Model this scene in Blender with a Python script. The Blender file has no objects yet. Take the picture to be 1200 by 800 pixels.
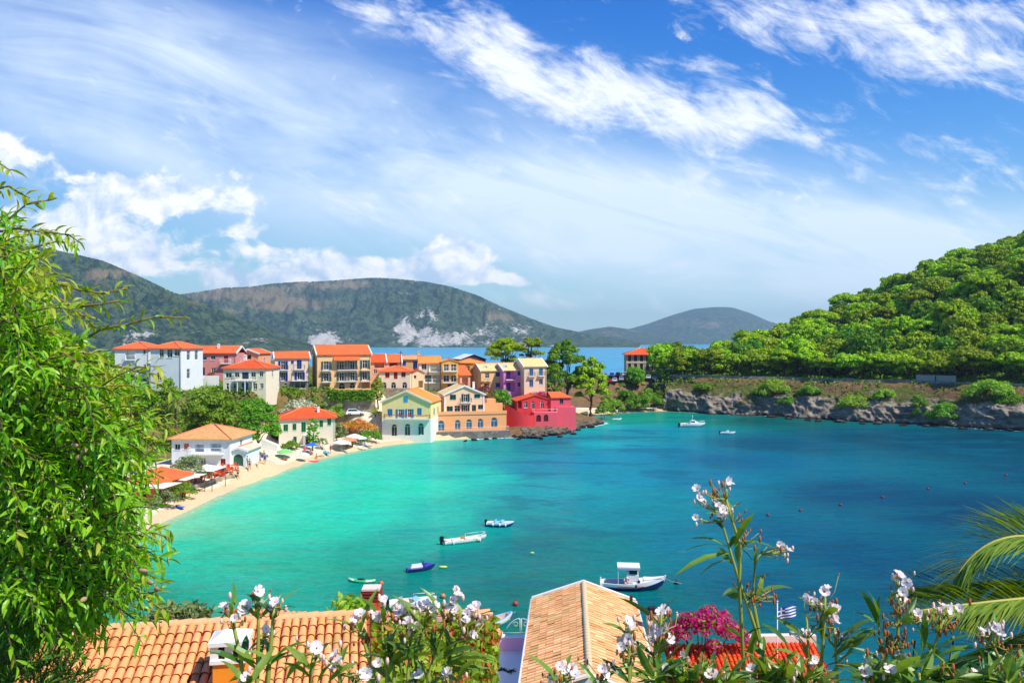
import bpy, math, random
import numpy as np
from mathutils import Vector, Matrix, Euler
R = math.radians
scene = bpy.context.scene
C = scene.collection

# ------------------------------------------------------------------ camera
H = 22.0                       # eye height above the water
F = 933.33                     # focal length in photo pixels (28 mm on 36 mm, 1200 px wide)
cam_d = bpy.data.cameras.new('camera'); cam_d.lens = 28.0; cam_d.sensor_width = 36.0
cam_d.clip_start = 0.1; cam_d.clip_end = 90000.0
cam = bpy.data.objects.new('camera', cam_d); C.objects.link(cam)
cam.location = (0, 0, H); cam.rotation_euler = (R(90), 0, 0)
scene.camera = cam

# ------------------------------------------------------------------ sun, exposure
SUN_AZ, SUN_EL = 122.0, 53.0    # azimuth clockwise from +Y (view direction)
sd = Vector((math.sin(R(SUN_AZ))*math.cos(R(SUN_EL)), math.cos(R(SUN_AZ))*math.cos(R(SUN_EL)), math.sin(R(SUN_EL))))
sun_d = bpy.data.lights.new('sun', 'SUN'); sun_d.energy = 4.8; sun_d.angle = R(0.5); sun_d.color = (1.0, 0.95, 0.86)
sun = bpy.data.objects.new('sun', sun_d); C.objects.link(sun)
sun.rotation_euler = sd.to_track_quat('Z', 'Y').to_euler(); sun.location = (60, -30, 90)
scene.view_settings.view_transform = 'Standard'; scene.view_settings.look = 'None'
scene.view_settings.exposure = 0.28; scene.view_settings.gamma = 1.0
scene.view_settings.use_curve_mapping = False
scene.render.engine = 'CYCLES'
cy = scene.cycles
cy.use_denoising = True
cy.max_bounces = 6; cy.diffuse_bounces = 3; cy.glossy_bounces = 3; cy.transmission_bounces = 4
cy.transparent_max_bounces = 6; cy.volume_bounces = 0
cy.sample_clamp_indirect = 6.0
cy.caustics_reflective = False; cy.caustics_refractive = False

# ------------------------------------------------------------------ node helper
class NT:
    def __init__(s, tree):
        s.t = tree; s.n = tree.nodes; s.l = tree.links
    def _in(s, sock, v):
        if v is None: return
        if isinstance(v, bpy.types.NodeSocket): s.l.new(v, sock)
        else: sock.default_value = v
    def node(s, typ, **kw):
        n = s.n.new(typ)
        for k, v in kw.items(): setattr(n, k, v)
        return n
    def m(s, op, a, b=None, c=None, clamp=False):
        n = s.n.new('ShaderNodeMath'); n.operation = op; n.use_clamp = clamp
        s._in(n.inputs[0], a); s._in(n.inputs[1], b); s._in(n.inputs[2], c)
        return n.outputs[0]
    def add(s, a, b): return s.m('ADD', a, b)
    def sub(s, a, b): return s.m('SUBTRACT', a, b)
    def mul(s, a, b): return s.m('MULTIPLY', a, b)
    def madd(s, a, b, c): return s.m('MULTIPLY_ADD', a, b, c)
    def sep(s, v):
        n = s.n.new('ShaderNodeSeparateXYZ'); s.l.new(v, n.inputs[0]); return n.outputs
    def com(s, x, y, z):
        n = s.n.new('ShaderNodeCombineXYZ')
        for i, v in enumerate((x, y, z)): s._in(n.inputs[i], v)
        return n.outputs[0]
    def sstep(s, v, lo, hi, a=0.0, b=1.0):
        n = s.n.new('ShaderNodeMapRange'); n.interpolation_type = 'SMOOTHSTEP'
        s._in(n.inputs[0], v); s._in(n.inputs[1], lo); s._in(n.inputs[2], hi); s._in(n.inputs[3], a); s._in(n.inputs[4], b)
        return n.outputs[0]
    def lin(s, v, lo, hi, a=0.0, b=1.0):
        n = s.n.new('ShaderNodeMapRange')
        s._in(n.inputs[0], v); s._in(n.inputs[1], lo); s._in(n.inputs[2], hi); s._in(n.inputs[3], a); s._in(n.inputs[4], b)
        return n.outputs[0]
    def noise(s, vec, scale, detail=4, rough=0.5, dist=0.0, out=0, typ='FBM'):
        n = s.n.new('ShaderNodeTexNoise'); n.noise_dimensions = '3D'; n.noise_type = typ
        if vec is not None: s.l.new(vec, n.inputs['Vector'])
        n.inputs['Scale'].default_value = scale; n.inputs['Detail'].default_value = detail
        n.inputs['Roughness'].default_value = rough; n.inputs['Distortion'].default_value = dist
        return n.outputs[out]
    def mapping(s, vec, loc=(0, 0, 0), rot=(0, 0, 0), sc=(1, 1, 1)):
        n = s.n.new('ShaderNodeMapping'); s.l.new(vec, n.inputs[0])
        n.inputs[1].default_value = loc; n.inputs[2].default_value = rot; n.inputs[3].default_value = sc
        return n.outputs[0]
    def mix(s, f, a, b, blend='MIX'):
        n = s.n.new('ShaderNodeMix'); n.data_type = 'RGBA'; n.blend_type = blend; n.clamp_factor = True
        s._in(n.inputs[0], f)
        for i, v in ((6, a), (7, b)):
            if isinstance(v, (tuple, list)) and len(v) == 3: v = (*v, 1)
            s._in(n.inputs[i], v)
        return n.outputs[2]
    def hsv(s, col, h=0.5, sat=1.0, v=1.0):
        n = s.n.new('ShaderNodeHueSaturation')
        s._in(n.inputs['Hue'], h); s._in(n.inputs['Saturation'], sat); s._in(n.inputs['Value'], v)
        s._in(n.inputs['Color'], col if isinstance(col, bpy.types.NodeSocket) else (*col[:3], 1))
        return n.outputs[0]

# ------------------------------------------------------------------ world: clear sky with cirrus veils and cumulus
world = bpy.data.worlds.new('World'); scene.world = world; world.use_nodes = True
def build_world():
    t = world.node_tree; t.nodes.clear(); N = NT(t)
    out = N.node('ShaderNodeOutputWorld'); bg = N.node('ShaderNodeBackground')
    bg.inputs[1].default_value = 0.102
    t.links.new(bg.outputs[0], out.inputs[0])
    sky = N.node('ShaderNodeTexSky'); sky.sky_type = 'NISHITA'; sky.sun_disc = False
    sky.sun_elevation = R(SUN_EL); sky.sun_rotation = R(SUN_AZ)
    sky.altitude = 0; sky.air_density = 1.0; sky.dust_density = 0.25; sky.ozone_density = 2.2
    d = N.node('ShaderNodeTexCoord').outputs['Generated']
    x, y, z = N.sep(d)
    yy = N.m('MAXIMUM', y, 0.16)
    a = N.mul(N.m('DIVIDE', x, yy), .9333)          # 1 unit = 1000 photo px at the centre of the view direction
    b = N.mul(N.m('DIVIDE', z, yy), .9333)
    def blob(px, py, rx, ry, ang=0.0):
        # ang: clockwise tilt in degrees as seen in the sky
        cx, cyy = (px-600)/1000, (400-py)/1000
        da, db = N.sub(a, cx), N.sub(b, cyy)
        c_, s_ = math.cos(R(ang)), math.sin(R(ang))
        u = N.mul(N.madd(da, c_, N.mul(db, -s_)), 1000/rx)
        v = N.mul(N.madd(da, s_, N.mul(db, c_)), 1000/ry)
        return N.m('EXPONENT', N.mul(N.add(N.mul(u, u), N.mul(v, v)), -1.0))
    def total(lst):
        r = None
        for amp, *bl in lst:
            q = N.mul(blob(*bl), amp); r = q if r is None else N.add(r, q)
        return r
    P = N.com(a, b, 0.0)
    # stretched, swept coordinates for the high cloud
    S = N.mapping(P, rot=(0, 0, R(17)), sc=(1, 1, 1))
    Sx = N.mapping(S, sc=(1.5, 6.5, 1))
    nw = N.noise(P, 2.2, 3, .5, 0)
    nst = N.noise(Sx, 2.0, 9, .62, .7)               # long fibres
    nf = N.noise(N.mapping(S, sc=(4.0, 11.0, 1), loc=(3, 1, 0)), 2.6, 9, .68, .9)   # fine fibres
    nb = N.noise(N.mapping(P, loc=(2.3, 5.1, 0)), 3.0, 5, .55, .3)
    # thin veil
    veil = total([(.62, 230, 90, 320, 75, 10), (.72, 640, 232, 330, 62, 12), (.95, 960, 275, 280, 66, 9),
                  (.45, 60, 40, 220, 60, 5), (.30, 430, 255, 220, 40, 8), (.5, 150, 170, 220, 50, 14), (.5, 1230, 300, 200, 60, 0), (.4, 1000, 345, 220, 24, 0), (.45, 700, 300, 260, 34, 6)])
    dveil = N.mul(N.m('MINIMUM', veil, 1.05), N.m('MAXIMUM', N.madd(N.add(N.mul(nst, .75), N.mul(nb, .45)), 3.0, -.95), 0.0))
    dveil = N.mul(dveil, 1.0)
    # bright cirrus streaks
    mc = total([(.95, 690, 115, 120, 42, 20), (.95, 840, 135, 190, 36, 10), (.8, 560, 60, 120, 26, 32), (.85, 440, 18, 110, 20, 25), (.5, 590, 25, 60, 16, 45),
                (1.0, 1160, 60, 110, 50, 12), (.75, 930, 25, 200, 36, 14), (.75, 1120, 10, 190, 30, 3), (.55, 1150, 185, 80, 22, 5), (.6, 1150, 215, 70, 14, 5),
                (.5, 1120, 236, 26, 8, 0), (.55, 470, 232, 110, 13, 4), (.6, 830, 215, 150, 26, 12), (.45, 820, 76, 40, 9, 5), (.6, 660, 352, 120, 12, 3), (.4, 300, 242, 160, 12, 4)])
    nm = N.noise(N.mapping(S, sc=(1.0, 1.7, 1), loc=(7, 2, 0)), 13.0, 6, .62, .6)       # mottled grain
    ns = N.noise(N.mapping(N.mapping(P, rot=(0, 0, R(34))), sc=(2.0, 8.0, 1)), 2.6, 8, .64, .8)    # steeper filaments
    gr = N.add(N.add(N.mul(N.sub(nf, .5), .9), N.mul(N.sub(ns, .5), .9)), N.mul(N.sub(nm, .5), .8))
    dc = N.sstep(N.add(N.mul(mc, .50), N.mul(gr, 1.35)), .10, .86)
    # cumulus low over the mountains
    def puff(loc):
        q = N.mapping(P, sc=(1, 1.25, 1), loc=loc)
        return N.add(N.mul(N.noise(q, 7.0, 3, .5, .2), .58), N.mul(N.noise(q, 21.0, 7, .6, .3), .42))
    warp = puff((0, 0, 0)); warp2 = puff((-.008, -.013, 0))
    mk = total([(1.15, 545, 300, 42, 27, 0), (1.0, 512, 311, 36, 19, 0), (.9, 558, 325, 44, 11, 0), (.75, 610, 331, 22, 8, 0),
                (.62, 10, 178, 60, 24, 14), (.66, 110, 214, 130, 30, 12), (.66, 215, 236, 80, 22, 8), (.55, 190, 278, 80, 18, 0), (.5, 60, 250, 90, 26, 0),
                (.78, 240, 320, 170, 22, 3), (.66, 120, 298, 130, 26, 0), (.6, 390, 304, 80, 9, 2), (.75, 400, 324, 90, 11, 0), (.6, 20, 262, 90, 22, 0), (.6, 275, 271, 46, 9, 0), (.45, 320, 292, 80, 9, 0)])
    dk = N.sstep(N.add(N.mul(mk, .62), N.mul(N.sub(warp, .5), 2.5)), .28, .50)
    light = N.m('ADD', N.mul(N.sub(warp, warp2), 8.0), .62, clamp=True)
    # sky colour: richer blue overhead, pale towards the sea
    el = N.mul(N.m('DIVIDE', z, N.m('SQRT', N.m('MAXIMUM', N.sub(1.0, N.mul(z, z)), .02))), .9333)
    rp = N.node('ShaderNodeValToRGB'); cr = rp.color_ramp; cr.interpolation = 'B_SPLINE'
    for i, (p, c) in enumerate([(0.0, (.80, 1.08, 1.24)), (.06, (.54, .92, 1.24)), (.16, (.16, .50, 1.04)), (.30, (.030, .26, .86)), (.45, (.008, .155, .72)), (1.0, (.010, .11, .55))]):
        e = cr.elements[i] if i < 2 else cr.elements.new(p)
        e.position = p; e.color = (*c, 1)
    t.links.new(el, rp.inputs[0])
    ramp = N.mix(1.0, rp.outputs[0], (7.8, 7.8, 7.8), 'MULTIPLY')
    base = N.mix(.90, N.hsv(sky.outputs[0], .5, 1.3, 1.15), ramp)
    cv = N.mix(N.m('MINIMUM', dveil, .92), base, (7.2, 8.4, 9.7))
    cc = N.mix(N.mul(dc, .90), cv, (9.4, 9.7, 10.2))
    kcol = N.mix(light, (4.9, 6.4, 8.6), (9.9, 10.0, 10.2))
    ck = N.mix(N.mul(dk, .96), cc, kcol)
    t.links.new(ck, bg.inputs[0])
build_world()

# ------------------------------------------------------------------ general helpers
def lin(c):
    c = np.asarray(c, float)/255.0
    return tuple(np.where(c <= .04045, c/12.92, ((c+.055)/1.055)**2.4))
def P3(px, py, Y):
    """photo direction (px, py) at forward distance Y"""
    return Vector(((px-600)/F*Y, Y, H-(py-400)/F*Y))
def GZ(px, py, z=0.0):
    Y = (H-z)*F/(py-400); return Vector(((px-600)/F*Y, Y, z))
def tag(o, label=None, cat=None, group=None, kind=None):
    if label: o['label'] = label
    if cat: o['category'] = cat
    if group: o['group'] = group
    if kind: o['kind'] = kind
    return o
def empty(name, loc=(0, 0, 0), rz=0.0, label=None, cat=None, group=None, parent=None):
    o = bpy.data.objects.new(name, None); C.objects.link(o); o.empty_display_size = .3
    o.location = loc; o.rotation_euler = (0, 0, rz); o.parent = parent
    return tag(o, label, cat, group)
def children_of(o): return [c for c in o.children]
def copy_tree(o, parent=None, depth=0):
    c = o.copy(); C.objects.link(c)
    if parent is not None: c.parent = parent
    for ch in list(o.children): copy_tree(ch, c, depth+1)
    return c
def link_mesh(name, me, parent=None, loc=None):
    o = bpy.data.objects.new(name, me); C.objects.link(o)
    if parent is not None: o.parent = parent
    if loc is not None: o.location = loc
    return o
def mesh_np(name, V, Fc, mats=(), mi=None, smooth=False):
    """mesh from arrays; Fc: (n,3) or (n,4) int array"""
    V = np.asarray(V, np.float32); Fc = np.asarray(Fc, np.int32)
    me = bpy.data.meshes.new(name)
    n, k = Fc.shape
    me.vertices.add(len(V)); me.vertices.foreach_set('co', V.ravel())
    me.loops.add(n*k); me.loops.foreach_set('vertex_index', Fc.ravel())
    me.polygons.add(n); me.polygons.foreach_set('loop_start', np.arange(n, dtype=np.int32)*k)
    me.polygons.foreach_set('loop_total', np.full(n, k, np.int32))
    for m in mats: me.materials.append(m)
    if mi is not None: me.polygons.foreach_set('material_index', np.asarray(mi, np.int32))
    me.polygons.foreach_set('use_smooth', np.full(n, bool(smooth)))
    me.update(calc_edges=True); me.validate()
    return me
def col_attr(me, name, arr):
    at = me.color_attributes.new(name, 'FLOAT_COLOR', 'POINT')
    a = np.ones((len(me.vertices), 4), np.float32); a[:, :arr.shape[1]] = arr
    at.data.foreach_set('color', a.ravel())
def grid_faces(nx, ny):
    i = np.arange(ny-1)[:, None]*nx + np.arange(nx-1)[None, :]
    i = i.ravel(); return np.stack([i, i+1, i+1+nx, i+nx], 1)

class MB:
    """collects simple solids and builds them as ONE mesh object"""
    def __init__(s): s.v = []; s.f = []; s.m = []; s.sm = []
    def raw(s, vs, fs, mi=0, smooth=False, M=None):
        o = len(s.v)
        for v in vs:
            v = Vector(v); s.v.append(tuple(M @ v) if M is not None else tuple(v))
        for f in fs: s.f.append([i+o for i in f]); s.m.append(mi); s.sm.append(smooth)
        return s
    def box(s, c, sz, mi=0, rz=0.0, rx=0.0, ry=0.0, taper=1.0):
        x, y, z = (q/2 for q in sz); t = taper
        vs = [(-x, -y, -z), (x, -y, -z), (x, y, -z), (-x, y, -z), (-x*t, -y*t, z), (x*t, -y*t, z), (x*t, y*t, z), (-x*t, y*t, z)]
        M = Matrix.Translation(c) @ Euler((rx, ry, rz)).to_matrix().to_4x4()
        return s.raw(vs, [(3, 2, 1, 0), (4, 5, 6, 7), (0, 1, 5, 4), (1, 2, 6, 5), (2, 3, 7, 6), (3, 0, 4, 7)], mi, False, M)
    def bx(s, x0, x1, y0, y1, z0, z1, mi=0):
        return s.box(((x0+x1)/2, (y0+y1)/2, (z0+z1)/2), (x1-x0, y1-y0, z1-z0), mi)
    def tube(s, pts, rad, n=6, mi=0, smooth=True, cap=True):
        pts = [Vector(p) for p in pts]
        if not isinstance(rad, (list, tuple)): rad = [rad]*len(pts)
        vs = []; up = Vector((0.013, .021, 1))
        for i, p in enumerate(pts):
            d = (pts[min(i+1, len(pts)-1)]-pts[max(i-1, 0)])
            d = d.normalized() if d.length > 1e-9 else Vector((0, 0, 1))
            a = d.cross(up)
            if a.length < .08: a = d.cross(Vector((1, 0, 0)))
            a.normalize(); b = d.cross(a)
            for k in range(n):
                an = 2*math.pi*k/n; vs.append(p+(a*math.cos(an)+b*math.sin(an))*rad[i])
        fs = []
        for i in range(len(pts)-1):
            for k in range(n):
                k2 = (k+1) % n; fs.append((i*n+k, i*n+k2, (i+1)*n+k2, (i+1)*n+k))
        if cap: fs.append(tuple(range(n))[::-1]); fs.append(tuple((len(pts)-1)*n+k for k in range(n)))
        return s.raw(vs, fs, mi, smooth)
    def lathe(s, prof, n=12, mi=0, M=None, smooth=True, sx=1, sy=1):
        vs = []; fs = []
        for r, z in prof:
            for k in range(n):
                an = 2*math.pi*k/n; vs.append((r*math.cos(an)*sx, r*math.sin(an)*sy, z))
        for i in range(len(prof)-1):
            for k in range(n):
                k2 = (k+1) % n; fs.append((i*n+k, i*n+k2, (i+1)*n+k2, (i+1)*n+k))
        fs.append(tuple(range(n))[::-1]); fs.append(tuple((len(prof)-1)*n+k for k in range(n)))
        return s.raw(vs, fs, mi, smooth, M)
    def ball(s, c, r, n=8, mi=0, sc=(1, 1, 1)):
        k = max(4, n//2+1)
        prof = [(max(1e-4, math.sin(math.pi*i/k)), -math.cos(math.pi*i/k)) for i in range(k+1)]
        M = Matrix.Translation(c) @ Matrix.Diagonal((r*sc[0], r*sc[1], r*sc[2], 1))
        return s.lathe(prof, n, mi, M)
    def prism(s, poly, z0, z1, mi=0, M=None):
        n = len(poly)
        vs = [(x, y, z0) for x, y in poly]+[(x, y, z1) for x, y in poly]
        fs = [tuple(range(n))[::-1], tuple(range(n, 2*n))]+[(i, (i+1) % n, (i+1) % n+n, i+n) for i in range(n)]
        return s.raw(vs, fs, mi, False, M)
    def mesh(s, name, mats):
        me = bpy.data.meshes.new(name); me.from_pydata(s.v, [], s.f)
        for m in (mats if isinstance(mats, (list, tuple)) else [mats]): me.materials.append(m)
        me.polygons.foreach_set('material_index', s.m); me.polygons.foreach_set('use_smooth', s.sm)
        me.update(); return me
    def build(s, name, mats, parent=None, loc=None):
        return link_mesh(name, s.mesh(name, mats), parent, loc)

# numpy value noise / fbm for terrain
def vnoise(x, y, seed=0):
    xi = np.floor(x).astype(np.int64); yi = np.floor(y).astype(np.int64); fx = x-xi; fy = y-yi
    fx = fx*fx*fx*(fx*(fx*6-15)+10); fy = fy*fy*fy*(fy*(fy*6-15)+10)
    def h(a, b):
        n = (a*374761393+b*668265263+seed*1442695041) & 0x7fffffff
        n = ((n ^ (n >> 13))*1274126177) & 0x7fffffff
        return ((n ^ (n >> 16)) & 0xffff)/65535.0
    return (h(xi, yi)*(1-fx)+h(xi+1, yi)*fx)*(1-fy)+(h(xi, yi+1)*(1-fx)+h(xi+1, yi+1)*fx)*fy
def fbm(x, y, o=5, seed=0, gain=.5, lac=2.03):
    r = 0; a = 1; t = 0
    for i in range(o):
        r = r+a*vnoise(x, y, seed+i*17); t += a; a *= gain; x = x*lac+13.7; y = y*lac+7.1
    return r/t
def ridged(x, y, o=5, seed=0):
    r = 0; a = 1; t = 0
    for i in range(o):
        r = r+a*(1-np.abs(2*vnoise(x, y, seed+i*31)-1)); t += a; a *= .52; x = x*2.1+3.3; y = y*2.1+9.2
    return r/t
def ss(v, a, b):
    t = np.clip((v-a)/(b-a), 0, 1); return t*t*(3-2*t)

# ------------------------------------------------------------------ materials
_mats = {}
def pmat(name, rgb, rough=.6, var=.0, vscale=3.0, bump=.0, bscale=20.0, metal=0.0, spec=.4, coat=0.0, objvar=0.0):
    """plain paint / plaster / cloth: colour with uneven tone and a fine relief; rgb is sRGB 0-255"""
    if name in _mats: return _mats[name]
    m = bpy.data.materials.new(name); m.use_nodes = True; N = NT(m.node_tree); bs = N.n['Principled BSDF']
    c = lin(rgb)
    co = N.node('ShaderNodeTexCoord').outputs['Object']
    bs.inputs['Roughness'].default_value = rough; bs.inputs['Metallic'].default_value = metal
    bs.inputs['Specular IOR Level'].default_value = spec; bs.inputs['Coat Weight'].default_value = coat
    if var > 0:
        n1 = N.noise(co, vscale, 6, .62, .3)
        n2 = N.noise(N.mapping(co, sc=(5, 5, .35)), vscale*.8, 4, .6)
        f = N.madd(N.add(N.mul(n1, .65), N.mul(n2, .35)), 2*var, 1-var)
        col = N.hsv(c, .5, 1.0, f)
    else:
        col = (*c, 1)
    if objvar > 0:
        oi = N.node('ShaderNodeObjectInfo').outputs['Random']
        col = N.hsv(col if isinstance(col, bpy.types.NodeSocket) else c, .5, 1.0, N.madd(oi, 2*objvar, 1-objvar))
    N._in(bs.inputs['Base Color'], col)
    if bump > 0:
        bn = N.node('ShaderNodeBump'); bn.inputs['Strength'].default_value = bump; bn.inputs['Distance'].default_value = .03
        m.node_tree.links.new(N.noise(co, bscale, 5, .6), bn.inputs['Height']); m.node_tree.links.new(bn.outputs[0], bs.inputs['Normal'])
    _mats[name] = m
    return m
def stucco(name, rgb, var=.17): return pmat('stucco_'+name, rgb, .85, var, .55, .25, 9.0, spec=.2)
def stone(name, rgb, scale=1.4, var=.5):
    key = 'stone_'+name
    if key in _mats: return _mats[key]
    m = bpy.data.materials.new(key); m.use_nodes = True; N = NT(m.node_tree); bs = N.n['Principled BSDF']
    co = N.node('ShaderNodeTexCoord').outputs['Object']; c = lin(rgb)
    v = N.node('ShaderNodeTexVoronoi'); v.feature = 'F1'; v.inputs['Scale'].default_value = scale; N.l.new(N.mapping(co, sc=(1, 1, 1.7)), v.inputs['Vector'])
    e = N.node('ShaderNodeTexVoronoi'); e.feature = 'DISTANCE_TO_EDGE'; e.inputs['Scale'].default_value = scale; N.l.new(N.mapping(co, sc=(1, 1, 1.7)), e.inputs['Vector'])
    vr = N.sep(v.outputs['Color'])[0]
    f = N.madd(N.add(N.mul(vr, .6), N.mul(N.noise(co, 5, 5, .6), .4)), 2*var, 1-var)
    col = N.hsv(c, .5, 1.0, f)
    j = N.sstep(e.outputs['Distance'], .0, .06)
    col = N.mix(j, tuple(q*.62 for q in c), col)
    N._in(bs.inputs['Base Color'], col); bs.inputs['Roughness'].default_value = .9; bs.inputs['Specular IOR Level'].default_value = .2
    bn = N.node('ShaderNodeBump'); bn.inputs['Strength'].default_value = .7; bn.inputs['Distance'].default_value = .06
    N.l.new(N.add(j, N.mul(N.noise(co, 6, 4, .6), .5)), bn.inputs['Height']); N.l.new(bn.outputs[0], bs.inputs['Normal'])
    _mats[key] = m; return m
def tilemat(name, rgb, axis=0, period=.24, course=.38, var=.30, geo=False):
    """fired clay tiles: tile-by-tile colour; channels as relief unless the sheet itself is modelled (geo)"""
    key = 'tiles_'+name
    if key in _mats: return _mats[key]
    m = bpy.data.materials.new(key); m.use_nodes = True; N = NT(m.node_tree); bs = N.n['Principled BSDF']
    uv = N.node('ShaderNodeUVMap').outputs[0]
    u, v, _ = N.sep(uv)
    ci = N.m('FLOOR', N.mul(u, 1/period)); ri = N.m('FLOOR', N.mul(v, 1/course))
    w = N.node('ShaderNodeTexWhiteNoise'); w.noise_dimensions = '2D'; N.l.new(N.com(ci, ri, 0.0), w.inputs['Vector'])
    big = N.noise(N.com(u, v, 0.0), .35, 5, .6)
    fine = N.noise(N.com(u, v, 0.0), 6, 5, .6)
    f = N.add(N.add(N.mul(w.outputs['Value'], .55), N.mul(big, .5)), N.mul(fine, .3))
    f = N.madd(f, 2*var, 1-1.35*var)
    c = lin(rgb)
    col = N.hsv(c, N.madd(w.outputs['Value'], -.018, .509), 1.0, f)
    # lichen and soot
    st = N.sstep(N.noise(N.com(u, v, 3.0), 1.7, 7, .7), .58, .78, 0, .35)
    col = N.mix(st, col, tuple(q*.45+.02 for q in c))
    N._in(bs.inputs['Base Color'], col); bs.inputs['Roughness'].default_value = .82; bs.inputs['Specular IOR Level'].default_value = .25
    if not geo:
        s1 = N.m('SINE', N.mul(u, 2*math.pi/period)); fr = N.m('FRACT', N.mul(v, 1/course))
        bn = N.node('ShaderNodeBump'); bn.inputs['Strength'].default_value = .8; bn.inputs['Distance'].default_value = .07
        N.l.new(N.add(N.mul(s1, .5), N.mul(fr, -.5)), bn.inputs['Height']); N.l.new(bn.outputs[0], bs.inputs['Normal'])
    else:
        bn = N.node('ShaderNodeBump'); bn.inputs['Strength'].default_value = .25; bn.inputs['Distance'].default_value = .01
        N.l.new(fine, bn.inputs['Height']); N.l.new(bn.outputs[0], bs.inputs['Normal'])
    _mats[key] = m; return m
def leafmat(name, rgb, rgb2=None, transl=.35, objvar=.18, rough=.5, spec=.35, sat=1.0):
    key = 'leaf_'+name
    if key in _mats: return _mats[key]
    m = bpy.data.materials.new(key); m.use_nodes = True; N = NT(m.node_tree); bs = N.n['Principled BSDF']
    c = lin(rgb); c2 = lin(rgb2) if rgb2 else c
    gi = N.node('ShaderNodeNewGeometry').outputs['Random Per Island']
    oi = N.node('ShaderNodeObjectInfo').outputs['Random']
    col = N.mix(gi, c, c2)
    col = N.hsv(col, N.madd(oi, .04, .48), sat, N.madd(oi, 2*objvar, 1-objvar))
    N._in(bs.inputs['Base Color'], col); bs.inputs['Roughness'].default_value = rough; bs.inputs['Specular IOR Level'].default_value = spec
    if transl > 0:
        tr = N.node('ShaderNodeBsdfTranslucent'); N.l.new(N.hsv(col, .485, 1.1, 1.35), tr.inputs[0])
        mx = N.node('ShaderNodeMixShader'); mx.inputs[0].default_value = transl
        N.l.new(bs.outputs[0], mx.inputs[1]); N.l.new(tr.outputs[0], mx.inputs[2])
        N.l.new(mx.outputs[0], N.n['Material Output'].inputs[0])
    _mats[key] = m; return m
def glassmat(name='window_glass', rgb=(26, 38, 48)):
    return pmat(name, rgb, .08, .0, spec=.9)
GLASS = glassmat()
GLASSB = pmat('window_glass_blue', (60, 95, 120), .1, .25, .6, spec=.9)
WHITE = pmat('white_paint', (236, 236, 232), .5, .06, 1.0)
BARK = pmat('bark', (96, 74, 58), .9, .35, 4, .8, 25)
IRON = pmat('dark_iron', (46, 44, 46), .5, .1)
# ------------------------------------------------------------------ lie of the land
BAY = [(-43, 50), (-30, 47.5), (-10, 46.5), (4, 46.5), (20, 46), (40, 46), (90, 44), (140, 36), (260, 5), (420, -60), (620, -60), (620, 120), (330, 140),
       (260, 150), (190, 165), (150, 182), (125.7, 195.5), (114.3, 205), (104, 216), (95, 220), (87, 225.5), (76, 236), (67, 239), (60, 244), (54, 249), (47, 252), (39, 248.5), (33, 245),
       (26, 240), (19.5, 236), (17.5, 228), (22, 219), (25, 215), (22, 209), (16, 203), (13.5, 194), (8, 188), (2, 184), (-5, 181.5), (-11, 179.6), (-17.5, 177), (-21, 173), (-25.4, 169.6),
       (-32.1, 157.9), (-36.9, 143.5), (-39.8, 128), (-41.5, 114), (-41.8, 100), (-42.5, 91), (-43.5, 75), (-43.5, 60)]
BAYA = np.array(BAY, float)
def seg_dist(x, y, A, B):
    dx, dy = B[0]-A[0], B[1]-A[1]; L = dx*dx+dy*dy
    t = np.clip(((x-A[0])*dx+(y-A[1])*dy)/L, 0, 1)
    return np.hypot(x-(A[0]+t*dx), y-(A[1]+t*dy))
def bay_sdf(x, y):
    """metres from the bay shore, positive on land"""
    d = np.full(np.shape(x), 1e9); ins = np.zeros(np.shape(x), bool); n = len(BAY)
    for i in range(n):
        A, B = BAY[i], BAY[(i+1) % n]
        d = np.minimum(d, seg_dist(x, y, A, B))
        c = ((A[1] > y) != (B[1] > y)) & (x < (B[0]-A[0])*(y-A[1])/((B[1]-A[1])+1e-12)+A[0])
        ins ^= c
    return np.where(ins, -d, d)
BX = np.array([-700, -120, -60, -20, 20, 45, 70, 100, 160, 230, 320, 700.0])
BYV = np.array([240, 245, 246, 252, 290, 322, 345, 365, 385, 400, 420, 430.0])
def back_y(x): return np.interp(x, BX, BYV)
RGX = np.array([20, 45, 60, 83, 108, 133, 170, 212, 260, 330, 600.0])
RGZ = np.array([9.5, 10.0, 10.3, 11.0, 17.0, 26, 40, 55.5, 69, 84, 106.0])
def coast_kind(x, y):
    """0 beach .. 1 cliff, smooth"""
    return ss(x, 44, 60)*ss(y, 120, 150)
PADS = []      # (x, y, half_x, half_y, rot, z) flats for buildings, filled by the layout
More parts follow.
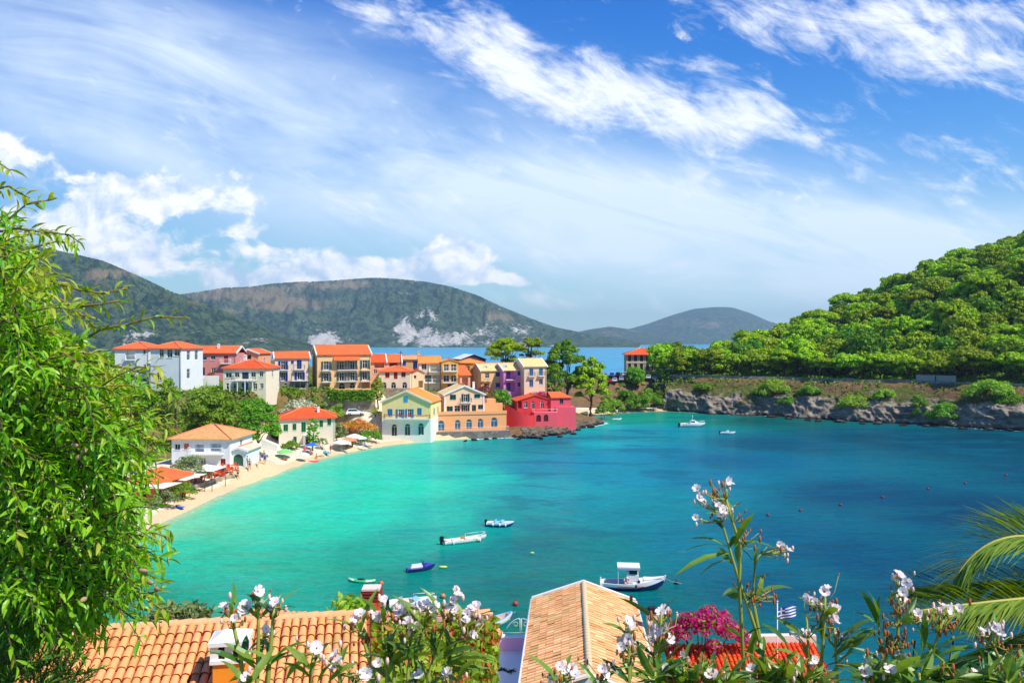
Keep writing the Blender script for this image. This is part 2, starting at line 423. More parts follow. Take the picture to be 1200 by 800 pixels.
def height(x, y, pads=True):
    x = np.asarray(x, float); y = np.asarray(y, float)
    d = bay_sdf(x, y); db = back_y(x)-y
    n = fbm(x*.06, y*.06, 5, 3)-.5
    cl = coast_kind(x, y)
    # village headland and beach
    fx = ss(x, -62, -36)                                   # further left the land climbs more
    beach = 2.0*ss(d, 0, 13)+.25*ss(d, 1, 3)
    up = 9.6*ss(d+ss(y, 150, 170)*8, 17, 46+0*x)
    rocky = ss(y, 172, 182)*ss(x, -12, -2)*(1-ss(x, 28, 34))          # the point below the red house
    v = beach*(1-rocky)+rocky*(1.6*ss(d, 0, 2.2)+2.2*ss(d, 2, 10))+up
    v = v+(1-fx)*6*ss(d, 30, 80)
    isth = ss(y, 236, 258)*ss(x, 5, 25)
    v = v*(1-isth)+isth*(.8*ss(d, 0, 3)+9.4*ss(d, 6, 22))
    # cliff coast and the pine hill
    ridge = np.interp(x, RGX, RGZ)
    rd = 10.3+(ridge-10.3)*ss(d, 9, 96)*1.0
    c = 4.4*ss(d, .4, 3.0)+6.0*ss(d, 2.0, 9.5)+(rd-10.3)*ss(d, 9, 12)
    h = v*(1-cl)+c*cl
    # near slope under the photographer
    near = np.minimum(1.1+np.maximum(0, 46.5-y)*.415, 20.3-.02*np.abs(x))
    nb = np.where(y > 3.5, near, np.minimum(near, 20.1))
    wn = ss(y, 66, 50)
    wl = ss(-x, 38, 46)*ss(y, 46, 60)
    h = h*(1-wn)+np.where(d > 0, nb, h)*wn
    land = h+n*(.5+.9*ss(d, 12, 30)+1.2*cl*ss(d, 14, 40))
    land = land*ss(d, -.01, 1.0)+0
    # the back of the headland falls to the open sea
    f = ss(db, 0, 26)
    land = land*f-(1-f)*7
    seab = -.35-np.minimum(6.0, np.maximum(-d, 0)*.16)
    out = np.where(d > 0, land, seab)
    if pads:
        for (px, py, hx, hy, rz, pz) in PADS:
            c_, s_ = math.cos(rz), math.sin(rz)
            lx = (x-px)*c_+(y-py)*s_; ly = -(x-px)*s_+(y-py)*c_
            q = np.hypot(np.maximum(np.abs(lx)-hx, 0), np.maximum(np.abs(ly)-hy, 0))
            w = 1-ss(q, .6, 4.6)
            out = np.where(d > .8, out*(1-w)+w*np.minimum(pz, np.maximum(out, pz)) , out) if pz is not None else out
    return out
_hc = {}
def hz(x, y):
    return float(height(np.array([x]), np.array([y]))[0])

def axis(lo, hi, step, far, grow=1.22):
    a = list(np.arange(lo, hi+1e-6, step)); s = step; v = a[-1]
    while v < far: s *= grow; v += s; a.append(v)
    s = step; v = a[0]; b = []
    while v > -far: s *= grow; v -= s; b.append(v)
    return np.array(b[::-1]+a)

def ground_material():
    m = bpy.data.materials.new('ground'); m.use_nodes = True; N = NT(m.node_tree); bs = N.n['Principled BSDF']
    a = N.node('ShaderNodeVertexColor'); a.layer_name = 'cover'
    sp = N.node('ShaderNodeSeparateColor'); N.l.new(a.outputs[0], sp.inputs[0])
    sand, wet, soil = sp.outputs[0], sp.outputs[1], sp.outputs[2]
    pos = N.node('ShaderNodeNewGeometry').outputs['Position']
    big = N.noise(pos, .12, 6, .6); mid = N.noise(pos, .9, 6, .65); fin = N.noise(pos, 7, 5, .7)
    grass = N.mix(N.sstep(mid, .35, .65), lin((58, 84, 26)), lin((96, 108, 40)))
    grass = N.mix(N.sstep(big, .45, .62), grass, lin((132, 112, 70)))
    soilc = N.mix(N.sstep(mid, .3, .7), lin((96, 76, 52)), lin((134, 108, 76)))
    soilc = N.mix(N.sstep(fin, .45, .7), soilc, lin((110, 84, 60)))
    base = N.mix(N.sstep(N.add(soil, N.mul(N.sub(mid, .5), .7)), .3, .7), grass, soilc)
    dry = N.mix(N.sstep(mid, .35, .65), lin((228, 214, 188)), lin((216, 198, 168)))
    peb = N.mix(N.sstep(fin, .35, .65), lin((198, 168, 128)), lin((224, 198, 160)))
    sc = N.mix(N.sstep(N.add(wet, N.mul(N.sub(mid, .5), .5)), .3, .65), dry, peb)
    sc = N.mix(N.sstep(fin, .62, .8, 0, .35), sc, lin((150, 122, 92)))
    col = N.mix(N.sstep(N.add(sand, N.mul(N.sub(mid, .5), .35)), .35, .6), base, sc)
    N._in(bs.inputs['Base Color'], col); bs.inputs['Roughness'].default_value = .95; bs.inputs['Specular IOR Level'].default_value = .1
    bn = N.node('ShaderNodeBump'); bn.inputs['Strength'].default_value = .6; bn.inputs['Distance'].default_value = .12
    N.l.new(N.add(mid, N.mul(fin, .5)), bn.inputs['Height']); N.l.new(bn.outputs[0], bs.inputs['Normal'])
    return m

def build_ground():
    xs = axis(-100, 250, 1.3, 700); ys = np.concatenate([np.arange(-14, 400, 1.3), np.array([410, 430, 470, 560, 700.])])
    X, Y = np.meshgrid(xs, ys); X = X.ravel(); Y = Y.ravel()
    Z = height(X, Y); d = bay_sdf(X, Y)
    me = mesh_np('ground', np.stack([X, Y, Z], 1), grid_faces(len(xs), len(ys)), [ground_material()], smooth=True)
    cl = coast_kind(X, Y); rocky = ss(Y, 173, 180)*ss(X, -14, -6)*(1-ss(X, 26, 32))*(Y < 226)
    sand = (1-ss(d, 15, 21))*(1-cl)*ss(Y, 52, 62)*(1-rocky*.9)*(1-ss(Y, 205, 222))
    sand = np.maximum(sand, ss(Y, 226, 232)*(1-ss(d, 3.5, 6))*(1-ss(X, 46, 52)))
    wet = 1-ss(d, 1.0, 4.2)
    soil = np.maximum(ss(X, 40, 56)*ss(Y, 180, 200)*(1-ss(d, 16, 30)), ss(Y, 228, 240)*ss(X, 5, 20)*(1-ss(X, 60, 80)))
    soil = np.maximum(soil, .45*(Y > 140)*(X < 20)); soil = np.maximum(soil, rocky*.8)
    col_attr(me, 'cover', np.stack([sand, wet, soil], 1).astype(np.float32))
    tag(link_mesh('ground', me), kind='structure')

# ------------------------------------------------------------------ the sea: colour of the water by depth, sand and weed below it
WCOL = [((165, 628), (150, 215, 165)), ((210, 608), (120, 222, 175)), ((260, 583), (110, 225, 185)), ((310, 563), (95, 225, 190)), ((360, 546), (90, 225, 190)), ((410, 533), (80, 222, 190)), ((470, 523), (70, 215, 185)),
        ((200, 640), (35, 212, 172)), ((300, 590), (28, 228, 186)), ((420, 550), (38, 226, 192)), ((500, 530), (40, 214, 186)), ((250, 655), (16, 196, 162)),
        ((330, 660), (12, 190, 160)), ((130, 700), (18, 158, 132)), ((60, 690), (25, 165, 135)), ((300, 705), (10, 172, 146)), ((420, 600), (20, 226, 190)), ((480, 570), (20, 226, 192)), ((370, 620), (16, 214, 178)),
        ((560, 555), (12, 208, 190)), ((540, 600), (12, 200, 180)), ((600, 600), (6, 160, 160)), ((640, 548), (6, 152, 176)), ((680, 540), (14, 150, 184)), ((575, 527), (10, 168, 166)), ((620, 525), (6, 142, 160)), ((660, 518), (8, 130, 150)),
        ((650, 575), (8, 168, 180)), ((700, 520), (20, 176, 192)), ((750, 505), (12, 152, 176)), ((700, 500), (24, 186, 184)), ((760, 530), (10, 140, 178)), ((740, 560), (10, 150, 180)), ((700, 590), (6, 150, 166)), ((800, 560), (5, 120, 160)),
        ((850, 540), (5, 100, 145)), ((900, 520), (6, 86, 122)), ((830, 489), (10, 122, 116)), ((787, 488), (16, 160, 132)), ((740, 491), (18, 165, 140)), ((880, 492), (10, 90, 92)), ((1000, 512), (6, 80, 110)), ((1100, 520), (6, 75, 110)), ((1190, 515), (6, 72, 100)), ((1000, 580), (6, 78, 120)),
        ((1150, 600), (10, 70, 110)), ((900, 620), (2, 95, 135)), ((800, 640), (2, 120, 150)), ((700, 640), (2, 126, 136)), ((640, 640), (2, 120, 130)), ((600, 690), (2, 116, 116)), ((560, 660), (2, 132, 130)), ((480, 690), (6, 142, 130)), ((430, 650), (8, 172, 150)), ((500, 630), (8, 178, 160)),
        ((620, 740), (2, 112, 100)), ((800, 720), (2, 106, 116)), ((900, 690), (2, 86, 120)), ((1000, 650), (2, 80, 120)), ((750, 600), (6, 140, 160)), ((1150, 700), (2, 74, 110)), ((1300, 560), (8, 70, 110)), ((1300, 700), (4, 74, 112))]
def water_material():
    m = bpy.data.materials.new('sea_water'); m.use_nodes = True; N = NT(m.node_tree); bs = N.n['Principled BSDF']
    a = N.node('ShaderNodeVertexColor'); a.layer_name = 'water_colour'
    e = N.node('ShaderNodeVertexColor'); e.layer_name = 'shore'
    sp = N.node('ShaderNodeSeparateColor'); N.l.new(e.outputs[0], sp.inputs[0])
    foam, weed, near = sp.outputs[0], sp.outputs[1], sp.outputs[2]
    pos = N.node('ShaderNodeNewGeometry').outputs['Position']
    # ripples run roughly across the bay
    wv = N.noise(N.mapping(pos, rot=(0, 0, R(24)), sc=(.75, 1.5, 1)), .85, 5, .62, .5)
    w2 = N.noise(N.mapping(pos, rot=(0, 0, R(-12)), sc=(.5, 1.5, 1)), .16, 4, .55, .3)
    w3 = N.noise(N.mapping(pos, rot=(0, 0, R(10)), sc=(.8, 1.3, 1)), 3.2, 3, .6)
    patch = N.noise(N.mapping(pos, rot=(0, 0, R(15)), sc=(.6, 1.4, 1)), .09, 6, .62, .6)
    fleck = N.noise(N.mapping(pos, rot=(0, 0, R(20)), sc=(.7, 1.5, 1)), .9, 6, .72, .8)
    f = N.madd(N.add(N.mul(N.sub(patch, .5), .5), N.mul(N.sub(fleck, .5), 1.1)), 1.0, 1.0)
    col = N.hsv(a.outputs[0], N.madd(N.sub(patch, .5), .03, .5), 1.0, f)
    wd = N.mul(weed, N.sstep(patch, .50, .62))
    col = N.mix(N.mul(wd, .55), col, lin((4, 92, 108)))
    fm = N.sstep(N.add(foam, N.mul(N.sub(N.noise(pos, 1.1, 6, .7, .6), .5), 1.5)), .62, .88)
    col = N.mix(fm, col, lin((236, 242, 240)))
    N.n.remove(bs)
    df = N.node('ShaderNodeBsdfDiffuse'); N._in(df.inputs[0], col)
    gl = N.node('ShaderNodeBsdfGlossy'); N._in(gl.inputs['Roughness'], N.madd(fm, .5, .12)); gl.inputs[0].default_value = (.8, .92, 1, 1)
    fr = N.node('ShaderNodeFresnel'); fr.inputs[0].default_value = 1.33
    ms = N.node('ShaderNodeMixShader'); N._in(ms.inputs[0], N.m('MINIMUM', N.mul(fr.outputs[0], .42), .24))
    N.l.new(df.outputs[0], ms.inputs[1]); N.l.new(gl.outputs[0], ms.inputs[2]); N.l.new(ms.outputs[0], N.n['Material Output'].inputs[0])
    hgt = N.add(N.add(N.mul(wv, .55), N.mul(w2, 1.6)), N.mul(w3, .12))
    bn = N.node('ShaderNodeBump'); bn.inputs['Strength'].default_value = .85; bn.inputs['Distance'].default_value = .5
    N.l.new(hgt, bn.inputs['Height'])
    for q in (df, gl, fr): N.l.new(bn.outputs[0], q.inputs['Normal'])
    return m
def build_sea():
    xs = axis(-70, 150, .9, 42000, 1.32); ys = axis(42, 262, .9, 42000, 1.32); ys = ys[ys > -400]
    X, Y = np.meshgrid(xs, ys); X = X.ravel(); Y = Y.ravel()
    me = mesh_np('sea', np.stack([X, Y, np.zeros_like(X)], 1), grid_faces(len(xs), len(ys)), [water_material()], smooth=True)
    d = bay_sdf(X, Y)
    pts = np.array([GZ(*p)[:2] for p, c in WCOL]); cols = np.array([lin(c) for p, c in WCOL])
    deepk = (cols[:, 1] < .21)[:, None]; cols = np.where(deepk, cols*np.array([1, .84, .70]), cols*np.array([.60, .74, .68]))
    # weights in (bearing, log distance), so that near and far patches have like influence
    def tf(x, y): r = np.hypot(x, y)+1e-6; return np.arctan2(x, np.maximum(y, 1.0))*2.0, np.log(r)*1.9
    u, v = tf(X, Y); pu, pv = tf(pts[:, 0], pts[:, 1])
    col = np.zeros((len(X), 3)); wt = np.zeros(len(X))
    wob = (fbm(X*.05, Y*.05, 4, 9)-.5)*.10
    for i in range(len(pts)):
        w = 1/((u+wob-pu[i])**2+(v+wob-pv[i])**2+1e-4)**1.7
        col += w[:, None]*cols[i]; wt += w
    col /= wt[:, None]
    far = ((Y > 262) | (Y > back_y(X)-40)) & (d > -1)
    far |= (Y > 300)
    fc = np.array(lin((76, 156, 190))); deep = np.array(lin((8, 84, 128)))
    t = ss(np.hypot(X, Y), 250, 900)[:, None]
    farc = fc*np.ones_like(col)
    col = np.where(far[:, None], farc, col)
    off = (X > 160)[:, None] & (Y < 200)[:, None] & (d < 0)[:, None]
    col = np.where(off, deep, col)
    # shallows over wet sand
    cl = coast_kind(X, Y)
    sh = (1-ss(-d, -1.0, 2.2))*(d < 4)*(1-cl)*((Y < 180) | (Y > 226))*.75
    col = col*(1-sh[:, None])+np.array(lin((196, 190, 140)))*sh[:, None]
    foam = np.clip(1-np.abs(-d-.5)/1.0, 0, 1)*.62
    rocky = ((X > -10) & (X < 30) & (Y > 172) & (Y < 222)); foam = np.where(rocky, np.clip(1-np.abs(-d-.8)/2.6, 0, 1)*.86, foam)
    foam = np.where(cl > .5, np.clip(1-np.abs(-d-.8)/2.0, 0, 1)*.8, foam)
    weed = ss(X, -30, 10)*.8+.25
    col_attr(me, 'water_colour', col.astype(np.float32))
    col_attr(me, 'shore', np.stack([foam, weed, sh], 1).astype(np.float32))
    o = link_mesh('sea', me); o.location.z = 0
    tag(o, kind='structure')

# ------------------------------------------------------------------ mountains across the water
def mountain_material(name, scrub, scrub2, earth, rock):
    m = bpy.data.materials.new(name); m.use_nodes = True; N = NT(m.node_tree); bs = N.n['Principled BSDF']
    a = N.node('ShaderNodeVertexColor'); a.layer_name = 'cover'
    sp = N.node('ShaderNodeSeparateColor'); N.l.new(a.outputs[0], sp.inputs[0])
    pos = N.node('ShaderNodeNewGeometry').outputs['Position']
    n1 = N.noise(pos, .005, 8, .65, .4); n2 = N.noise(pos, .03, 7, .7, .3); n3 = N.noise(pos, .09, 4, .7)
    st = N.noise(N.mapping(pos, sc=(1, 1, .22)), .014, 8, .72, .5)
    sc = N.mix(N.sstep(N.add(N.mul(n2, .6), N.mul(n3, .4)), .44, .56), lin(scrub), lin(scrub2))
    e = N.sstep(N.add(sp.outputs[1], N.mul(N.sub(N.add(N.mul(n1, .5), N.mul(st, .5)), .5), 2.8)), .36, .74)
    sc = N.mix(N.mul(e, .72), sc, lin(earth))
    r = N.sstep(N.add(N.mul(sp.outputs[0], .62), N.mul(N.sub(N.add(N.mul(st, .65), N.mul(n3, .35)), .5), 3.0)), .40, .66)
    col = N.mix(r, sc, N.mix(n3, lin(rock), tuple(q*.7 for q in lin(rock))))
    N._in(bs.inputs['Base Color'], col); bs.inputs['Roughness'].default_value = .95; bs.inputs['Specular IOR Level'].default_value = .08
    bn = N.node('ShaderNodeBump'); bn.inputs['Strength'].default_value = .9; bn.inputs['Distance'].default_value = 30.0
    N.l.new(N.add(n2, N.mul(n3, .35)), bn.inputs['Height']); N.l.new(bn.outputs[0], bs.inputs['Normal'])
    return m
def mountain(name, prof, Yb, Yr, mat, rock_spots, earth_spots, seed, nx=260, rough=.17, run=150):
    """prof: skyline as (photo px, photo py); shore at distance Yb, ridge at distance Yr"""
    px = np.array([p[0] for p in prof], float); py = np.array([p[1] for p in prof], float)
    ang = np.linspace(px[0], px[-1], nx)
    top = np.interp(ang, px, py)
    k = np.array([1, 4, 6, 4, 1.])/16
    top = np.convolve(np.pad(top, 2, 'edge'), k, 'valid')
    t = np.concatenate([np.linspace(0, 1, 110), np.linspace(1.03, 2.2, 26)])
    A, T = np.meshgrid(ang, t)
    Ydist = Yb+(Yr-Yb)*T
    X = (A-600)/F*Ydist; Y = Ydist
    zr = np.maximum(2.0, H+(400-np.interp(A, ang, top))/F*Yr)
    # spurs and gullies running down from the ridge
    rn = ridged(X/run/4.4+seed, Y/run/7.0, 6, seed)
    rn2 = ridged(X/run*.85, Y/run*.7, 5, seed+5)
    pr = np.where(T <= 1, T**.92, 1-.55*(T-1)**1.4)
    env = 4*np.clip(T, 0, 1)*(1-np.clip(T, 0, 1))**.85
    shape = pr+rough*env*((rn-.55)*2.2+(rn2-.5)*.9)
    Z = zr*shape-6*(T < .004)+ (fbm(X*.02, Y*.02, 4, seed+2)-.5)*12*np.minimum(1, T*6)*(zr > 30)
    Z = np.where(T > 1, np.minimum(Z, zr*(1-.02*(T-1))), Z)
    el = ((Z-H)/Y).max(0); want = (400-top)/F; f = np.clip(np.where(el > .004, want/np.maximum(el, .004), 1), .5, 1.8)
    Z = np.where(Z > H, H+(Z-H)*f[None], Z)
    me = mesh_np(name, np.stack([X.ravel(), Y.ravel(), Z.ravel()], 1), grid_faces(nx, len(t)), [mat], smooth=True)
    rock = np.zeros_like(A); earth = np.zeros_like(A)
    PY = 400-(Z-H)*F/Y
    for (cx, cyy, rx, ry, amp) in rock_spots: rock = np.maximum(rock, amp*np.exp(-(((A-cx)/rx)**2+((PY-cyy)/ry)**2)))
    for (cx, cyy, rx, ry, amp) in earth_spots: earth = np.maximum(earth, amp*np.exp(-(((A-cx)/rx)**2+((PY-cyy)/ry)**2)))
    steep = np.clip((rn-.62)*1.2, 0, .25)
    col_attr(me, 'cover', np.stack([(rock+steep*.5).ravel(), earth.ravel(), 0*rock.ravel()], 1).astype(np.float32))
    return tag(link_mesh(name, me), kind='structure')
def build_mountains():
    m1 = mountain_material('mountain_scrub', (42, 70, 60), (92, 110, 80), (156, 138, 110), (228, 222, 212))
    mountain('hills', [(-260, 262), (-120, 262), (-40, 270), (0, 279), (40, 288), (80, 296), (120, 305), (160, 322), (200, 341), (250, 359), (300, 379), (340, 395), (372, 406), (385, 410)], 1500, 2150, m1,
             [(165, 395, 26, 14, .85), (60, 330, 40, 12, .5), (300, 400, 30, 7, .55), (225, 380, 30, 8, .45), (120, 360, 60, 16, .35)], [(140, 322, 70, 9, .7), (240, 352, 40, 7, .5)], 4, rough=.55, run=66)
    mountain('mountain', [(150, 350), (200, 346), (232, 342), (262, 337), (290, 336), (320, 332), (350, 330), (385, 329), (410, 327), (440, 325), (470, 327), (500, 330), (530, 336), (560, 346), (590, 360), (620, 372), (650, 383), (680, 389), (715, 395), (750, 401.5)], 3000, 4150, m1,
             [(382, 396, 26, 12, 1.3), (478, 388, 16, 18, 1.4), (500, 394, 24, 16, 1.15), (535, 396, 30, 14, 1.0), (572, 390, 30, 16, .85), (612, 388, 30, 12, .75), (600, 404, 60, 4, 1.0), (600, 404, 60, 3, .9), (465, 343, 14, 3, .9), (505, 372, 20, 12, .55), (345, 378, 26, 5, .55), (575, 358, 30, 8, .4)],
             [(280, 345, 70, 10, .95), (330, 356, 70, 12, .85), (390, 334, 70, 7, .9), (330, 340, 60, 8, .7), (440, 345, 40, 7, .45), (590, 372, 40, 9, .6), (270, 365, 50, 8, .6), (540, 350, 30, 6, .5)], 11, rough=.60, run=105)
    mountain('mountain', [(640, 397), (690, 386), (715, 382.5), (740, 386), (765, 391), (800, 398)], 5200, 6000, m1, [(720, 400, 30, 3, .4)], [(720, 390, 40, 6, .5)], 23, 120, rough=.16, run=180)
    mountain('mountain', [(690, 399), (735, 386), (760, 379), (785, 370), (812, 362), (838, 359.5), (858, 360), (880, 367), (900, 376), (935, 386), (980, 394), (1040, 399)], 6200, 7600, m1, [(800, 396, 60, 4, .3)], [(820, 380, 80, 10, .45)], 31, 160, rough=.16, run=220)

def build_haze():
    m = bpy.data.materials.new('haze'); m.use_nodes = True; t = m.node_tree; t.nodes.clear()
    o = t.nodes.new('ShaderNodeOutputMaterial'); v = t.nodes.new('ShaderNodeVolumePrincipled')
    v.inputs['Color'].default_value = (.52, .78, 1.0, 1); v.inputs['Density'].default_value = HAZE; v.inputs['Anisotropy'].default_value = .2
    t.links.new(v.outputs[0], o.inputs['Volume'])
    mb = MB(); mb.bx(-9000, 9000, -900, 10500, -9, 400)
    tag(mb.build('haze', m), kind='stuff')
HAZE = 1.0e-4
# ------------------------------------------------------------------ house builder
# local frame of a house: x along the facade, y = 0 at the facade and growing backwards, z up
def uv_roof(name, planes, mat, parent, thick=.16, edge=None):
    """planes: polygons whose first two points run along the eave; tile courses follow that edge"""
    vs = []; fs = []; uvs = []; mi = []
    for poly in planes:
        p = [Vector(q) for q in poly]; n = len(p)
        e = (p[1]-p[0]).normalized(); nn = e.cross(p[2]-p[0]).normalized()
        if nn.z < 0: nn = -nn
        up = nn.cross(e).normalized()
        if up.z < 0: up = -up
        o = len(vs)
        vs += p+[q-Vector((0, 0, thick)) for q in p]
        nrm = e.cross(p[2]-p[0])
        order = list(range(n)) if nrm.z > 0 else list(range(n))[::-1]
        fs.append([o+i for i in order]); uvs.append([((p[i]-p[0]).dot(e), (p[i]-p[0]).dot(up)) for i in order]); mi.append(0)
        fs.append([o+n+i for i in order[::-1]]); uvs.append([(0, 0)]*n); mi.append(1)
        for a in range(n):
            i, j = order[a], order[(a+1) % n]
            fs.append([o+i, o+n+i, o+n+j, o+j]); uvs.append([(0, 0)]*4); mi.append(1)
    me = bpy.data.meshes.new(name); me.from_pydata([tuple(v) for v in vs], [], fs)
    me.materials.append(mat); me.materials.append(edge or mat)
    me.polygons.foreach_set('material_index', mi)
    uvl = me.uv_layers.new(name='UVMap')
    k = 0
    for u in uvs:
        for q in u: uvl.data[k].uv = q; k += 1
    me.update(); return link_mesh(name, me, parent)

def wall_panel(mb, w, z0, z1, holes, M, thick=.22, mi=0, top=None):
    """vertical wall plane (wall x in -w/2..w/2, outside at wall y=0) cut by rectangular / arched holes, with reveals"""
    hs = [h for h in holes if h[2] < z1-.02 and h[3] > z0+.02]
    xs = sorted(set([-w/2, w/2]+[q for h in hs for q in (max(-w/2, h[0]), min(w/2, h[1]))]))
    zs = sorted(set([z0, z1]+[q for h in hs for q in (max(z0, h[2]), min(z1, h[3]))]))
    for i in range(len(xs)-1):
        for j in range(len(zs)-1):
            cx, cz = (xs[i]+xs[i+1])/2, (zs[j]+zs[j+1])/2
            if any(h[0] < cx < h[1] and h[2] < cz < h[3] for h in hs): continue
            mb.raw([(xs[i], 0, zs[j]), (xs[i+1], 0, zs[j]), (xs[i+1], 0, zs[j+1]), (xs[i], 0, zs[j+1])], [(0, 1, 2, 3)], mi, False, M)
    for h in hs:
        x0, x1, a, b = h[:4]; kind = h[4]; t = thick
        if kind == 'arch':
            r = (x1-x0)/2; sp = b-r; cx = (x0+x1)/2; n = 8
            arc = [(cx+r*math.cos(math.pi*k/n), sp+r*math.sin(math.pi*k/n)) for k in range(n+1)]
            right = [q for q in arc[:n//2+1]]; left = arc[n//2:]
            mb.raw([(x1, 0, b)]+[(x, 0, z) for x, z in right[::-1]], [tuple(range(len(right)+1))], mi, False, M)
            mb.raw([(x0, 0, b)]+[(x, 0, z) for x, z in left[::-1]], [tuple(range(len(left)+1))], mi, False, M)
            prof = [(x0, a), (x0, sp)]+arc[::-1][1:-1]+[(x1, sp), (x1, a)]
        else:
            prof = [(x0, a), (x0, b), (x1, b), (x1, a)]
        if kind == 'void': t = h[5] if len(h) > 5 else 1.3
        for k in range(len(prof)):
            (xa, za), (xb, zb) = prof[k], prof[(k+1) % len(prof)]
            mb.raw([(xa, 0, za), (xb, 0, zb), (xb, t, zb), (xa, t, za)], [(0, 1, 2, 3)], mi, False, M)
        if kind == 'void':
            mb.raw([(x0, t, a), (x1, t, a), (x1, t, b), (x0, t, b)], [(0, 1, 2, 3)], mi, False, M)

def window_parts(root, M, x, z, w, h, kind, col=None, frame=None, glass=None):
    """x, z: middle of the opening on the wall; M: wall plane in the house's frame"""
    fm = frame or WHITE; gm = glass or GLASS
    x0, x1, z0, z1 = x-w/2, x+w/2, z-h/2, z+h/2
    if kind == 'void': return
    t = min(.09, w*.09); y0, y1 = .10, .17
    sm = None
    if col: sm = pmat('shutter_%d_%d_%d' % col, col, .6, .12, 3.0)
    if kind == 'door':
        mb = MB(); mb.bx(x0+.001, x1-.001, y0, y1, z0, z1-.001); 
        for sx in (-1, 1):
            for (a, b) in ((.08, .45), (.52, .92)):
                mb.box((x+sx*w*.24, y0-.005, z0+h*(a+b)/2), (w*.34, .03, h*(b-a)))
        mb2 = MB(); mb2.raw(mb.v, mb.f, 0, False, M)
        d = mb2.build('door', sm or pmat('door_wood', (96, 58, 40), .6, .2), root)
        k = MB(); k.ball((0, 0, 0), .05, 6); kk = MB(); kk.raw(k.v, k.f, 0, True, M @ Matrix.Translation((x+w*.36, y0-.05, z0+h*.47)))
        kk.build('handle', IRON, d); return
    arch = kind == 'arch'
    r = w/2; sp = z1-r
    mb = MB()
    if arch:
        n = 10
        outer = [(x0, z0), (x0, sp)]+[(x+r*math.cos(math.pi*(1-k/n)), sp+r*math.sin(math.pi*(1-k/n))) for k in range(1, n)]+[(x1, sp), (x1, z0)]
        s_ = (r-t)/r
        inner = [(x0+t, z0), (x0+t, sp)]+[(x+(r-t)*math.cos(math.pi*(1-k/n)), sp+(r-t)*math.sin(math.pi*(1-k/n))) for k in range(1, n)]+[(x1-t, sp), (x1-t, z0)]
        m_ = len(outer)
        vs = [(a, y0, b) for a, b in outer]+[(a, y0, b) for a, b in inner]+[(a, y1, b) for a, b in inner]
        fs = [(k, k+1, m_+k+1, m_+k) for k in range(m_-1)]+[(m_+k, m_+k+1, 2*m_+k+1, 2*m_+k) for k in range(m_-1)]
        mb.raw(vs, fs); mb.bx(x0+t, x1-t, y0+.002, y1, sp-.03, sp+.03)
        mb.bx(x-.025, x+.025, y0+.003, y1, z0+.001, sp-.031)
    else:
        mb.bx(x0+.001, x0+t, y0, y1, z0+.001, z1-.001); mb.bx(x1-t, x1-.001, y0, y1, z0+.001, z1-.001)
        mb.bx(x0+t, x1-t, y0, y1, z0+.001, z0+t); mb.bx(x0+t, x1-t, y0, y1, z1-t, z1-.001)
        if w > .7: mb.bx(x-.03, x+.03, y0+.003, y1, z0+t, z1-t)
        if h > 1.0: mb.bx(x0+t, x1-t, y0+.006, y1, z0+h*.64, z0+h*.64+.04)
    if kind in ('shut', 'open', 'win', 'french') and h < 2.0 and kind != 'french':
        mb.bx(x0-.08, x1+.08, -.07, .09, z0-.07, z0)            # sill
    fr = MB(); fr.raw(mb.v, mb.f, 0, False, M); wo = fr.build('window', fm, root)
    g = MB()
    if arch:
        g.raw([(a, .15, b) for a, b in inner], [tuple(range(len(inner)))[::-1]], 0, False, M)
    else:
        g.raw([(x0+t, .15, z0+t), (x1-t, .15, z0+t), (x1-t, .15, z1-t), (x0+t, .15, z1-t)], [(0, 1, 2, 3)], 0, False, M)
    g.build('pane', gm, wo)
    if kind == 'shut':
        for a, b in ((x0+.02, x-.012), (x+.012, x1-.02)): shutter(wo, M, a, b, .03, .075, z0+.02, z1-.02, sm)
    if kind in ('open', 'french'):
        for a, b in ((x0-w*.5, x0-.02), (x1+.02, x1+w*.5)): shutter(wo, M, a, b, -.075, -.03, z0, z1, sm)
def shutter(wo, M, a, b, y0, y1, z0, z1, mat):
    mb = MB(); f = min(.07, (b-a)*.2)
    mb.bx(a, a+f, y0, y1, z0, z1); mb.bx(b-f, b, y0, y1, z0, z1); mb.bx(a+f, b-f, y0, y1, z0, z0+f); mb.bx(a+f, b-f, y0, y1, z1-f, z1)
    n = max(3, int((z1-z0-2*f)/.16)); dz = (z1-z0-2*f)/n
    for k in range(n): mb.box(((a+b)/2, (y0+y1)/2, z0+f+dz*(k+.5)), (b-a-2*f, .012, dz*1.15), rx=R(28))
    m2 = MB(); m2.raw(mb.v, mb.f, 0, False, M); m2.build('shutter', mat or WHITE, wo)
def railing(root, pts, h, mat, name='railing', gap=.16, parent=None, bars=True, rail=.025, bar=.009):
    mb = MB(); pts = [Vector(p) for p in pts]; up = Vector((0, 0, h))
    for a, b in zip(pts, pts[1:]):
        mb.tube([a+up, b+up], rail, 4); mb.tube([a+up*.08, b+up*.08], rail*.8, 4)
        n = max(1, int((b-a).length/gap))
        for k in range(n+1):
            q = a+(b-a)*(k/n); big = k in (0, n)
            if bars or big: mb.tube([q, q+up], rail*.9 if big else bar, 4)
    return mb.build(name, mat, parent or root)
def balcony(root, M, x, z, w, depth=1.0, slab=None, rail=None, h=.95, solid=None):
    mb = MB(); mb.bx(x-w/2, x+w/2, -depth, -.003, z-.16, z)
    m2 = MB(); m2.raw(mb.v, mb.f, 0, False, M); b = m2.build('balcony', slab or WHITE, root)
    e = .05
    pts = [M @ Vector(p) for p in ((x-w/2+e, -.02, z), (x-w/2+e, -depth+e, z), (x+w/2-e, -depth+e, z), (x+w/2-e, -.02, z))]
    railing(root, pts, h, rail or IRON, parent=b)

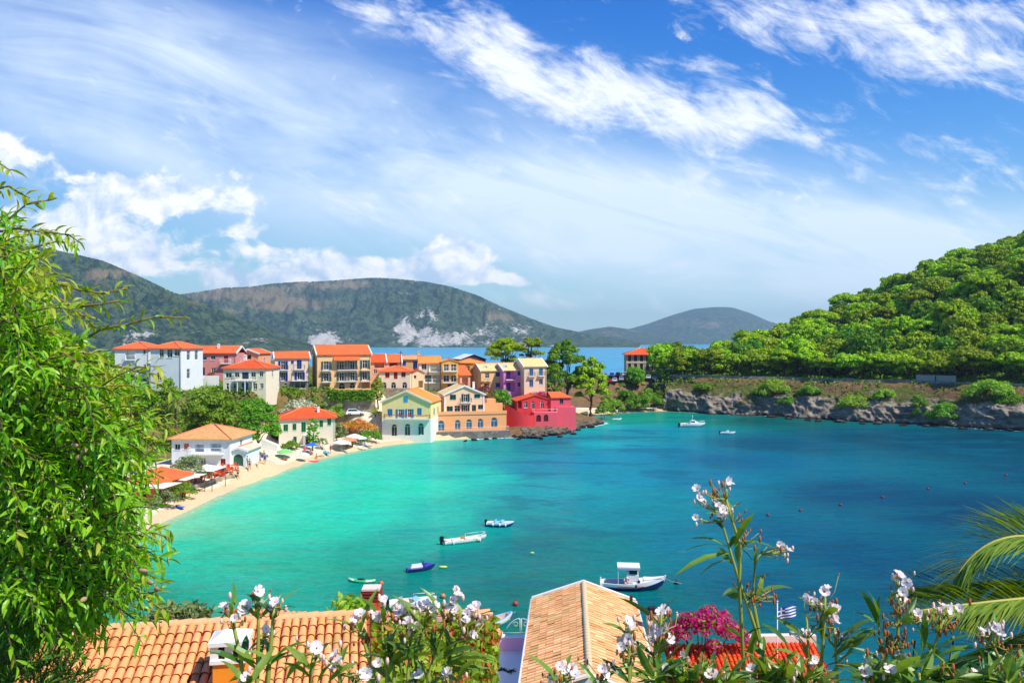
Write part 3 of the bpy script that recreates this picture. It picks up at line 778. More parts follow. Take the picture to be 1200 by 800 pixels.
class House:
    def __init__(s, name, label, pxl, pxr, pyb, Y, depth, rot, eave, cat='house', group=None, width=None, zfix=None, pad=True):
        s.pxc = (pxl+pxr)/2; s.pyb = pyb; s.Y = Y; s.s = Y/F; s.rot = R(rot)
        s.w = width or (pxr-pxl)*s.s/max(.5, math.cos(s.rot)); s.d = depth
        s.e = (pyb-eave)*s.s
        p = P3(s.pxc, pyb, Y)
        if zfix is not None: p.z = zfix
        s.root = empty(name, p, s.rot, label, cat, group)
        s.z0 = p.z
        if pad:
            cx = p.x-math.sin(s.rot)*depth/2; cyy = p.y+math.cos(s.rot)*depth/2
            PADS.append((cx, cyy, s.w/2+.4, depth/2+.4, s.rot, p.z))
        s.F_ = Matrix.Identity(4)
        s.Rt = Matrix.Translation((s.w/2, depth/2, 0)) @ Matrix.Rotation(R(90), 4, 'Z')
        s.Lt = Matrix.Translation((-s.w/2, depth/2, 0)) @ Matrix.Rotation(R(-90), 4, 'Z')
        s.Bk = Matrix.Translation((0, depth, 0)) @ Matrix.Rotation(R(180), 4, 'Z')
    def X(s, px): return (px-s.pxc)*s.s/math.cos(s.rot)
    def Zz(s, py): return (s.pyb-py)*s.s
    def walls(s, bands, front=(), right=(), left=(), gable=None, pitch=.36, wtop=None):
        """bands: [(z0, z1, material)]; openings in photo pixels for the front (px, py, w, h, kind, colour), metres for the sides (x, z, w, h, kind, colour)"""
        def conv(lst, px):
            out = []
            for o in lst:
                if px: x, z, w, h = s.X(o[0]), s.Zz(o[1]), o[2]*s.s/math.cos(s.rot), o[3]*s.s
                else: x, z, w, h = o[:4]
                out.append((x, z, w, h, o[4], o[5] if len(o) > 5 else None))
            return out
        fr, rt, lf = conv(front, True), conv(right, False), conv(left, False)
        lowest = min(b[0] for b in bands)
        for (z0, z1, mat) in bands:
            mb = MB()
            for lst, w, M in ((fr, s.w, s.F_), (rt, s.d, s.Rt), (lf, s.d, s.Lt), ([], s.w, s.Bk)):
                wall_panel(mb, w, z0-(3.2 if z0 == lowest else 0), z1, [(x-a/2, x+a/2, z-b/2, z+b/2, k) for (x, z, a, b, k, c) in lst], M)
            if gable == 'front' and z1 == s.e or (gable == 'front' and abs(z1-s.e) < 1e-6):
                zp = s.e+pitch*s.w/2
                mb.raw([(-s.w/2, 0, s.e), (s.w/2, 0, s.e), (0, 0, zp)], [(0, 1, 2)]); mb.raw([(-s.w/2, s.d, s.e), (s.w/2, s.d, s.e), (0, s.d, zp)], [(2, 1, 0)])
            if gable == 'side' and abs(z1-s.e) < 1e-6:
                zp = s.e+pitch*s.d/2
                for sx in (-1, 1): mb.raw([(sx*s.w/2, 0, s.e), (sx*s.w/2, s.d, s.e), (sx*s.w/2, s.d/2, zp)], [(0, 1, 2)])
            mb.build('wall', mat, s.root)
        for lst, M in ((fr, s.F_), (rt, s.Rt), (lf, s.Lt)):
            for (x, z, a, b, k, c) in lst: window_parts(s.root, M, x, z, a, b, k, c)
        s.pitch = pitch
        if s.e > 5.2 and gable != 'front':
            mb = MB(); x = s.w/2-.18; mb.tube([(x, -.07, .2), (x, -.07, s.e-.25), (x, -.30, s.e-.02)], .055, 6); mb.build('drainpipe', pmat('pipe_grey', (188, 184, 176), .6), s.root)
    def roof(s, kind, mat, ov=.35, verge=None, ridge=True, pitch=None, edge=None):
        p = pitch if pitch is not None else s.pitch; w, d, e = s.w/2, s.d, s.e
        o = ov; lift = .16
        if kind == 'side':      # ridge along x
            zr = e+p*d/2+lift; ze = e-p*o+lift
            pl = [[(-w-o*.6, -o, ze), (w+o*.6, -o, ze), (w+o*.6, d/2, zr), (-w-o*.6, d/2, zr)], [(w+o*.6, d+o, ze), (-w-o*.6, d+o, ze), (-w-o*.6, d/2, zr), (w+o*.6, d/2, zr)]]
            rl = [((-w-o*.6, d/2, zr+.03), (w+o*.6, d/2, zr+.03))]
            vl = [((sx*(w+o*.6), -o, ze), (sx*(w+o*.6), d/2, zr)) for sx in (-1, 1)]+[((sx*(w+o*.6), d+o, ze), (sx*(w+o*.6), d/2, zr)) for sx in (-1, 1)]
        elif kind == 'front':   # gable to the front
            zr = e+p*w+lift; ze = e-p*o+lift
            pl = [[(-w-o, d+o*.6, ze), (-w-o, -o*.6, ze), (0, -o*.6, zr), (0, d+o*.6, zr)], [(w+o, -o*.6, ze), (w+o, d+o*.6, ze), (0, d+o*.6, zr), (0, -o*.6, zr)]]
            rl = [((0, -o*.6, zr+.03), (0, d+o*.6, zr+.03))]
            vl = [((sx*(w+o), yy, ze), (0, yy, zr)) for sx in (-1, 1) for yy in (-o*.6, d+o*.6)]
        elif kind == 'hip':
            ze = e-p*o+lift; m = min(w, d/2); zr = e+p*m+lift
            if w >= d/2: a, b = (-w+m, d/2), (w-m, d/2)
            else: a, b = (0, m), (0, d-m)
            c = [(-w-o, -o, ze), (w+o, -o, ze), (w+o, d+o, ze), (-w-o, d+o, ze)]
            A, B = (*a, zr), (*b, zr)
            if w >= d/2: pl = [[c[0], c[1], B, A], [c[2], c[3], A, B], [c[1], c[2], B], [c[3], c[0], A]]; 
            else: pl = [[c[0], c[1], A], [c[2], c[3], B], [c[1], c[2], B, A], [c[3], c[0], A, B]]
            up = lambda q: (q[0], q[1], q[2]+.03)
            hips = [(c[0], A), (c[1], B if w >= d/2 else A), (c[2], B), (c[3], A if w >= d/2 else B)]
            rl = [(up(A), up(B))]+[(up(q), up(t)) for q, t in hips] if A != B else [(up(q), up(t)) for q, t in hips]
            vl = []
        elif kind == 'shed':    # falls to the front
            ze = e-p*o+lift; zr = e+p*(d+o)+lift
            pl = [[(-w-o*.6, -o, ze), (w+o*.6, -o, ze), (w+o*.6, d+o, zr), (-w-o*.6, d+o, zr)]]; rl = []; vl = [((sx*(w+o*.6), -o, ze), (sx*(w+o*.6), d+o, zr)) for sx in (-1, 1)]
        s.zr = zr
        s.roof_o = uv_roof('roof', pl, mat, s.root, edge=edge)
        if ridge and rl:
            mb = MB()
            for a, b in rl: mb.tube([a, b], .12, 6)
            mb.build('ridge_tiles', mat if False else RIDGE, s.roof_o)
        if verge and vl:
            for a, b in vl:
                mb = MB(); a, b = Vector(a), Vector(b); dirv = (b-a); L = dirv.length
                for q in range(1):
                    n = Vector((0, 0, 1)).cross(dirv).normalized()*.13
                    u = Vector((0, 0, .07)); dn = Vector((0, 0, -.30))
                    mb.raw([a+n+u, a-n+u, a-n+dn, a+n+dn, b+n+u, b-n+u, b-n+dn, b+n+dn], [(0, 1, 2, 3), (7, 6, 5, 4), (0, 4, 5, 1), (1, 5, 6, 2), (2, 6, 7, 3), (3, 7, 4, 0)])
                mb.build('verge', verge, s.roof_o)
    def chimney(s, x, y, zb, w, h, mat, cap=None):
        mb = MB(); mb.box((x, y, zb+h/2), (w, w, h)); mb.box((x, y, zb+h+.05), (w*1.25, w*1.25, .1))
        mb.box((x, y, zb+h+.16), (w*.7, w*.7, .12))
        return mb.build('chimney', mat, s.roof_o)
    def balc(s, px, py, wpx, depth=1.0, **k): balcony(s.root, s.F_, s.X(px), s.Zz(py), wpx*s.s/math.cos(s.rot), depth, **k)
    def part(s, name, mb, mat, parent=None): return mb.build(name, mat, parent or s.root)
RIDGE = pmat('ridge_clay', (226, 132, 84), .85, .25, 2.0)
T_RED = tilemat('red', (232, 92, 44)); T_ORANGE = tilemat('orange', (236, 112, 58)); T_TAN = tilemat('tan', (222, 164, 104))
T_YEL = tilemat('yellow', (232, 206, 140)); T_ORY = tilemat('orange_yellow', (232, 150, 72)); T_PALE = tilemat('pale', (226, 208, 180))
# ------------------------------------------------------------------ the village
BLUE = (38, 82, 170); SKYB = (52, 150, 210); GREEN = (20, 128, 70); TEAL = (28, 100, 100); DRED = (150, 40, 44); GREYG = (128, 138, 132); BROWN = (86, 44, 36)
WROUGHT = IRON
def village():
    # white hotel on the left, two wings
    wm = stucco('bluewhite', (226, 232, 234))
    h = House('hotel_wing', 'white hotel wing with small windows and two balconied recesses', 135, 174, 458, 166, 9, 2, 408.5, 'hotel')
    h.walls([(0, h.e, wm)], [(152.5, 415, 11, 12, 'void'), (153.5, 429, 13, 10, 'void'), (169, 412, 2.8, 5, 'win'), (169.5, 430, 3, 6, 'win'), (143, 446, 6, 8, 'win')], right=[(0, 6, 1.2, 1.6, 'win')])
    h.balc(152.5, 421.3, 12, .5, rail=WHITE); h.balc(153.5, 434.5, 14, .5, rail=WHITE); h.roof('hip', T_ORANGE)
    h = House('hotel_wing', 'white hotel wing with tall windows in one row under the eaves', 175.5, 213, 458, 162, 9, -6, 408, 'hotel')
    h.walls([(0, h.e, wm)], [(189, 414, 5.5, 10, 'win'), (199, 414, 7, 10, 'win'), (208, 413, 7, 8, 'win'), (186, 441, 6, 9, 'win')], right=[(-1.5, 7.2, 1.4, 2, 'win'), (1.8, 7.2, 1.4, 2, 'win'), (-1.5, 3.4, 1.4, 2, 'win')])
    h.roof('hip', T_ORANGE)
    # pink guesthouse
    pk = stucco('pink', (224, 146, 138))
    h = House('guesthouse', 'pink two storey guesthouse with a long orange roof behind the cream villa', 218, 276, 449, 184, 8, 3, 413.5, 'house')
    h.walls([(0, h.e, pk)], [(223.5, 421.5, 10, 9, 'void'), (237.5, 419.5, 10, 5, 'win'), (249.5, 419, 5.5, 5, 'win'), (264.5, 421, 5, 9, 'door', DRED), (224.5, 433, 6, 6, 'win'), (237.7, 435, 5, 9, 'door', BROWN), (250, 434, 5, 6, 'win'), (266, 436, 5, 8, 'win')], right=[(0, 5.5, 1, 1.3, 'win')])
    h.balc(264.5, 425.5, 12, .9, rail=WHITE); h.balc(223.5, 426.5, 10, .4); h.roof('side', T_ORANGE, verge=WHITE); h.chimney(1, 2.5, h.e+.9, .5, 1.0, WHITE)
    # peach gable house
    h = House('gable_house', 'peach house with a white edged gable and one wide brown window above the cream villa', 278, 303, 440, 192, 8, -4, 414, 'house')
    h.walls([(0, h.e, stucco('peach', (236, 170, 128)))], [(290, 418.3, 9, 5, 'shut', BROWN)], right=[(0, 3.5, 1, 1.3, 'win')], gable='front'); h.roof('front', T_ORANGE, verge=WHITE)
    # cream villa
    h = House('villa', 'cream villa with a bright red hipped roof, dark blue windows and a white pergola', 261, 312, 458, 164, 8, -3, 431.5, 'house')
    h.walls([(0, h.e, stucco('cream', (232, 226, 198)))], [(267.5, 439.5, 7.5, 6.4, 'win'), (277.5, 439, 6, 6.4, 'win'), (287.5, 440, 8, 8, 'door', (30, 52, 84)), (297, 438.5, 6, 6.4, 'win'), (306.5, 438, 4.5, 6.4, 'win'), (267, 452.5, 5, 7, 'win'), (275.5, 452.5, 5, 7, 'win'), (287, 453, 8, 9, 'door', (40, 96, 170)), (299, 452.5, 5, 7, 'win'), (307, 452, 4, 6, 'win')], right=[(0, 3.4, 1.1, 1.4, 'win')])
    h.balc(287, 445, 26, 1.6); h.roof('hip', T_RED); h.chimney(-1.2, 3.4, h.e+1.5, .6, 1.0, WHITE)
    mb = MB()
    for i in range(4): mb.box((h.X(274+i*9), -2.2, 1.05), (.16, .16, 2.1))
    mb.box((h.X(287.5), -2.2, 2.18), (5.6, .18, .16))
    for i in range(9): mb.box((h.X(274+i*3.4), -1.15, 2.32), (.09, 2.6, .1))
    h.part('pergola', mb, WHITE)
    # white and rose house with blue shutters
    h = House('townhouse', 'rose and white townhouse with deep blue shutters standing over a stone terrace', 324, 361, 456, 182, 7, 19, 419.5, 'house')
    h.walls([(0, 1.9, stone('house_base', (150, 140, 128))), (1.9, h.e, stucco('rose', (236, 208, 186)))],
            [(332.7, 428, 5, 10, 'french', BLUE), (350, 427, 5.2, 10.5, 'shut', BLUE), (342.6, 424.5, 3, 4, 'shut', BLUE), (332.7, 441, 5, 10, 'french', BLUE), (350.5, 440.5, 5.5, 9, 'french', BLUE), (335, 452, 5.4, 7, 'arch'), (351, 451.7, 12, 7.5, 'win')], left=[(0, 5, 1, 1.4, 'shut', BLUE)], gable='side')
    h.balc(332.7, 433, 11, .8); h.balc(350, 432.5, 12, .8); h.balc(350.5, 445.6, 18, .8); h.roof('side', T_ORANGE, verge=WHITE)
    # large ochre hotel
    oc = stucco('ochre', (242, 194, 136))
    h = House('hotel', 'large ochre three storey hotel with iron balconies and a long orange roof', 374.5, 432.5, 456, 184, 9, 21, 415, 'hotel')
    f = []
    for (px, y1, y2) in ((384, 428, 441.5), (400.7, 428, 441.3), (412.3, 427.6, 441), (426, 427, 440.5)):
        f += [(px, y1, 5.4, 10, 'french', GREYG), (px, y2, 5.4, 10, 'french', GREYG)]
    f += [(384, 453, 8, 6.2, 'void'), (401, 451.8, 7, 7.6, 'arch'), (412.3, 451.5, 6, 7, 'arch'), (427, 452, 8, 7, 'void'), (383, 417.2, 3, 1.6, 'win'), (407, 416.8, 4, 1.2, 'win'), (426, 416.6, 3, 1.4, 'win')]
    h.walls([(0, h.e, oc)], f, left=[(-1.5, 2.2, 1, 1.4, 'win')], right=[(0, 5.8, 1, 1.5, 'win'), (0, 2.4, 1, 1.5, 'win')], gable='side', pitch=.42)
    for px in (384, 426):
        for py in (433.4, 446.7): h.balc(px, py, 10.5, .9)
    h.balc(406.5, 433.2, 22, .9); h.balc(406.5, 446.4, 22, .9); h.roof('side', T_ORANGE, verge=stucco('cream', (232, 226, 198)))
    cp = uv_roof('canopy', [[(h.X(391.5), -1.4, h.Zz(421.4)), (h.X(419.5), -1.4, h.Zz(421.4)), (h.X(419), -.01, h.Zz(417.6)), (h.X(392), -.01, h.Zz(417.6))]], T_ORANGE, h.root)
    # stepped pair of small pink houses
    sm = stucco('salmon', (228, 172, 142))
    h = House('cottage', 'small salmon cottage with a steep orange roof right of the ochre hotel', 434.5, 452, 440, 196, 7, 14, 424, 'house')
    h.walls([(0, h.e, sm)], [(444.5, 428, 11, 5.6, 'void'), (440, 435, 4, 5, 'win')], gable='side', pitch=.5); h.roof('side', T_RED, verge=WHITE)
    h = House('cottage', 'small salmon cottage with a brown double door and white verge beside the tall pole', 453, 470, 440, 199, 7, 14, 424, 'house')
    h.walls([(0, h.e, sm)], [(461, 427.6, 9, 5.4, 'door', BROWN), (460, 435, 4, 5, 'win')], gable='side', pitch=.5); h.roof('side', T_ORANGE, verge=WHITE)
    # house with red shutters
    h = House('townhouse', 'low cream house with dark red shutters and a flat orange hipped roof', 444, 480.5, 456, 190, 7, 3, 435, 'house')
    h.walls([(0, h.e, stucco('warmcream', (240, 218, 188)))], [(454, 439.3, 5, 6, 'shut', DRED), (463.6, 440, 4.4, 8, 'door', DRED), (472.7, 438.8, 5, 5.6, 'shut', DRED), (450, 451, 6, 7, 'arch'), (461, 451, 6, 7, 'arch'), (474, 451, 6, 7, 'arch')], left=[(0, 2.9, .9, 1.2, 'shut', DRED)]); h.roof('hip', T_ORANGE, pitch=.3)
    # tan house with blue windows
    h = House('house', 'tan flat fronted house with blue windows below the far sea', 470, 493, 440, 210, 8, 6, 421, 'house')
    h.walls([(0, h.e, stucco('tan', (226, 182, 124)))], [(473.8, 425.6, 4, 5, 'shut', BLUE), (486.5, 428, 5, 10, 'shut', BLUE), (480, 435, 4, 5, 'win')], gable='side', pitch=.2); h.roof('side', T_TAN)
    h.chimney(2, 4, h.e+.8, .6, 1.1, stucco('tan', (226, 182, 124)))
    h = House('cottage', 'narrow cream gabled cottage with a brown roof left of the balconied duplex', 483, 497, 456, 195, 6, 16, 437, 'house')
    h.walls([(0, h.e, stucco('sandcream', (238, 208, 164)))], [(486.5, 441.5, 3, 4, 'win'), (493, 450, 5, 8, 'void')], left=[(0, 2, .9, 1.2, 'win')], gable='front', pitch=.5); h.roof('front', tilemat('brown', (176, 98, 62)))
    # duplex with wide balconies
    h = House('duplex', 'cream half of a duplex with wide glazed balconies under a tan orange roof', 491, 516.5, 457, 198, 8, 8, 425, 'house')
    h.walls([(0, h.e, stucco('palecream', (238, 226, 198)))], [(497, 429.6, 6, 7, 'win'), (509, 430.5, 9, 9, 'void'), (502, 443.5, 8, 8.5, 'win'), (511.5, 443.5, 9, 8.5, 'void')], left=[(0, 4.6, 1, 1.3, 'win')], gable='side'); h.balc(508.5, 435, 15, .9, rail=WHITE); h.balc(505, 448, 22, .9, rail=WHITE); h.roof('side', T_ORY)
    h = House('duplex', 'orange gabled half of a duplex with two long balconies', 517.5, 537, 458, 197, 8, 8, 424, 'house')
    h.walls([(0, h.e, stucco('orange', (238, 174, 88)))], [(523, 430.5, 6, 8, 'win'), (531.5, 430.5, 6.5, 8, 'win'), (523, 443.5, 7, 8, 'win'), (531.5, 443.5, 6.5, 8, 'win'), (527, 453, 5, 6, 'door', BROWN)], right=[(0, 4.5, 1, 1.2, 'win')], gable='front', pitch=.3); h.balc(527.3, 434.6, 17, .9, rail=WHITE); h.balc(527.3, 447.7, 17, .9, rail=IRON); h.roof('front', T_ORY)
    # orange house behind
    h = House('house', 'deep orange house with a broad low roof in front of the dark gabled hall', 540, 567, 452, 210, 9, 10, 425, 'house')
    h.walls([(0, h.e, stucco('deeporange', (238, 158, 62)))], [(548, 432, 5, 6, 'win'), (560, 432, 5, 6, 'win'), (548, 443, 7, 8, 'void')], left=[(0, 4, 1, 1.2, 'win')]); h.roof('hip', T_ORY, pitch=.28)
    h = House('cottage', 'little salmon porch house with a tilted red tiled roof beside the dark bougainvillea', 539, 551, 455, 201, 4, 24, 439, 'house')
    h.walls([(0, h.e, stucco('salmon', (228, 172, 142)))], [(545, 447, 7, 9, 'void')]); h.roof('shed', T_ORANGE, pitch=.5)
    # dark hall
    h = House('hall', 'dark gabled hall with one white roof slope on the skyline of the headland', 541, 569, 440, 226, 12, 16, 421, 'building')
    h.walls([(0, h.e, pmat('dark_boards', (52, 54, 58), .8, .2))], [(550, 430, 5, 6, 'win'), (560, 430, 5, 6, 'win')], gable='front', pitch=.36); h.roof('front', tilemat('white_sheet', (226, 226, 222), var=.08), edge=pmat('dark_boards', (52, 54, 58), .8, .2), ridge=False)
    # row of three with yellow roofs
    h = House('terrace_house', 'apricot end house of the row with a yellow roof and small blue windows', 564, 589.5, 462, 204, 8, 19, 434, 'house', 'row of yellow roofed houses')
    h.walls([(0, h.e, stucco('apricot', (240, 196, 140)))], [(583.5, 438.6, 5, 5.4, 'shut', BLUE), (583.5, 451.2, 5, 5.4, 'shut', BLUE), (571, 440, 5, 6, 'win'), (571, 453, 5, 7, 'win')], left=[(0, 4.2, 1, 1.3, 'win'), (-1, 1.7, 1, 1.3, 'win')], gable='side', pitch=.4); h.roof('side', T_YEL, verge=WHITE)
    dorm(h, 571.5)
    h = House('terrace_house', 'lilac middle house of the row with purple recesses and bright blue windows', 590.2, 613.5, 462, 202.5, 8, 19, 433.5, 'house', 'row of yellow roofed houses')
    li = stucco('lilac', (214, 140, 200))
    h.walls([(0, h.e, li)], [(597.7, 439, 10, 10.5, 'void'), (598, 453, 10.5, 11, 'void'), (608.6, 437.6, 4, 5.4, 'shut', BLUE), (608.6, 450.6, 4, 5.4, 'shut', BLUE)], gable='side', pitch=.4); h.balc(597.7, 444.4, 11, .7, rail=pmat('purple_iron', (90, 50, 130))); h.roof('side', T_YEL, verge=WHITE)
    mb = MB()
    for zc, px in ((h.Zz(439), 597.7), (h.Zz(453), 598)): mb.box((h.X(px), 1.24, zc), (1.0, .06, 1.9))
    h.part('door', mb, pmat('purple_door', (92, 58, 150), .6)); dorm(h, 595)
    h = House('terrace_house', 'beige end house of the row with pale blue shutters, taller than its neighbours', 614.2, 640.5, 460, 201, 9, 17, 429, 'house', 'row of yellow roofed houses')
    h.walls([(0, h.e, stucco('beige', (228, 204, 172)))], [(622.6, 436, 4.6, 8.6, 'shut', (84, 140, 190)), (634, 435.6, 4.6, 8.6, 'shut', (84, 140, 190)), (622.6, 449, 4.6, 8, 'shut', (84, 140, 190)), (634, 447.5, 4.6, 6.5, 'win')], right=[(0, 4.8, 1, 1.4, 'win')], gable='side', pitch=.4); h.balc(622.6, 440.5, 8, .7); h.balc(634, 440.2, 8, .7); h.roof('side', T_YEL, verge=WHITE)
    # yellow house on the water
    h = House('waterfront_house', 'yellow and white gabled house with sky blue shutters and a long balcony', 447, 505, 515.5, 174, 11, -7, 471, 'house')
    zb = h.Zz(490)
    h.walls([(0, zb, stucco('chalkwhite', (240, 234, 224))), (zb, h.e, stucco('yellow', (246, 224, 152)))],
            [(456.6, 483.4, 6, 8.4, 'shut', SKYB), (468.8, 484.4, 5, 10, 'french', SKYB), (480, 484, 5, 10, 'french', SKYB), (491.6, 482, 5.4, 8.4, 'shut', SKYB), (461.7, 503.5, 7, 14, 'arch'), (477.5, 502.8, 7, 14, 'arch'), (493.5, 502, 7, 14, 'arch')], right=[(-2, 6, 1.1, 1.5, 'shut', SKYB), (2, 6, 1.1, 1.5, 'shut', SKYB)], left=[(0, 6, 1.1, 1.5, 'shut', SKYB)], gable='front', pitch=.44)
    h.balc(477.5, 490.2, 54, 1.1, rail=pmat('dark_rail', (84, 66, 60), .6)); h.roof('front', T_ORY, verge=stucco('cream', (232, 226, 198)))
    mb = MB(); x, z = h.X(475.5), h.Zz(467.6)
    for sx in (-1, 1): mb.box((x+sx*.24, -.04, z), (.44, .06, 1.2))
    h.part('shutter', mb, pmat('shutter_%d_%d_%d' % SKYB, SKYB, .6, .12, 3.0))
    mb = MB(); rr = random.Random(3)
    for i in range(26): mb.ball((h.X(452+i*2), -1.12, zb+.55+rr.random()*.3), .10+rr.random()*.06, 5)
    h.part('geranium', mb, pmat('geranium', (190, 60, 60), .8, .3, 8))
    # orange house with arcade
    oh = stucco('arcade', (248, 172, 116))
    h = House('arcade_house', 'apricot waterfront house with green shutters above an orange arcade of five arches', 521, 567.5, 505, 184.5, 9, 13, 462, 'house')
    h.walls([(h.Zz(484.5), h.e, stucco('apricotpink', (246, 204, 166)))],
            [(531, 465, 7, 6.2, 'shut', TEAL), (545.6, 466, 4.6, 9.5, 'french', TEAL), (559, 463.6, 7, 5.8, 'shut', TEAL), (527.4, 478.5, 7, 6, 'shut', TEAL), (536, 479, 7, 8.5, 'win', None), (545.6, 479, 4.6, 9.5, 'french', TEAL), (555.3, 479.3, 5, 9.8, 'shut', TEAL), (563, 477, 6, 5.4, 'shut', TEAL)],
            left=[(0, 7.0, 1, 1.4, 'shut', TEAL)], gable='front', pitch=.42)
    h.balc(545.6, 471, 13, .8); h.roof('front', T_YEL, verge=WHITE); h.chimney(2.6, 2.5, h.e+1.2, .5, 1.4, WHITE)
    mb = MB(); mb.box((h.w/2-.16, -.05, (h.e+h.Zz(484.5))/2), (.34, .1, h.e-h.Zz(484.5)-.1)); mb.box((-h.w/2+.16, -.05, (h.e+h.Zz(484.5))/2), (.34, .1, h.e-h.Zz(484.5)-.1)); h.part('corner_pilaster', mb, WHITE)
    # terrace block of the arcade
    zt = h.Zz(484.5); x0, x1 = h.X(507.5), h.X(591)
    mb = MB(); fr = []
    for (px, py, w_, hh) in ((516, 496.4, 8, 13.4), (534.6, 495.8, 7, 12.8), (547.6, 495.4, 7, 12.8), (560.6, 495, 7, 12.8), (576.6, 494.2, 8, 13.4)):
        fr.append((h.X(px), h.Zz(py)-.0, w_*h.s, hh*h.s*.86))
    Mw = Matrix.Translation(((x0+x1)/2, -2.2, 0)); W = x1-x0
    wall_panel(mb, W, -1.6, zt, [(x-(x0+x1)/2-w_/2, x-(x0+x1)/2+w_/2, z-hh/2, z+hh/2, 'arch') for x, z, w_, hh in fr], Mw)
    mb.raw([(x0, -2.2, zt), (x1, -2.2, zt), (x1, 8, zt), (x0, 8, zt)], [(0, 1, 2, 3)])
    for xx in (x0, x1): mb.raw([(xx, -2.2, -1.6), (xx, 8, -1.6), (xx, 8, zt), (xx, -2.2, zt)], [(0, 1, 2, 3)])
    mb.bx(x0-.05, x1+.05, -2.35, -2.15, zt+.002, zt+.75); mb.bx(h.X(569), x1, 2, 2.3, zt, zt+2.2); mb.bx(x0, h.X(519), 3, 3.3, zt, zt+2.4); mb.bx(h.X(573), h.X(583), 2.3, 5, zt, zt+3.1)
    h.part('wall', mb, oh)
    for x, z, w_, hh in fr: window_parts(h.root, Mw, x-(x0+x1)/2, z, w_, hh, 'arch', glass=GLASSB)
    pd = h.root.matrix_basis @ Vector(((x0+x1)/2, 2.5, 0)); PADS.append((pd.x, pd.y, W/2, 5, h.rot, h.z0))
    railing(h.root, [(h.X(511), -3.9, .35), (h.X(592), -3.9, .35), (h.X(592), -2.4, .35)], .95, WHITE, gap=.5)
    mb = MB(); mb.bx(h.X(507), h.X(593), -4.2, -2.2, -2.2, .34); h.part('quay', mb, stone('quay', (128, 122, 112), 1.0))
    # crimson house on the point
    rd = stucco('crimson', (218, 66, 70)); rd2 = stucco('crimson_light', (234, 94, 108))
    h = House('crimson_house', 'crimson waterfront house of stepped blocks with arched openings on the rocky point', 606, 648, 498, 194, 8, 10, 469.5, 'house')
    h.walls([(0, h.e, rd)], [(609.3, 474, 4.4, 8, 'void'), (616, 474, 4, 7, 'win'), (624.6, 474, 4.4, 8, 'arch'), (635.6, 473.4, 4.4, 8, 'arch')], left=[(0, 4.5, 1, 1.5, 'win')], gable='front', pitch=.3); h.roof('front', T_RED)
    mb = MB(); x0, x1 = h.X(623), h.X(650.5); zt = h.Zz(482); Mw = Matrix.Translation(((x0+x1)/2, -3.2, 0))
    op = [(h.X(px)-(x0+x1)/2, h.Zz(py), 5.6*h.s, 8*h.s) for px, py in ((628, 488.4), (636.6, 488.2))]
    wall_panel(mb, x1-x0, -1.8, zt, [(x-a/2, x+a/2, z-b/2, z+b/2, 'arch') for x, z, a, b in op], Mw)
    mb.raw([(x0, -3.2, zt), (x1, -3.2, zt), (x1, -.01, zt), (x0, -.01, zt)], [(0, 1, 2, 3)])
    for xx in (x0, x1): mb.raw([(xx, -3.2, -1.8), (xx, -.01, -1.8), (xx, -.01, zt), (xx, -3.2, zt)], [(0, 1, 2, 3)])
    h.part('wall', mb, rd2)
    for x, z, a, b in op: window_parts(h.root, Mw, x, z, a, b, 'arch', frame=pmat('brown_frame', (110, 50, 44)), glass=pmat('red_dark', (92, 24, 30), .4))
    railing(h.root, [(x0+.1, -.1, zt), (x0+.1, -3.1, zt), (x1-.1, -3.1, zt), (x1-.1, -.1, zt)], .8, WHITE, gap=.7)
    # side wing
    xw0, xw1 = h.X(645), h.X(668.5); ze = h.Zz(466)
    mb = MB(); Mw = Matrix.Translation(((xw0+xw1)/2, -.6, 0))
    op = (h.X(657.7)-(xw0+xw1)/2, h.Zz(470), .9, 1.2)
    wall_panel(mb, xw1-xw0, -1.2, ze, [(op[0]-.45, op[0]+.45, op[1]-.6, op[1]+.6, 'win')], Mw)
    for xx in (xw0, xw1): mb.raw([(xx, -.6, -1.2), (xx, 6, -1.2), (xx, 6, ze), (xx, -.6, ze)], [(0, 1, 2, 3)])
    mb.bx(h.X(668), h.X(674), -1.2, 3, -1.2, h.Zz(477)); mb.bx(h.X(650.6), h.X(668), -1.2, -.65, -1.2, h.Zz(477))
    h.part('wall', mb, rd2); window_parts(h.root, Mw, op[0], op[1], .9, 1.2, 'win', frame=pmat('grey_frame', (120, 120, 126)))
    o = .3; uv_roof('roof', [[(xw0, -.6-o, ze+.1), (xw1+o, -.6-o, ze+.1), (xw1+o-2, 3, ze+1.3), (xw0, 3, ze+1.3)], [(xw1+o, -.6-o, ze+.1), (xw1+o, 6+o, ze+.1), (xw1+o-2, 3, ze+1.3)], [(xw1+o, 6+o, ze+.1), (xw0, 6+o, ze+.1), (xw0, 3, ze+1.3), (xw1+o-2, 3, ze+1.3)]], T_ORANGE, h.root)
    # curved garden wall running down towards the arcade
    mb = MB(); n = 14; prev = None
    for i in range(n+1):
        t = i/n; px = 590+34*t; x = h.X(px); y = -3.4-1.6*math.sin(t*math.pi)+(1-t)*1.2; zt_ = h.Zz(472+12*min(1, t*1.6)) if t < .62 else h.Zz(484+1*t)
        cur = [(x, y, -2.2), (x, y, zt_), (x, y+.45, zt_), (x, y+.45, -2.2)]
        if prev: mb.raw(prev+cur, [(0, 4, 5, 1), (1, 5, 6, 2), (2, 6, 7, 3)])
        prev = cur
    h.part('garden_wall', mb, rd)
    mb = MB(); mb.bx(h.X(606), h.X(623), -2.6, -.05, -1.5, h.Zz(490)); mb.bx(h.X(613), h.X(616), -2.65, -2.3, h.Zz(490)+.002, h.Zz(480)); h.part('porch', mb, rd)
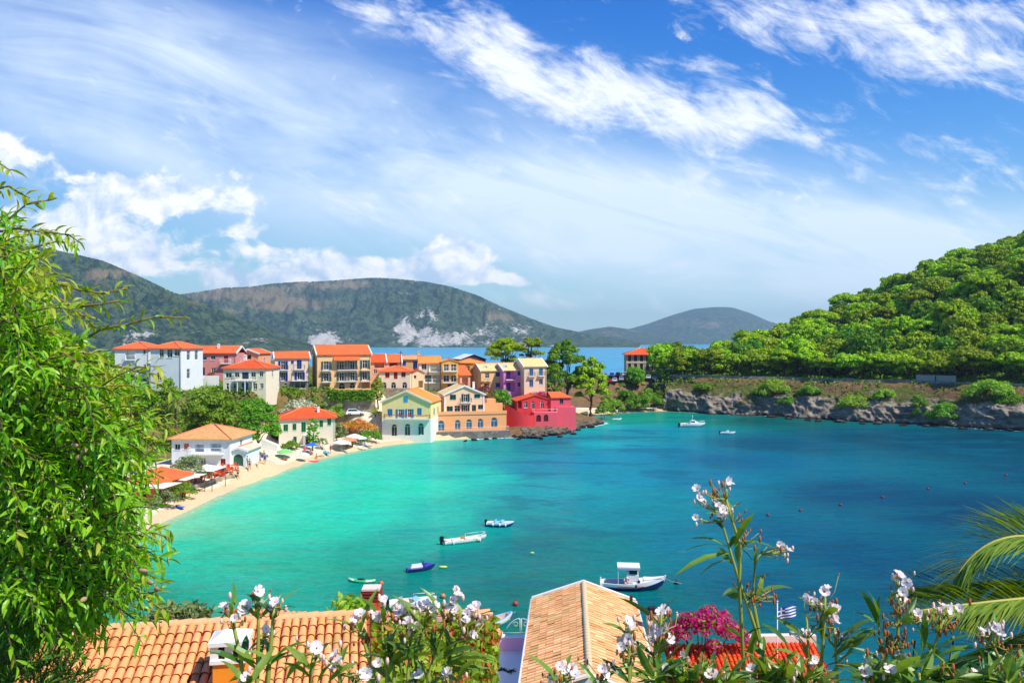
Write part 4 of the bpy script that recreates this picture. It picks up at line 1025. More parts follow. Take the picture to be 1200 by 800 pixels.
    # house with green shutters on the beach
    h = House('beach_house', 'pale stone beach house with green shutters and a red hipped roof', 329, 391, 520.5, 159.5, 9, 14, 489.5, 'house')
    h.walls([(0, h.e, stucco('palestone', (228, 218, 194)))], [(336.5, 500.4, 5, 8, 'shut', GREEN), (346, 499.6, 4.2, 7.6, 'shut', GREEN), (356, 500.2, 5, 11.4, 'shut', GREEN), (375.5, 496.6, 4, 8, 'shut', GREEN), (384.4, 494.8, 4.2, 8, 'shut', GREEN), (346.6, 514.4, 3.6, 7, 'shut', TEAL), (361, 515.6, 5, 9, 'door', (24, 48, 38)), (371, 516.2, 6, 7, 'arch')], right=[(0, 4.5, 1, 1.4, 'shut', GREEN)], left=[(0, 4.5, 1, 1.4, 'shut', GREEN)])
    h.roof('hip', T_RED, ov=.45); h.chimney(2.2, 2.2, h.e+.9, .5, .9, WHITE); 
    mb = MB(); mb.bx(h.X(356), h.X(366), -1.3, -.02, h.Zz(509.5), h.Zz(508.7))
    for px in (356.6, 365.4): mb.box((h.X(px), -1.2, h.Zz(509.5)/2), (.14, .14, h.Zz(509.5)))
    h.part('porch', mb, WHITE)
    # beach tavern
    h = House('tavern', 'white beach tavern with a broad tan hipped roof above the awnings', 200, 270, 545, 126, 9, -4, 513.5, 'tavern')
    h.walls([(0, h.e, wm)], [(207, 523.5, 7, 7, 'win'), (218, 523, 6, 7, 'shut', (210, 110, 60)), (233.5, 525, 11, 8.6, 'void'), (253.5, 524, 13, 9, 'void'), (262, 540.5, 6, 7, 'shut', DRED), (215, 540, 8, 9, 'void'), (238, 540, 7, 8, 'win')], right=[(0, 3, 1, 1.3, 'win')])
    h.balc(243, 530.5, 40, 1.3, rail=WHITE); h.roof('hip', T_TAN, ov=.5)
    h = House('boat_store', 'small white boat store with a green arched door beside the tavern', 271, 288.5, 546, 126.5, 6, -2, 527.5, 'boat store')
    h.walls([(0, h.e, stucco('white', (226, 234, 234)))], [(279, 538.6, 12.5, 14, 'arch')], gable='front', pitch=.34); h.roof('front', T_PALE, verge=WHITE)
    mb = MB(); x, z = h.X(279), h.Zz(538.6); r = 12.5*h.s/2-.08; zb = z-7*h.s; sp = z+7*h.s-r-.08
    poly = [(x-r, zb)]+[(x+r*math.cos(math.pi*(1-k/10)), sp+r*math.sin(math.pi*(1-k/10))) for k in range(11)]+[(x+r, zb)]
    mb.raw([(a, .09, b) for a, b in poly]+[(a, .13, b) for a, b in poly], [tuple(range(len(poly)))[::-1]]+[(k, k+1, len(poly)+k+1, len(poly)+k) for k in range(len(poly)-1)])
    h.part('door', mb, pmat('green_door', (44, 92, 74), .6, .15))
    # stone building on the isthmus
    st = stone('harbour', (196, 176, 146), 1.6, .3)
    h = House('stone_building', 'long stone building with red hipped roof and two rows of dark windows', 734, 776, 438, 284, 11, -4, 415, 'building')
    h.walls([(0, h.e, st)], [(738+6.9*i, y, 3.4, 7.4, 'shut', (58, 50, 48)) for i in range(6) for y in (419.6, 429.6)], left=[(0, 5.6, 1, 2, 'win'), (-3, 5.6, 1, 2, 'win'), (0, 2.4, 1, 2, 'win')], right=[(0, 5.6, 1, 2, 'win')])
    h.roof('hip', T_RED, ov=.7); mb = MB(); mb.bx(-h.w/2-.06, h.w/2+.06, -.08, -.003, h.Zz(425.2), h.Zz(424.2)); h.part('string_course', mb, stucco('cream', (232, 226, 198)))
    # roof of the tavern half hidden by the almond tree
    h = House('tavern', 'low tavern with an orange tiled roof behind the almond branches', 138, 186, 590, 104, 8, -8, 566, 'tavern')
    h.walls([(0, h.e, stucco('rust', (206, 120, 84)))], [(150, 577, 8, 12, 'void'), (168, 577, 8, 12, 'void')], right=[(0, 1.2, 1, 1.2, 'win')]); h.roof('hip', T_ORANGE, pitch=.4)
    # dark red shed
    h = House('shed', 'small dark red shed beside the parked white car', 424, 436.5, 479, 180, 4, 6, 468, 'shed')
    h.walls([(0, h.e, pmat('shed_red', (116, 38, 40), .8, .2))], [(430, 474.5, 5, 7, 'door', (88, 30, 32))]); h.roof('shed', tilemat('rust_sheet', (150, 60, 50), var=.15), ridge=False, pitch=.12)

def dorm(h, px):
    x = h.X(px); y = h.d*.22; z = h.e+h.pitch*y+.16
    mb = MB(); mb.raw([(x-.6, y-.5, z-.1), (x+.6, y-.5, z-.1), (x, y-.5, z+.55), (x-.6, y+1.6, z+.45), (x+.6, y+1.6, z+.45), (x, y+1.6, z+.56)], [(0, 1, 2), (1, 4, 5, 2), (3, 0, 2, 5)])
    mb.build('dormer', WHITE, h.roof_o)
    g = MB(); g.raw([(x-.3, y-.52, z+.02), (x+.3, y-.52, z+.02), (x, y-.52, z+.36)], [(0, 1, 2)]); g.build('vent', GLASS, h.roof_o)
# ------------------------------------------------------------------ trees and shrubs
NEEDLE = leafmat('pine', (118, 166, 16), (178, 200, 32), .10, .34, .6, .15)
NEEDLE2 = leafmat('pine_dark', (80, 134, 24), (126, 164, 34), .2, .18, .6, .2)
BROAD = leafmat('broad', (84, 142, 24), (146, 186, 44), .35, .18)
LIME = leafmat('lime', (120, 168, 34), (170, 196, 60), .35, .1)
OLIVE = leafmat('olive', (104, 126, 72), (150, 164, 104), .3, .12)
BOUG = leafmat('bougainvillea', (186, 18, 96), (226, 46, 140), .35, .12)
BOUGR = leafmat('bougainvillea_red', (140, 26, 50), (190, 44, 84), .35, .12)
ORNG = leafmat('orange_bloom', (214, 128, 44), (226, 166, 84), .3, .1)
WFLOW = leafmat('white_bloom', (224, 224, 206), (244, 240, 232), .3, .05)

def quads(cen, nor, size, rng, aspect=1.6):
    """small leaf-clump faces at CEN facing roughly NOR"""
    n = len(cen)
    nor = nor/np.maximum(np.linalg.norm(nor, axis=1, keepdims=True), 1e-6)
    r = rng.normal(size=(n, 3)); t = np.cross(nor, r); t /= np.maximum(np.linalg.norm(t, axis=1, keepdims=True), 1e-6)
    b = np.cross(nor, t)
    s = size*(.6+.8*rng.random((n, 1)))
    a = t*s*aspect*.5; c = b*s*.5
    bend = nor*s*.18
    V = np.stack([cen-a-bend, cen-c, cen+a-bend, cen+c], 1).reshape(-1, 3)
    Fc = np.arange(4*n).reshape(n, 4)
    return V, Fc
def puff_crown(rng, puffs, per, leaf, jit=.6, up=.15, ball=False):
    """puffs: (x, y, z, r, flat)"""
    C_, N_ = [], []
    for (x, y, z, r, fl) in puffs:
        k = max(12, int(per*r*r))
        d = rng.normal(size=(k, 3)); d /= np.linalg.norm(d, axis=1, keepdims=True)
        d[:, 2] = np.where(d[:, 2] < -.25, -d[:, 2]*.8, d[:, 2])
        rad = r*(1-.45*rng.random((k, 1))**2)*(1+.22*np.sin(d[:, :1]*5+x)*np.cos(d[:, 1:2]*4+y))
        p = d*rad*np.array([1, 1, fl])+np.array([x, y, z])
        C_.append(p); N_.append(d+rng.normal(size=(k, 3))*jit*.6+np.array([0, 0, up]))
    return quads(np.concatenate(C_), np.concatenate(N_), leaf, rng)
def limb_mesh(mb, rng, h, base_r, ends, fork=.45, lean=(0, 0)):
    """tapered trunk with limbs reaching to ENDS"""
    k = 6; top = Vector((lean[0], lean[1], h*fork))
    pts = [Vector((lean[0]*(i/k)**1.6+rng.normal()*.03*h*.15, lean[1]*(i/k)**1.6+rng.normal()*.03*h*.15, h*fork*i/k)) for i in range(k+1)]
    pts[0] = Vector((0, 0, -.4))
    mb.tube(pts, [base_r*(1.25 if i == 0 else 1-.45*i/k) for i in range(k+1)], 7)
    for e in ends:
        e = Vector(e); s = pts[max(2, k-int(rng.integers(0, 3)))]
        m = s.lerp(e, .5)+Vector((rng.normal()*.2, rng.normal()*.2, (e-s).length*.08))
        mb.tube([s, s.lerp(m, .5)+Vector((0, 0, -.05)), m, e], [base_r*.5, base_r*.36, base_r*.25, base_r*.1], 5)

def crown_puffs(rng, kind, Rr, h):
    P = []
    if kind == 'umbrella':          # wide, flat topped pine with separate cushions
        n = 26
        for i in range(n):
            a = i*2.399+rng.random()*.5; q = math.sqrt((i+.5)/n); r = Rr*(.21+.13*rng.random())
            P.append((q*Rr*.82*math.cos(a), q*Rr*.82*math.sin(a), h*(.90-.16*q*q)+rng.normal()*h*.04, r, .62))
        for i in range(14):
            a = rng.random()*6.28; q = .3+.55*rng.random(); P.append((q*Rr*math.cos(a), q*Rr*math.sin(a), h*(.56+.16*rng.random()), Rr*.22, .6))
    elif kind == 'pine':            # rounded forest pine
        n = 30
        for i in range(n):
            a = i*2.399+rng.random()*.7; u = (i+.5)/n; q = math.sqrt(1-(1-u)**2) if u < 1 else 1
            zz = 1-u; r = Rr*(.20+.14*rng.random())
            P.append((q*Rr*.78*math.cos(a), q*Rr*.78*math.sin(a), h*(.36+.52*zz)+rng.normal()*h*.03, r, .92))
    elif kind == 'round':           # broadleaf
        n = 22
        for i in range(n):
            zz = 1-2*(i+.5)/n; a = i*2.399+rng.random()*.6; q = math.sqrt(1-zz*zz); r = Rr*(.30+.14*rng.random())
            P.append((q*Rr*.72*math.cos(a), q*Rr*.72*math.sin(a), h*(.58+.34*zz), r, .9))
        P.append((0, 0, h*.6, Rr*.6, 1))
    elif kind == 'bush':
        n = 15
        for i in range(n):
            a = i*2.399+rng.random(); q = math.sqrt((i+.5)/n); r = Rr*(.26+.16*rng.random())
            P.append((q*Rr*.8*math.cos(a), q*Rr*.8*math.sin(a), h*(.62-.36*q*q)+rng.normal()*.06*h, r, .85))
    return P
_tree_proto = {}
def tree_meshes(kind, Rr, h, leaf, per, mat, seed, extra=None):
    rng = np.random.default_rng(seed)
    P = crown_puffs(rng, kind, Rr, h)
    V, Fc = puff_crown(rng, P, per, leaf)
    mi = None; mats = [mat]
    if extra is not None: mats.append(extra[0]); mi = (rng.random(len(Fc)) < extra[1]).astype(np.int32)
    me = mesh_np('crown', V, Fc, mats, mi)
    mb = MB(); ends = [P[i][:3] for i in range(0, len(P), 3)]
    lean = (rng.normal()*Rr*.12, rng.normal()*Rr*.12)
    if kind != 'bush': limb_mesh(mb, rng, h, max(.07, h*.026), ends, .5 if kind == 'umbrella' else .38, lean)
    else:
        for e in ends: mb.tube([(0, 0, -.3), Vector(e)*.5, Vector(e)*.9], [.06, .04, .015], 4)
    return me, mb.mesh('trunk', BARK)
def put_tree(name, label, cat, loc, meshes, rz=0.0, sc=1.0, group=None):
    r = empty(name, loc, rz, label, cat, group)
    r.scale = (sc, sc, sc) if not isinstance(sc, tuple) else sc
    link_mesh('trunk' if cat == 'tree' else 'stem', meshes[1], r); link_mesh('crown' if cat == 'tree' else 'foliage', meshes[0], r)
    return r

def pine_hill():
    rng = np.random.default_rng(7)
    P = []
    for s in range(5): P.append(tree_meshes('pine', 4.4, 8.4, .42, 62, NEEDLE if s != 2 else NEEDLE2, 100+s))
    U = [tree_meshes('umbrella', 5.0, 8.6, .42, 70, NEEDLE, 120+s) for s in range(3)]
    spots = []
    def ok(x, y, m):
        for (a, b) in spots:
            if (a-x)**2+(b-y)**2 < m*m: return False
        return True
    lab_h = 'rounded green pine crowding the wooded hillside above the cliff'
    lab_f = 'spreading pine with a bare trunk in the front row along the cliff road'
    n = 0
    # front row along the road
    x = 58.0
    while x < 150:
        d0 = 13.0
        y = 150.0
        ys_ = np.linspace(180, 300, 600); dd = bay_sdf(np.full(600, x), ys_)
        cand = ys_[(dd > d0) & (ys_ > 195)]
        y = cand[0]+rng.random()*3
        sc = .78+.35*rng.random()
        put_tree('pine_tree', lab_f, 'tree', (x, y, hz(x, y)-.2), U[n % 3], rng.random()*6.28, sc, 'pines in the front row along the cliff road')
        spots.append((x, y)); n += 1; x += 5.2+rng.random()*3.2
    # the wood: jittered cover, thinned away from view
    tries = 0; cnt = 0
    while tries < 9000 and cnt < 275:
        tries += 1
        x = 40+rng.random()*205; y = 205+rng.random()*160
        d = float(bay_sdf(np.array([x]), np.array([y]))[0])
        if d < 15 or y > back_y(x)-26 or x < 52: continue
        if abs(x/y) > .70: continue
        m = 5.0+ (y-220)*.012
        if not ok(x, y, m): continue
        spots.append((x, y))
        sc = (.70+.55*rng.random())*(1.16 if y < 270 else 1.04)
        k = int(rng.integers(0, 7)); me = P[k] if k < 5 else U[k-5]
        put_tree('pine_tree', lab_h, 'tree', (x, y, hz(x, y)-.3), me, rng.random()*6.28, (sc*1.02, sc*1.02, sc*(.85+.4*rng.random())), 'pines of the wood on the hill'); cnt += 1
    print('hill pines', cnt, tries)
    # undergrowth between the trunks
    M_ = 16000
    x = 45+rng.random(M_)*190; y = 195+rng.random(M_)*160; d = bay_sdf(x, y)
    k = (d > 11) & (y < back_y(x)-14) & (np.abs(x/y) < .72); x, y, d = x[k], y[k], d[k]
    k = (d > 15) | (rng.random(len(d)) < .35); x, y = x[k], y[k]
    z = height(x, y)
    cen = np.stack([x, y, z+.2], 1); cc = np.repeat(cen, 5, 0)+rng.normal(size=(len(cen)*5, 3))*np.array([.8, .8, .35]); 
    V, Fc = quads(cc, rng.normal(size=cc.shape)*.6+np.array([0, -.2, .8]), .6, rng)
    o = link_mesh('undergrowth', mesh_np('undergrowth', V, Fc, [NEEDLE2])); tag(o, kind='stuff')

def palm(name, label, base, h, fl, nf, seed, trunk_r=.22, leaflets=46, mat=None, sag=.9):
    rng = np.random.default_rng(seed); r = empty(name, base, 0, label, 'palm tree')
    mb = MB(); pts = [(0.12*math.sin(i*.5)*h*.1, 0, -.3+(h+.3)*i/10) for i in range(11)]
    mb.tube(pts, [trunk_r*(1.2-.35*i/10+(.05 if i % 2 else 0)) for i in range(11)], 9); mb.build('trunk', BARK, r)
    top = Vector(pts[-1])
    for i in range(nf):
        a = i*2.399; el = 1.25-1.45*(i/nf)
        frond(r, top, a, el, fl*(.85+.25*rng.random()), leaflets, rng, mat, sag)
    return r
def frond(root, top, az, el, L, nl, rng, mat=None, sag=.9, lw=.035, ll=.24):
    """one feathered frond: arching rachis with two ranks of leaflets"""
    n = 16; pts = []; p = Vector(top); e = el
    hd = Vector((math.cos(az), math.sin(az), 0)); side = Vector((-math.sin(az), math.cos(az), 0))
    for i in range(n+1):
        pts.append(p.copy()); p = p+(hd*math.cos(e)+Vector((0, 0, 1))*math.sin(e))*(L/n); e -= sag*2.0/n*(.5+i/n)
    mb = MB(); mb.tube(pts, [.032*L/3*(1-.85*i/n)+.004 for i in range(n+1)], 5)
    V = []; Fc = []
    for k in range(nl):
        t = .10+.9*(k+.5)/nl; f = t*n; i = min(n-1, int(f)); c = pts[i].lerp(pts[i+1], f-i); d = (pts[i+1]-pts[i]).normalized()
        up = side.cross(d)*-1
        if up.z < 0: up = -up
        ln = ll*L/1.0*(math.sin(math.pi*min(1, .12+t*.86))**.6)*(.85+.3*rng.random())*.55
        for s in (-1, 1):
            dr = (side*s*(.80+.1*rng.normal())+d*(.55+.5*t)+up*(.30+.12*rng.normal())).normalized()
            dn = Vector((0, 0, -1))
            w = up.cross(dr).normalized()*lw*L/3*(.8+.4*rng.random())
            q0 = c; q1 = c+dr*ln*.5+dn*ln*.05; q2 = c+dr*ln+dn*ln*.24
            o = len(V); V += [q0-w*.5, q0+w*.5, q1+w, q1-w, q2+w*.1, q2-w*.1]; Fc += [(o, o+1, o+2, o+3), (o+3, o+2, o+4, o+5)]
    mb.raw(V, Fc, 1)
    return mb.build('frond', [pmat('rachis', (176, 170, 84), .6), mat or LEAFP], root)
LEAFP = leafmat('palm', (86, 124, 34), (140, 160, 62), .3, .1)

def village_plants():
    def T(kind, name, label, px, pyc, w, h, Y, pyb, mat, seed, cat='tree', leaf=.30, per=95, extra=None, group=None, sink=.2):
        s = Y/F; b = P3(px, pyb, Y); hh = (pyb-(pyc-h/2))*s
        zg = hz(b.x, b.y)
        top = b.z+hh; base = min(zg, b.z+hh*.3) if zg < b.z+hh*.4 else b.z
        hh = top-base+.0
        me = tree_meshes(kind, w*s/2*1.02, hh*.97, leaf, per, mat, seed, extra)
        put_tree(name, label, cat, (b.x, b.y, base-.05), me, 0, 1.0, group)
    T('umbrella', 'umbrella_pine', 'flat topped umbrella pine on the skyline above the dark hall', 592, 405, 46, 28, 226, 433, NEEDLE, 1)
    T('umbrella', 'umbrella_pine', 'second flat topped umbrella pine, just behind the lilac house roof', 622, 403, 32, 26, 229, 433, NEEDLE, 2)
    T('pine', 'pine_tree', 'tallest pine of the headland, behind the beige end house', 661, 418, 50, 58, 220, 462, NEEDLE2, 3, leaf=.46, per=110)
    T('pine', 'pine_tree', 'leaning pine with a bare trunk overhanging the cove path', 692, 436, 42, 42, 217, 462, NEEDLE, 4, leaf=.44, per=110)
    T('round', 'tree', 'dark rounded tree squeezed between the beige house and the tall pine', 649, 440, 26, 36, 212, 464, NEEDLE2, 5)
    T('round', 'tree', 'small round green tree in front of the apricot end house', 588, 464, 24, 20, 197, 478, BROAD, 6)
    T('bush', 'shrub', 'orange leaved shrub between the green tree and the crimson house', 597, 472, 18, 12, 197, 480, ORNG, 7, 'shrub', .22)
    T('bush', 'bougainvillea', 'large magenta bougainvillea against the beige end house', 632, 450, 32, 24, 198, 463, BOUG, 8, 'bougainvillea', .2, 150, (BROAD, .12))
    T('bush', 'bougainvillea', 'small crimson bougainvillea at the corner of the beige house', 652, 453, 18, 16, 199, 463, BOUGR, 9, 'bougainvillea', .2, 150, (BROAD, .2))
    T('bush', 'bougainvillea', 'dark red bougainvillea climbing the apricot end house', 569, 446, 24, 34, 199, 464, BOUGR, 10, 'bougainvillea', .2, 150, (BROAD, .25))
    T('bush', 'bougainvillea', 'little magenta bougainvillea below the duplex', 502, 457, 11, 9, 193, 462, BOUG, 11, 'bougainvillea', .16, 200)
    T('bush', 'bougainvillea', 'pink bougainvillea spilling beside the peach gable house', 312, 423, 14, 12, 186, 432, BOUG, 12, 'bougainvillea', .18, 160)
    T('bush', 'bougainvillea', 'red flowered creeper on the terrace of the pink guesthouse', 248, 436, 16, 12, 178, 444, BOUGR, 13, 'bougainvillea', .18, 160, (BROAD, .4))
    T('round', 'tree', 'large bright green tree behind the tavern roof', 247, 482, 62, 52, 142, 526, BROAD, 14, leaf=.34)
    T('pine', 'pine_tree', 'dark green pine leaning over the steps by the beach house', 303, 490, 50, 54, 140, 527, NEEDLE2, 15)
    T('round', 'tree', 'dark leafy tree standing in front of the white hotel wings', 196, 452, 24, 26, 152, 480, NEEDLE2, 16)
    T('round', 'tree', 'dark tree below the hotel, half hidden by almond leaves', 168, 470, 40, 34, 146, 500, NEEDLE2, 17)
    T('round', 'tree', 'lime green tree at the corner of the ochre hotel', 443, 447, 15, 15, 183, 461, LIME, 18)
    T('bush', 'shrub', 'lime green shrub under the house with red shutters', 473, 449, 22, 12, 188, 458, LIME, 19, 'shrub', .22)
    T('bush', 'shrub', 'dark shrub on the terrace of the brown roofed cottage', 492, 446, 12, 10, 192, 455, NEEDLE2, 47, 'shrub', .22)
    T('round', 'tree', 'small clipped round tree on a thin trunk before the beach house', 366.5, 495.5, 15, 18, 154, 520, BROAD, 20)
    T('bush', 'shrub', 'silvery shrub beside the arch of the beach house', 378, 512, 14, 15, 156, 521, OLIVE, 21, 'shrub', .2)
    T('round', 'olive_tree', 'small olive tree right of the beach house', 394, 506, 26, 20, 164, 521, OLIVE, 22)
    T('bush', 'shrub', 'wide shrub covered in orange blossom on the slope above the beach', 418, 496, 44, 20, 172, 511, ORNG, 23, 'shrub', .24, 110, (BROAD, .18))
    T('bush', 'shrub', 'dark green shrub below the orange blossom', 430, 509, 34, 16, 169, 519, NEEDLE2, 24, 'shrub', .24)
    T('bush', 'shrub', 'bright lime shrub left of the parked white car', 394, 474, 24, 18, 177, 486, LIME, 25, 'shrub', .24)
    T('bush', 'shrub', 'small lime shrub beside the yellow house', 440, 483, 12, 16, 178, 492, LIME, 26, 'shrub', .2)
    T('bush', 'oleander_shrub', 'white flowering oleander bank above the red beach house roof', 352, 470, 48, 18, 172, 482, OLIVE, 27, 'shrub', .22, 120, (WFLOW, .5))
    T('bush', 'hedge_shrub', 'dark hedge shrub under the cream villa', 290, 464, 40, 14, 160, 473, NEEDLE2, 28, 'shrub', .26)
    T('bush', 'hedge_shrub', 'dark hedge shrub under the rose townhouse', 338, 461, 40, 10, 174, 467, NEEDLE2, 29, 'shrub', .26)
    T('bush', 'hedge_shrub', 'green shrub below the stone terrace, left of the ochre hotel', 374, 464, 24, 14, 174, 472, BROAD, 30, 'shrub', .24)
    T('bush', 'shrub', 'grey green shrub pile in front of the tavern', 222, 537, 50, 30, 116, 552, OLIVE, 31, 'shrub', .2, 130)
    T('bush', 'shrub', 'green shrub at the edge of the beach beside the white awning', 213, 568, 32, 22, 107, 580, BROAD, 32, 'shrub', .18, 160)
    T('bush', 'shrub', 'dry olive shrub beside the lowest beach awning', 192, 578, 34, 18, 102, 590, OLIVE, 33, 'shrub', .18, 160)
    T('bush', 'shrub', 'low hedge shrub along the wall of the beach house', 341, 518, 22, 6, 152, 521.5, BROAD, 34, 'shrub', .2, 150)
    T('bush', 'shrub', 'tangled green shrub in front of the stone building', 757, 462, 36, 28, 252, 476, BROAD, 35, 'shrub', .34)
    T('bush', 'shrub', 'rounded shrub on the bank left of the stone building', 737, 459, 32, 22, 250, 470, NEEDLE2, 36, 'shrub', .34)
    T('round', 'tree', 'bright rounded tree in front of the stone building', 744, 440, 24, 20, 266, 455, BROAD, 37, leaf=.36)
    T('pine', 'pine_tree', 'big bright pine beside the stone building, first of the wood', 798, 424, 34, 36, 262, 447, NEEDLE, 38, leaf=.36)
    T('umbrella', 'pine_tree', 'dark pine just behind the stone building', 784, 406, 24, 12, 300, 430, NEEDLE2, 39, leaf=.36)
    T('bush', 'shrub', 'shrub clinging to the rock below the leaning pine', 708, 462, 22, 14, 226, 472, BROAD, 40, 'shrub', .3)
    T('bush', 'shrub', 'mossy shrub on the point beside the crimson house', 660, 498, 26, 12, 199, 503, LIME, 41, 'shrub', .24)
    T('bush', 'shrub', 'lime shrub hanging over the cliff road', 905, 448, 40, 26, 238, 462, LIME, 42, 'shrub', .34)
    T('bush', 'shrub', 'dark shrub on the cliff slope under the road', 1078, 455, 26, 16, 212, 466, NEEDLE2, 43, 'shrub', .3)
    T('bush', 'shrub', 'bright shrub at the cliff edge near the right end of the road', 1160, 453, 50, 26, 205, 468, LIME, 44, 'shrub', .3)
    T('bush', 'shrub', 'dark shrub at the foot of the rust cliff slope', 1105, 466, 34, 14, 207, 474, BROAD, 45, 'shrub', .3)
    T('bush', 'shrub', 'pale shrub on the reddish cliff slope, left of the dark one', 1000, 462, 34, 12, 222, 470, LIME, 46, 'shrub', .3)
    for k, (px, pyc, w_, h_, Y, pyb, m_, lab) in enumerate([(722, 470, 22, 14, 246, 478, BROAD, 'low shrub at the back of the little cove beach'), (775, 460, 24, 18, 256, 470, NEEDLE2, 'dark shrub where the cliff meets the cove bank'), (712, 452, 20, 14, 236, 462, LIME, 'lime shrub just right of the leaning pine trunk'), (748, 470, 26, 16, 250, 479, LIME, 'pale green shrub low on the cove bank'), (728, 446, 20, 10, 254, 452, BROAD, 'shrub at the edge of the car park, above the cove bank'),
            (826, 452, 26, 10, 250, 460, BROAD, 'green shrub under the parapet near the cove end of the cliff'), (862, 458, 30, 14, 246, 468, NEEDLE2, 'dark shrub on the cliff face, left of the hanging lime shrub'), (950, 456, 30, 12, 232, 464, BROAD, 'green shrub on the slope right of the hanging lime shrub'), (1036, 456, 28, 14, 220, 465, LIME, 'lime shrub on the slope below the concrete wall'), (1185, 466, 34, 16, 202, 476, NEEDLE2, 'dark shrub at the far right of the cliff slope'), (924, 466, 22, 10, 234, 472, NEEDLE2, 'small dark shrub low on the slope over the grey rock')]):
        T('bush', 'shrub', lab, px, pyc, w_, h_, Y, pyb, m_, 200+k, 'shrub', .32)
    b = P3(206, 520, 138); palm('palm_tree', 'palm with drooping fronds below the white hotel', (b.x, b.y, hz(b.x, b.y)), P3(206, 474, 138).z-hz(b.x, b.y), 2.9, 26, 5, leaflets=30, sag=1.2)
    # hedge on the retaining wall of the hotel
    rng = np.random.default_rng(50); A, B = P3(384, 463, 178), P3(438, 463, 178)
    n = 3200; t = rng.random(n); p = np.array(A)[None]*(1-t[:, None])+np.array(B)[None]*t[:, None]+np.stack([0*t, rng.normal(size=n)*.35, (rng.random(n)-.5)*2.3], 1)
    V, Fc = quads(p, rng.normal(size=(n, 3))*.7+np.array([0, -.7, .3]), .3, rng)
    tag(link_mesh('hedge', mesh_np('hedge', V, Fc, [NEEDLE2])), 'long dark clipped hedge below the ochre hotel', 'hedge')
    mb = MB(); m = P3(410, 478, 178.5); mb.box((m.x, m.y, m.z-.6), (11.4, .5, 6.2)); 
    tag(mb.build('retaining_wall', stone('pale', (172, 156, 132), 1.3)), 'pale stone retaining wall under the clipped hedge', 'wall')
    mb = MB(); m = P3(463, 460, 188.8); mb.box((m.x, m.y, m.z-.6), (7.6, .4, 3.4)); tag(mb.build('garden_wall', stone('pale', (172, 156, 132), 1.3)), 'low stone garden wall below the house with red shutters', 'wall')
    mb = MB(); m = P3(232, 446, 172); mb.box((m.x, m.y, m.z), (9, .3, 2.2)); mb.box((m.x+1, m.y+.0, m.z-2.4), (4, .28, 2.4))
    tag(mb.build('terrace_wall', WHITE), 'white terrace wall below the pink guesthouse', 'wall')
    mb = MB(); a = P3(217, 442, 171)
    for i in range(12): mb.box((a.x+.15+i*.32, a.y, a.z+2.0-i*.19), (.34, 1.0, .19+.0)); 
    mb.raw([(a.x, a.y-.56, a.z+2.9), (a.x+4, a.y-.56, a.z+.6), (a.x+4, a.y-.56, a.z-.2), (a.x, a.y-.56, a.z+2.0), (a.x, a.y-.44, a.z+2.9), (a.x+4, a.y-.44, a.z+.6), (a.x+4, a.y-.44, a.z-.2), (a.x, a.y-.44, a.z+2.0)], [(0, 1, 2, 3), (7, 6, 5, 4), (0, 4, 5, 1), (3, 2, 6, 7), (0, 3, 7, 4), (1, 5, 6, 2)])
    tag(mb.build('outdoor_staircase', WHITE), 'white outdoor staircase climbing between hotel and pink guesthouse', 'staircase')
    # tufts on the cliff slope
    n = 9000; x = 46+rng.random(n)*110; y = 180+rng.random(n)*80; d = bay_sdf(x, y); k = (d > 3.2) & (d < 11.5); x, y, d = x[k], y[k], d[k]
    k = fbm(x*.13, y*.13, 4, 18)+.05*(d-7) > .40; x, y, d = x[k], y[k], d[k]; z = 4.4+6.0*ss(d, 2.0, 9.5)-.2
    cc = np.repeat(np.stack([x, y, z], 1), 7, 0)+rng.normal(size=(len(x)*7, 3))*np.array([.5, .5, .3]); V, Fc = quads(cc, rng.normal(size=cc.shape)*.6+np.array([-.2, -.5, .7]), .42, rng)
    tag(link_mesh('slope_growth', mesh_np('slope_growth', V, Fc, [NEEDLE2, LIME, OLIVE], rng.choice(3, len(Fc), p=[.7, .14, .16]))), kind='stuff')
    # garden ground cover on the slopes between the houses
    n = 30000; x = -135+rng.random(n)*145; y = 85+rng.random(n)*125; d = bay_sdf(x, y)
    k = ((d > 22) & (x < -58)) | ((d > 19) & (y > 128)); x, y = x[k], y[k]
    for (px_, py_, hx, hy, rz, pz) in PADS:
        c_, s_ = math.cos(rz), math.sin(rz); lx = (x-px_)*c_+(y-py_)*s_; ly = -(x-px_)*s_+(y-py_)*c_
        k = (np.abs(lx) > hx+.3) | (np.abs(ly) > hy+.3); x, y = x[k], y[k]
    k = fbm(x*.12, y*.12, 3, 8) > .38; x, y = x[k], y[k]
    z = height(x, y); cen = np.stack([x, y, z+.25], 1); cc = np.repeat(cen, 7, 0)+rng.normal(size=(len(cen)*7, 3))*np.array([.55, .55, .32])
    V, Fc = quads(cc, rng.normal(size=cc.shape)*.6+np.array([0, -.3, .8]), .34, rng)
    tag(link_mesh('ground_cover', mesh_np('ground_cover', V, Fc, [BROAD, NEEDLE2], (rng.random(len(Fc)) < .5).astype(int))), kind='stuff')
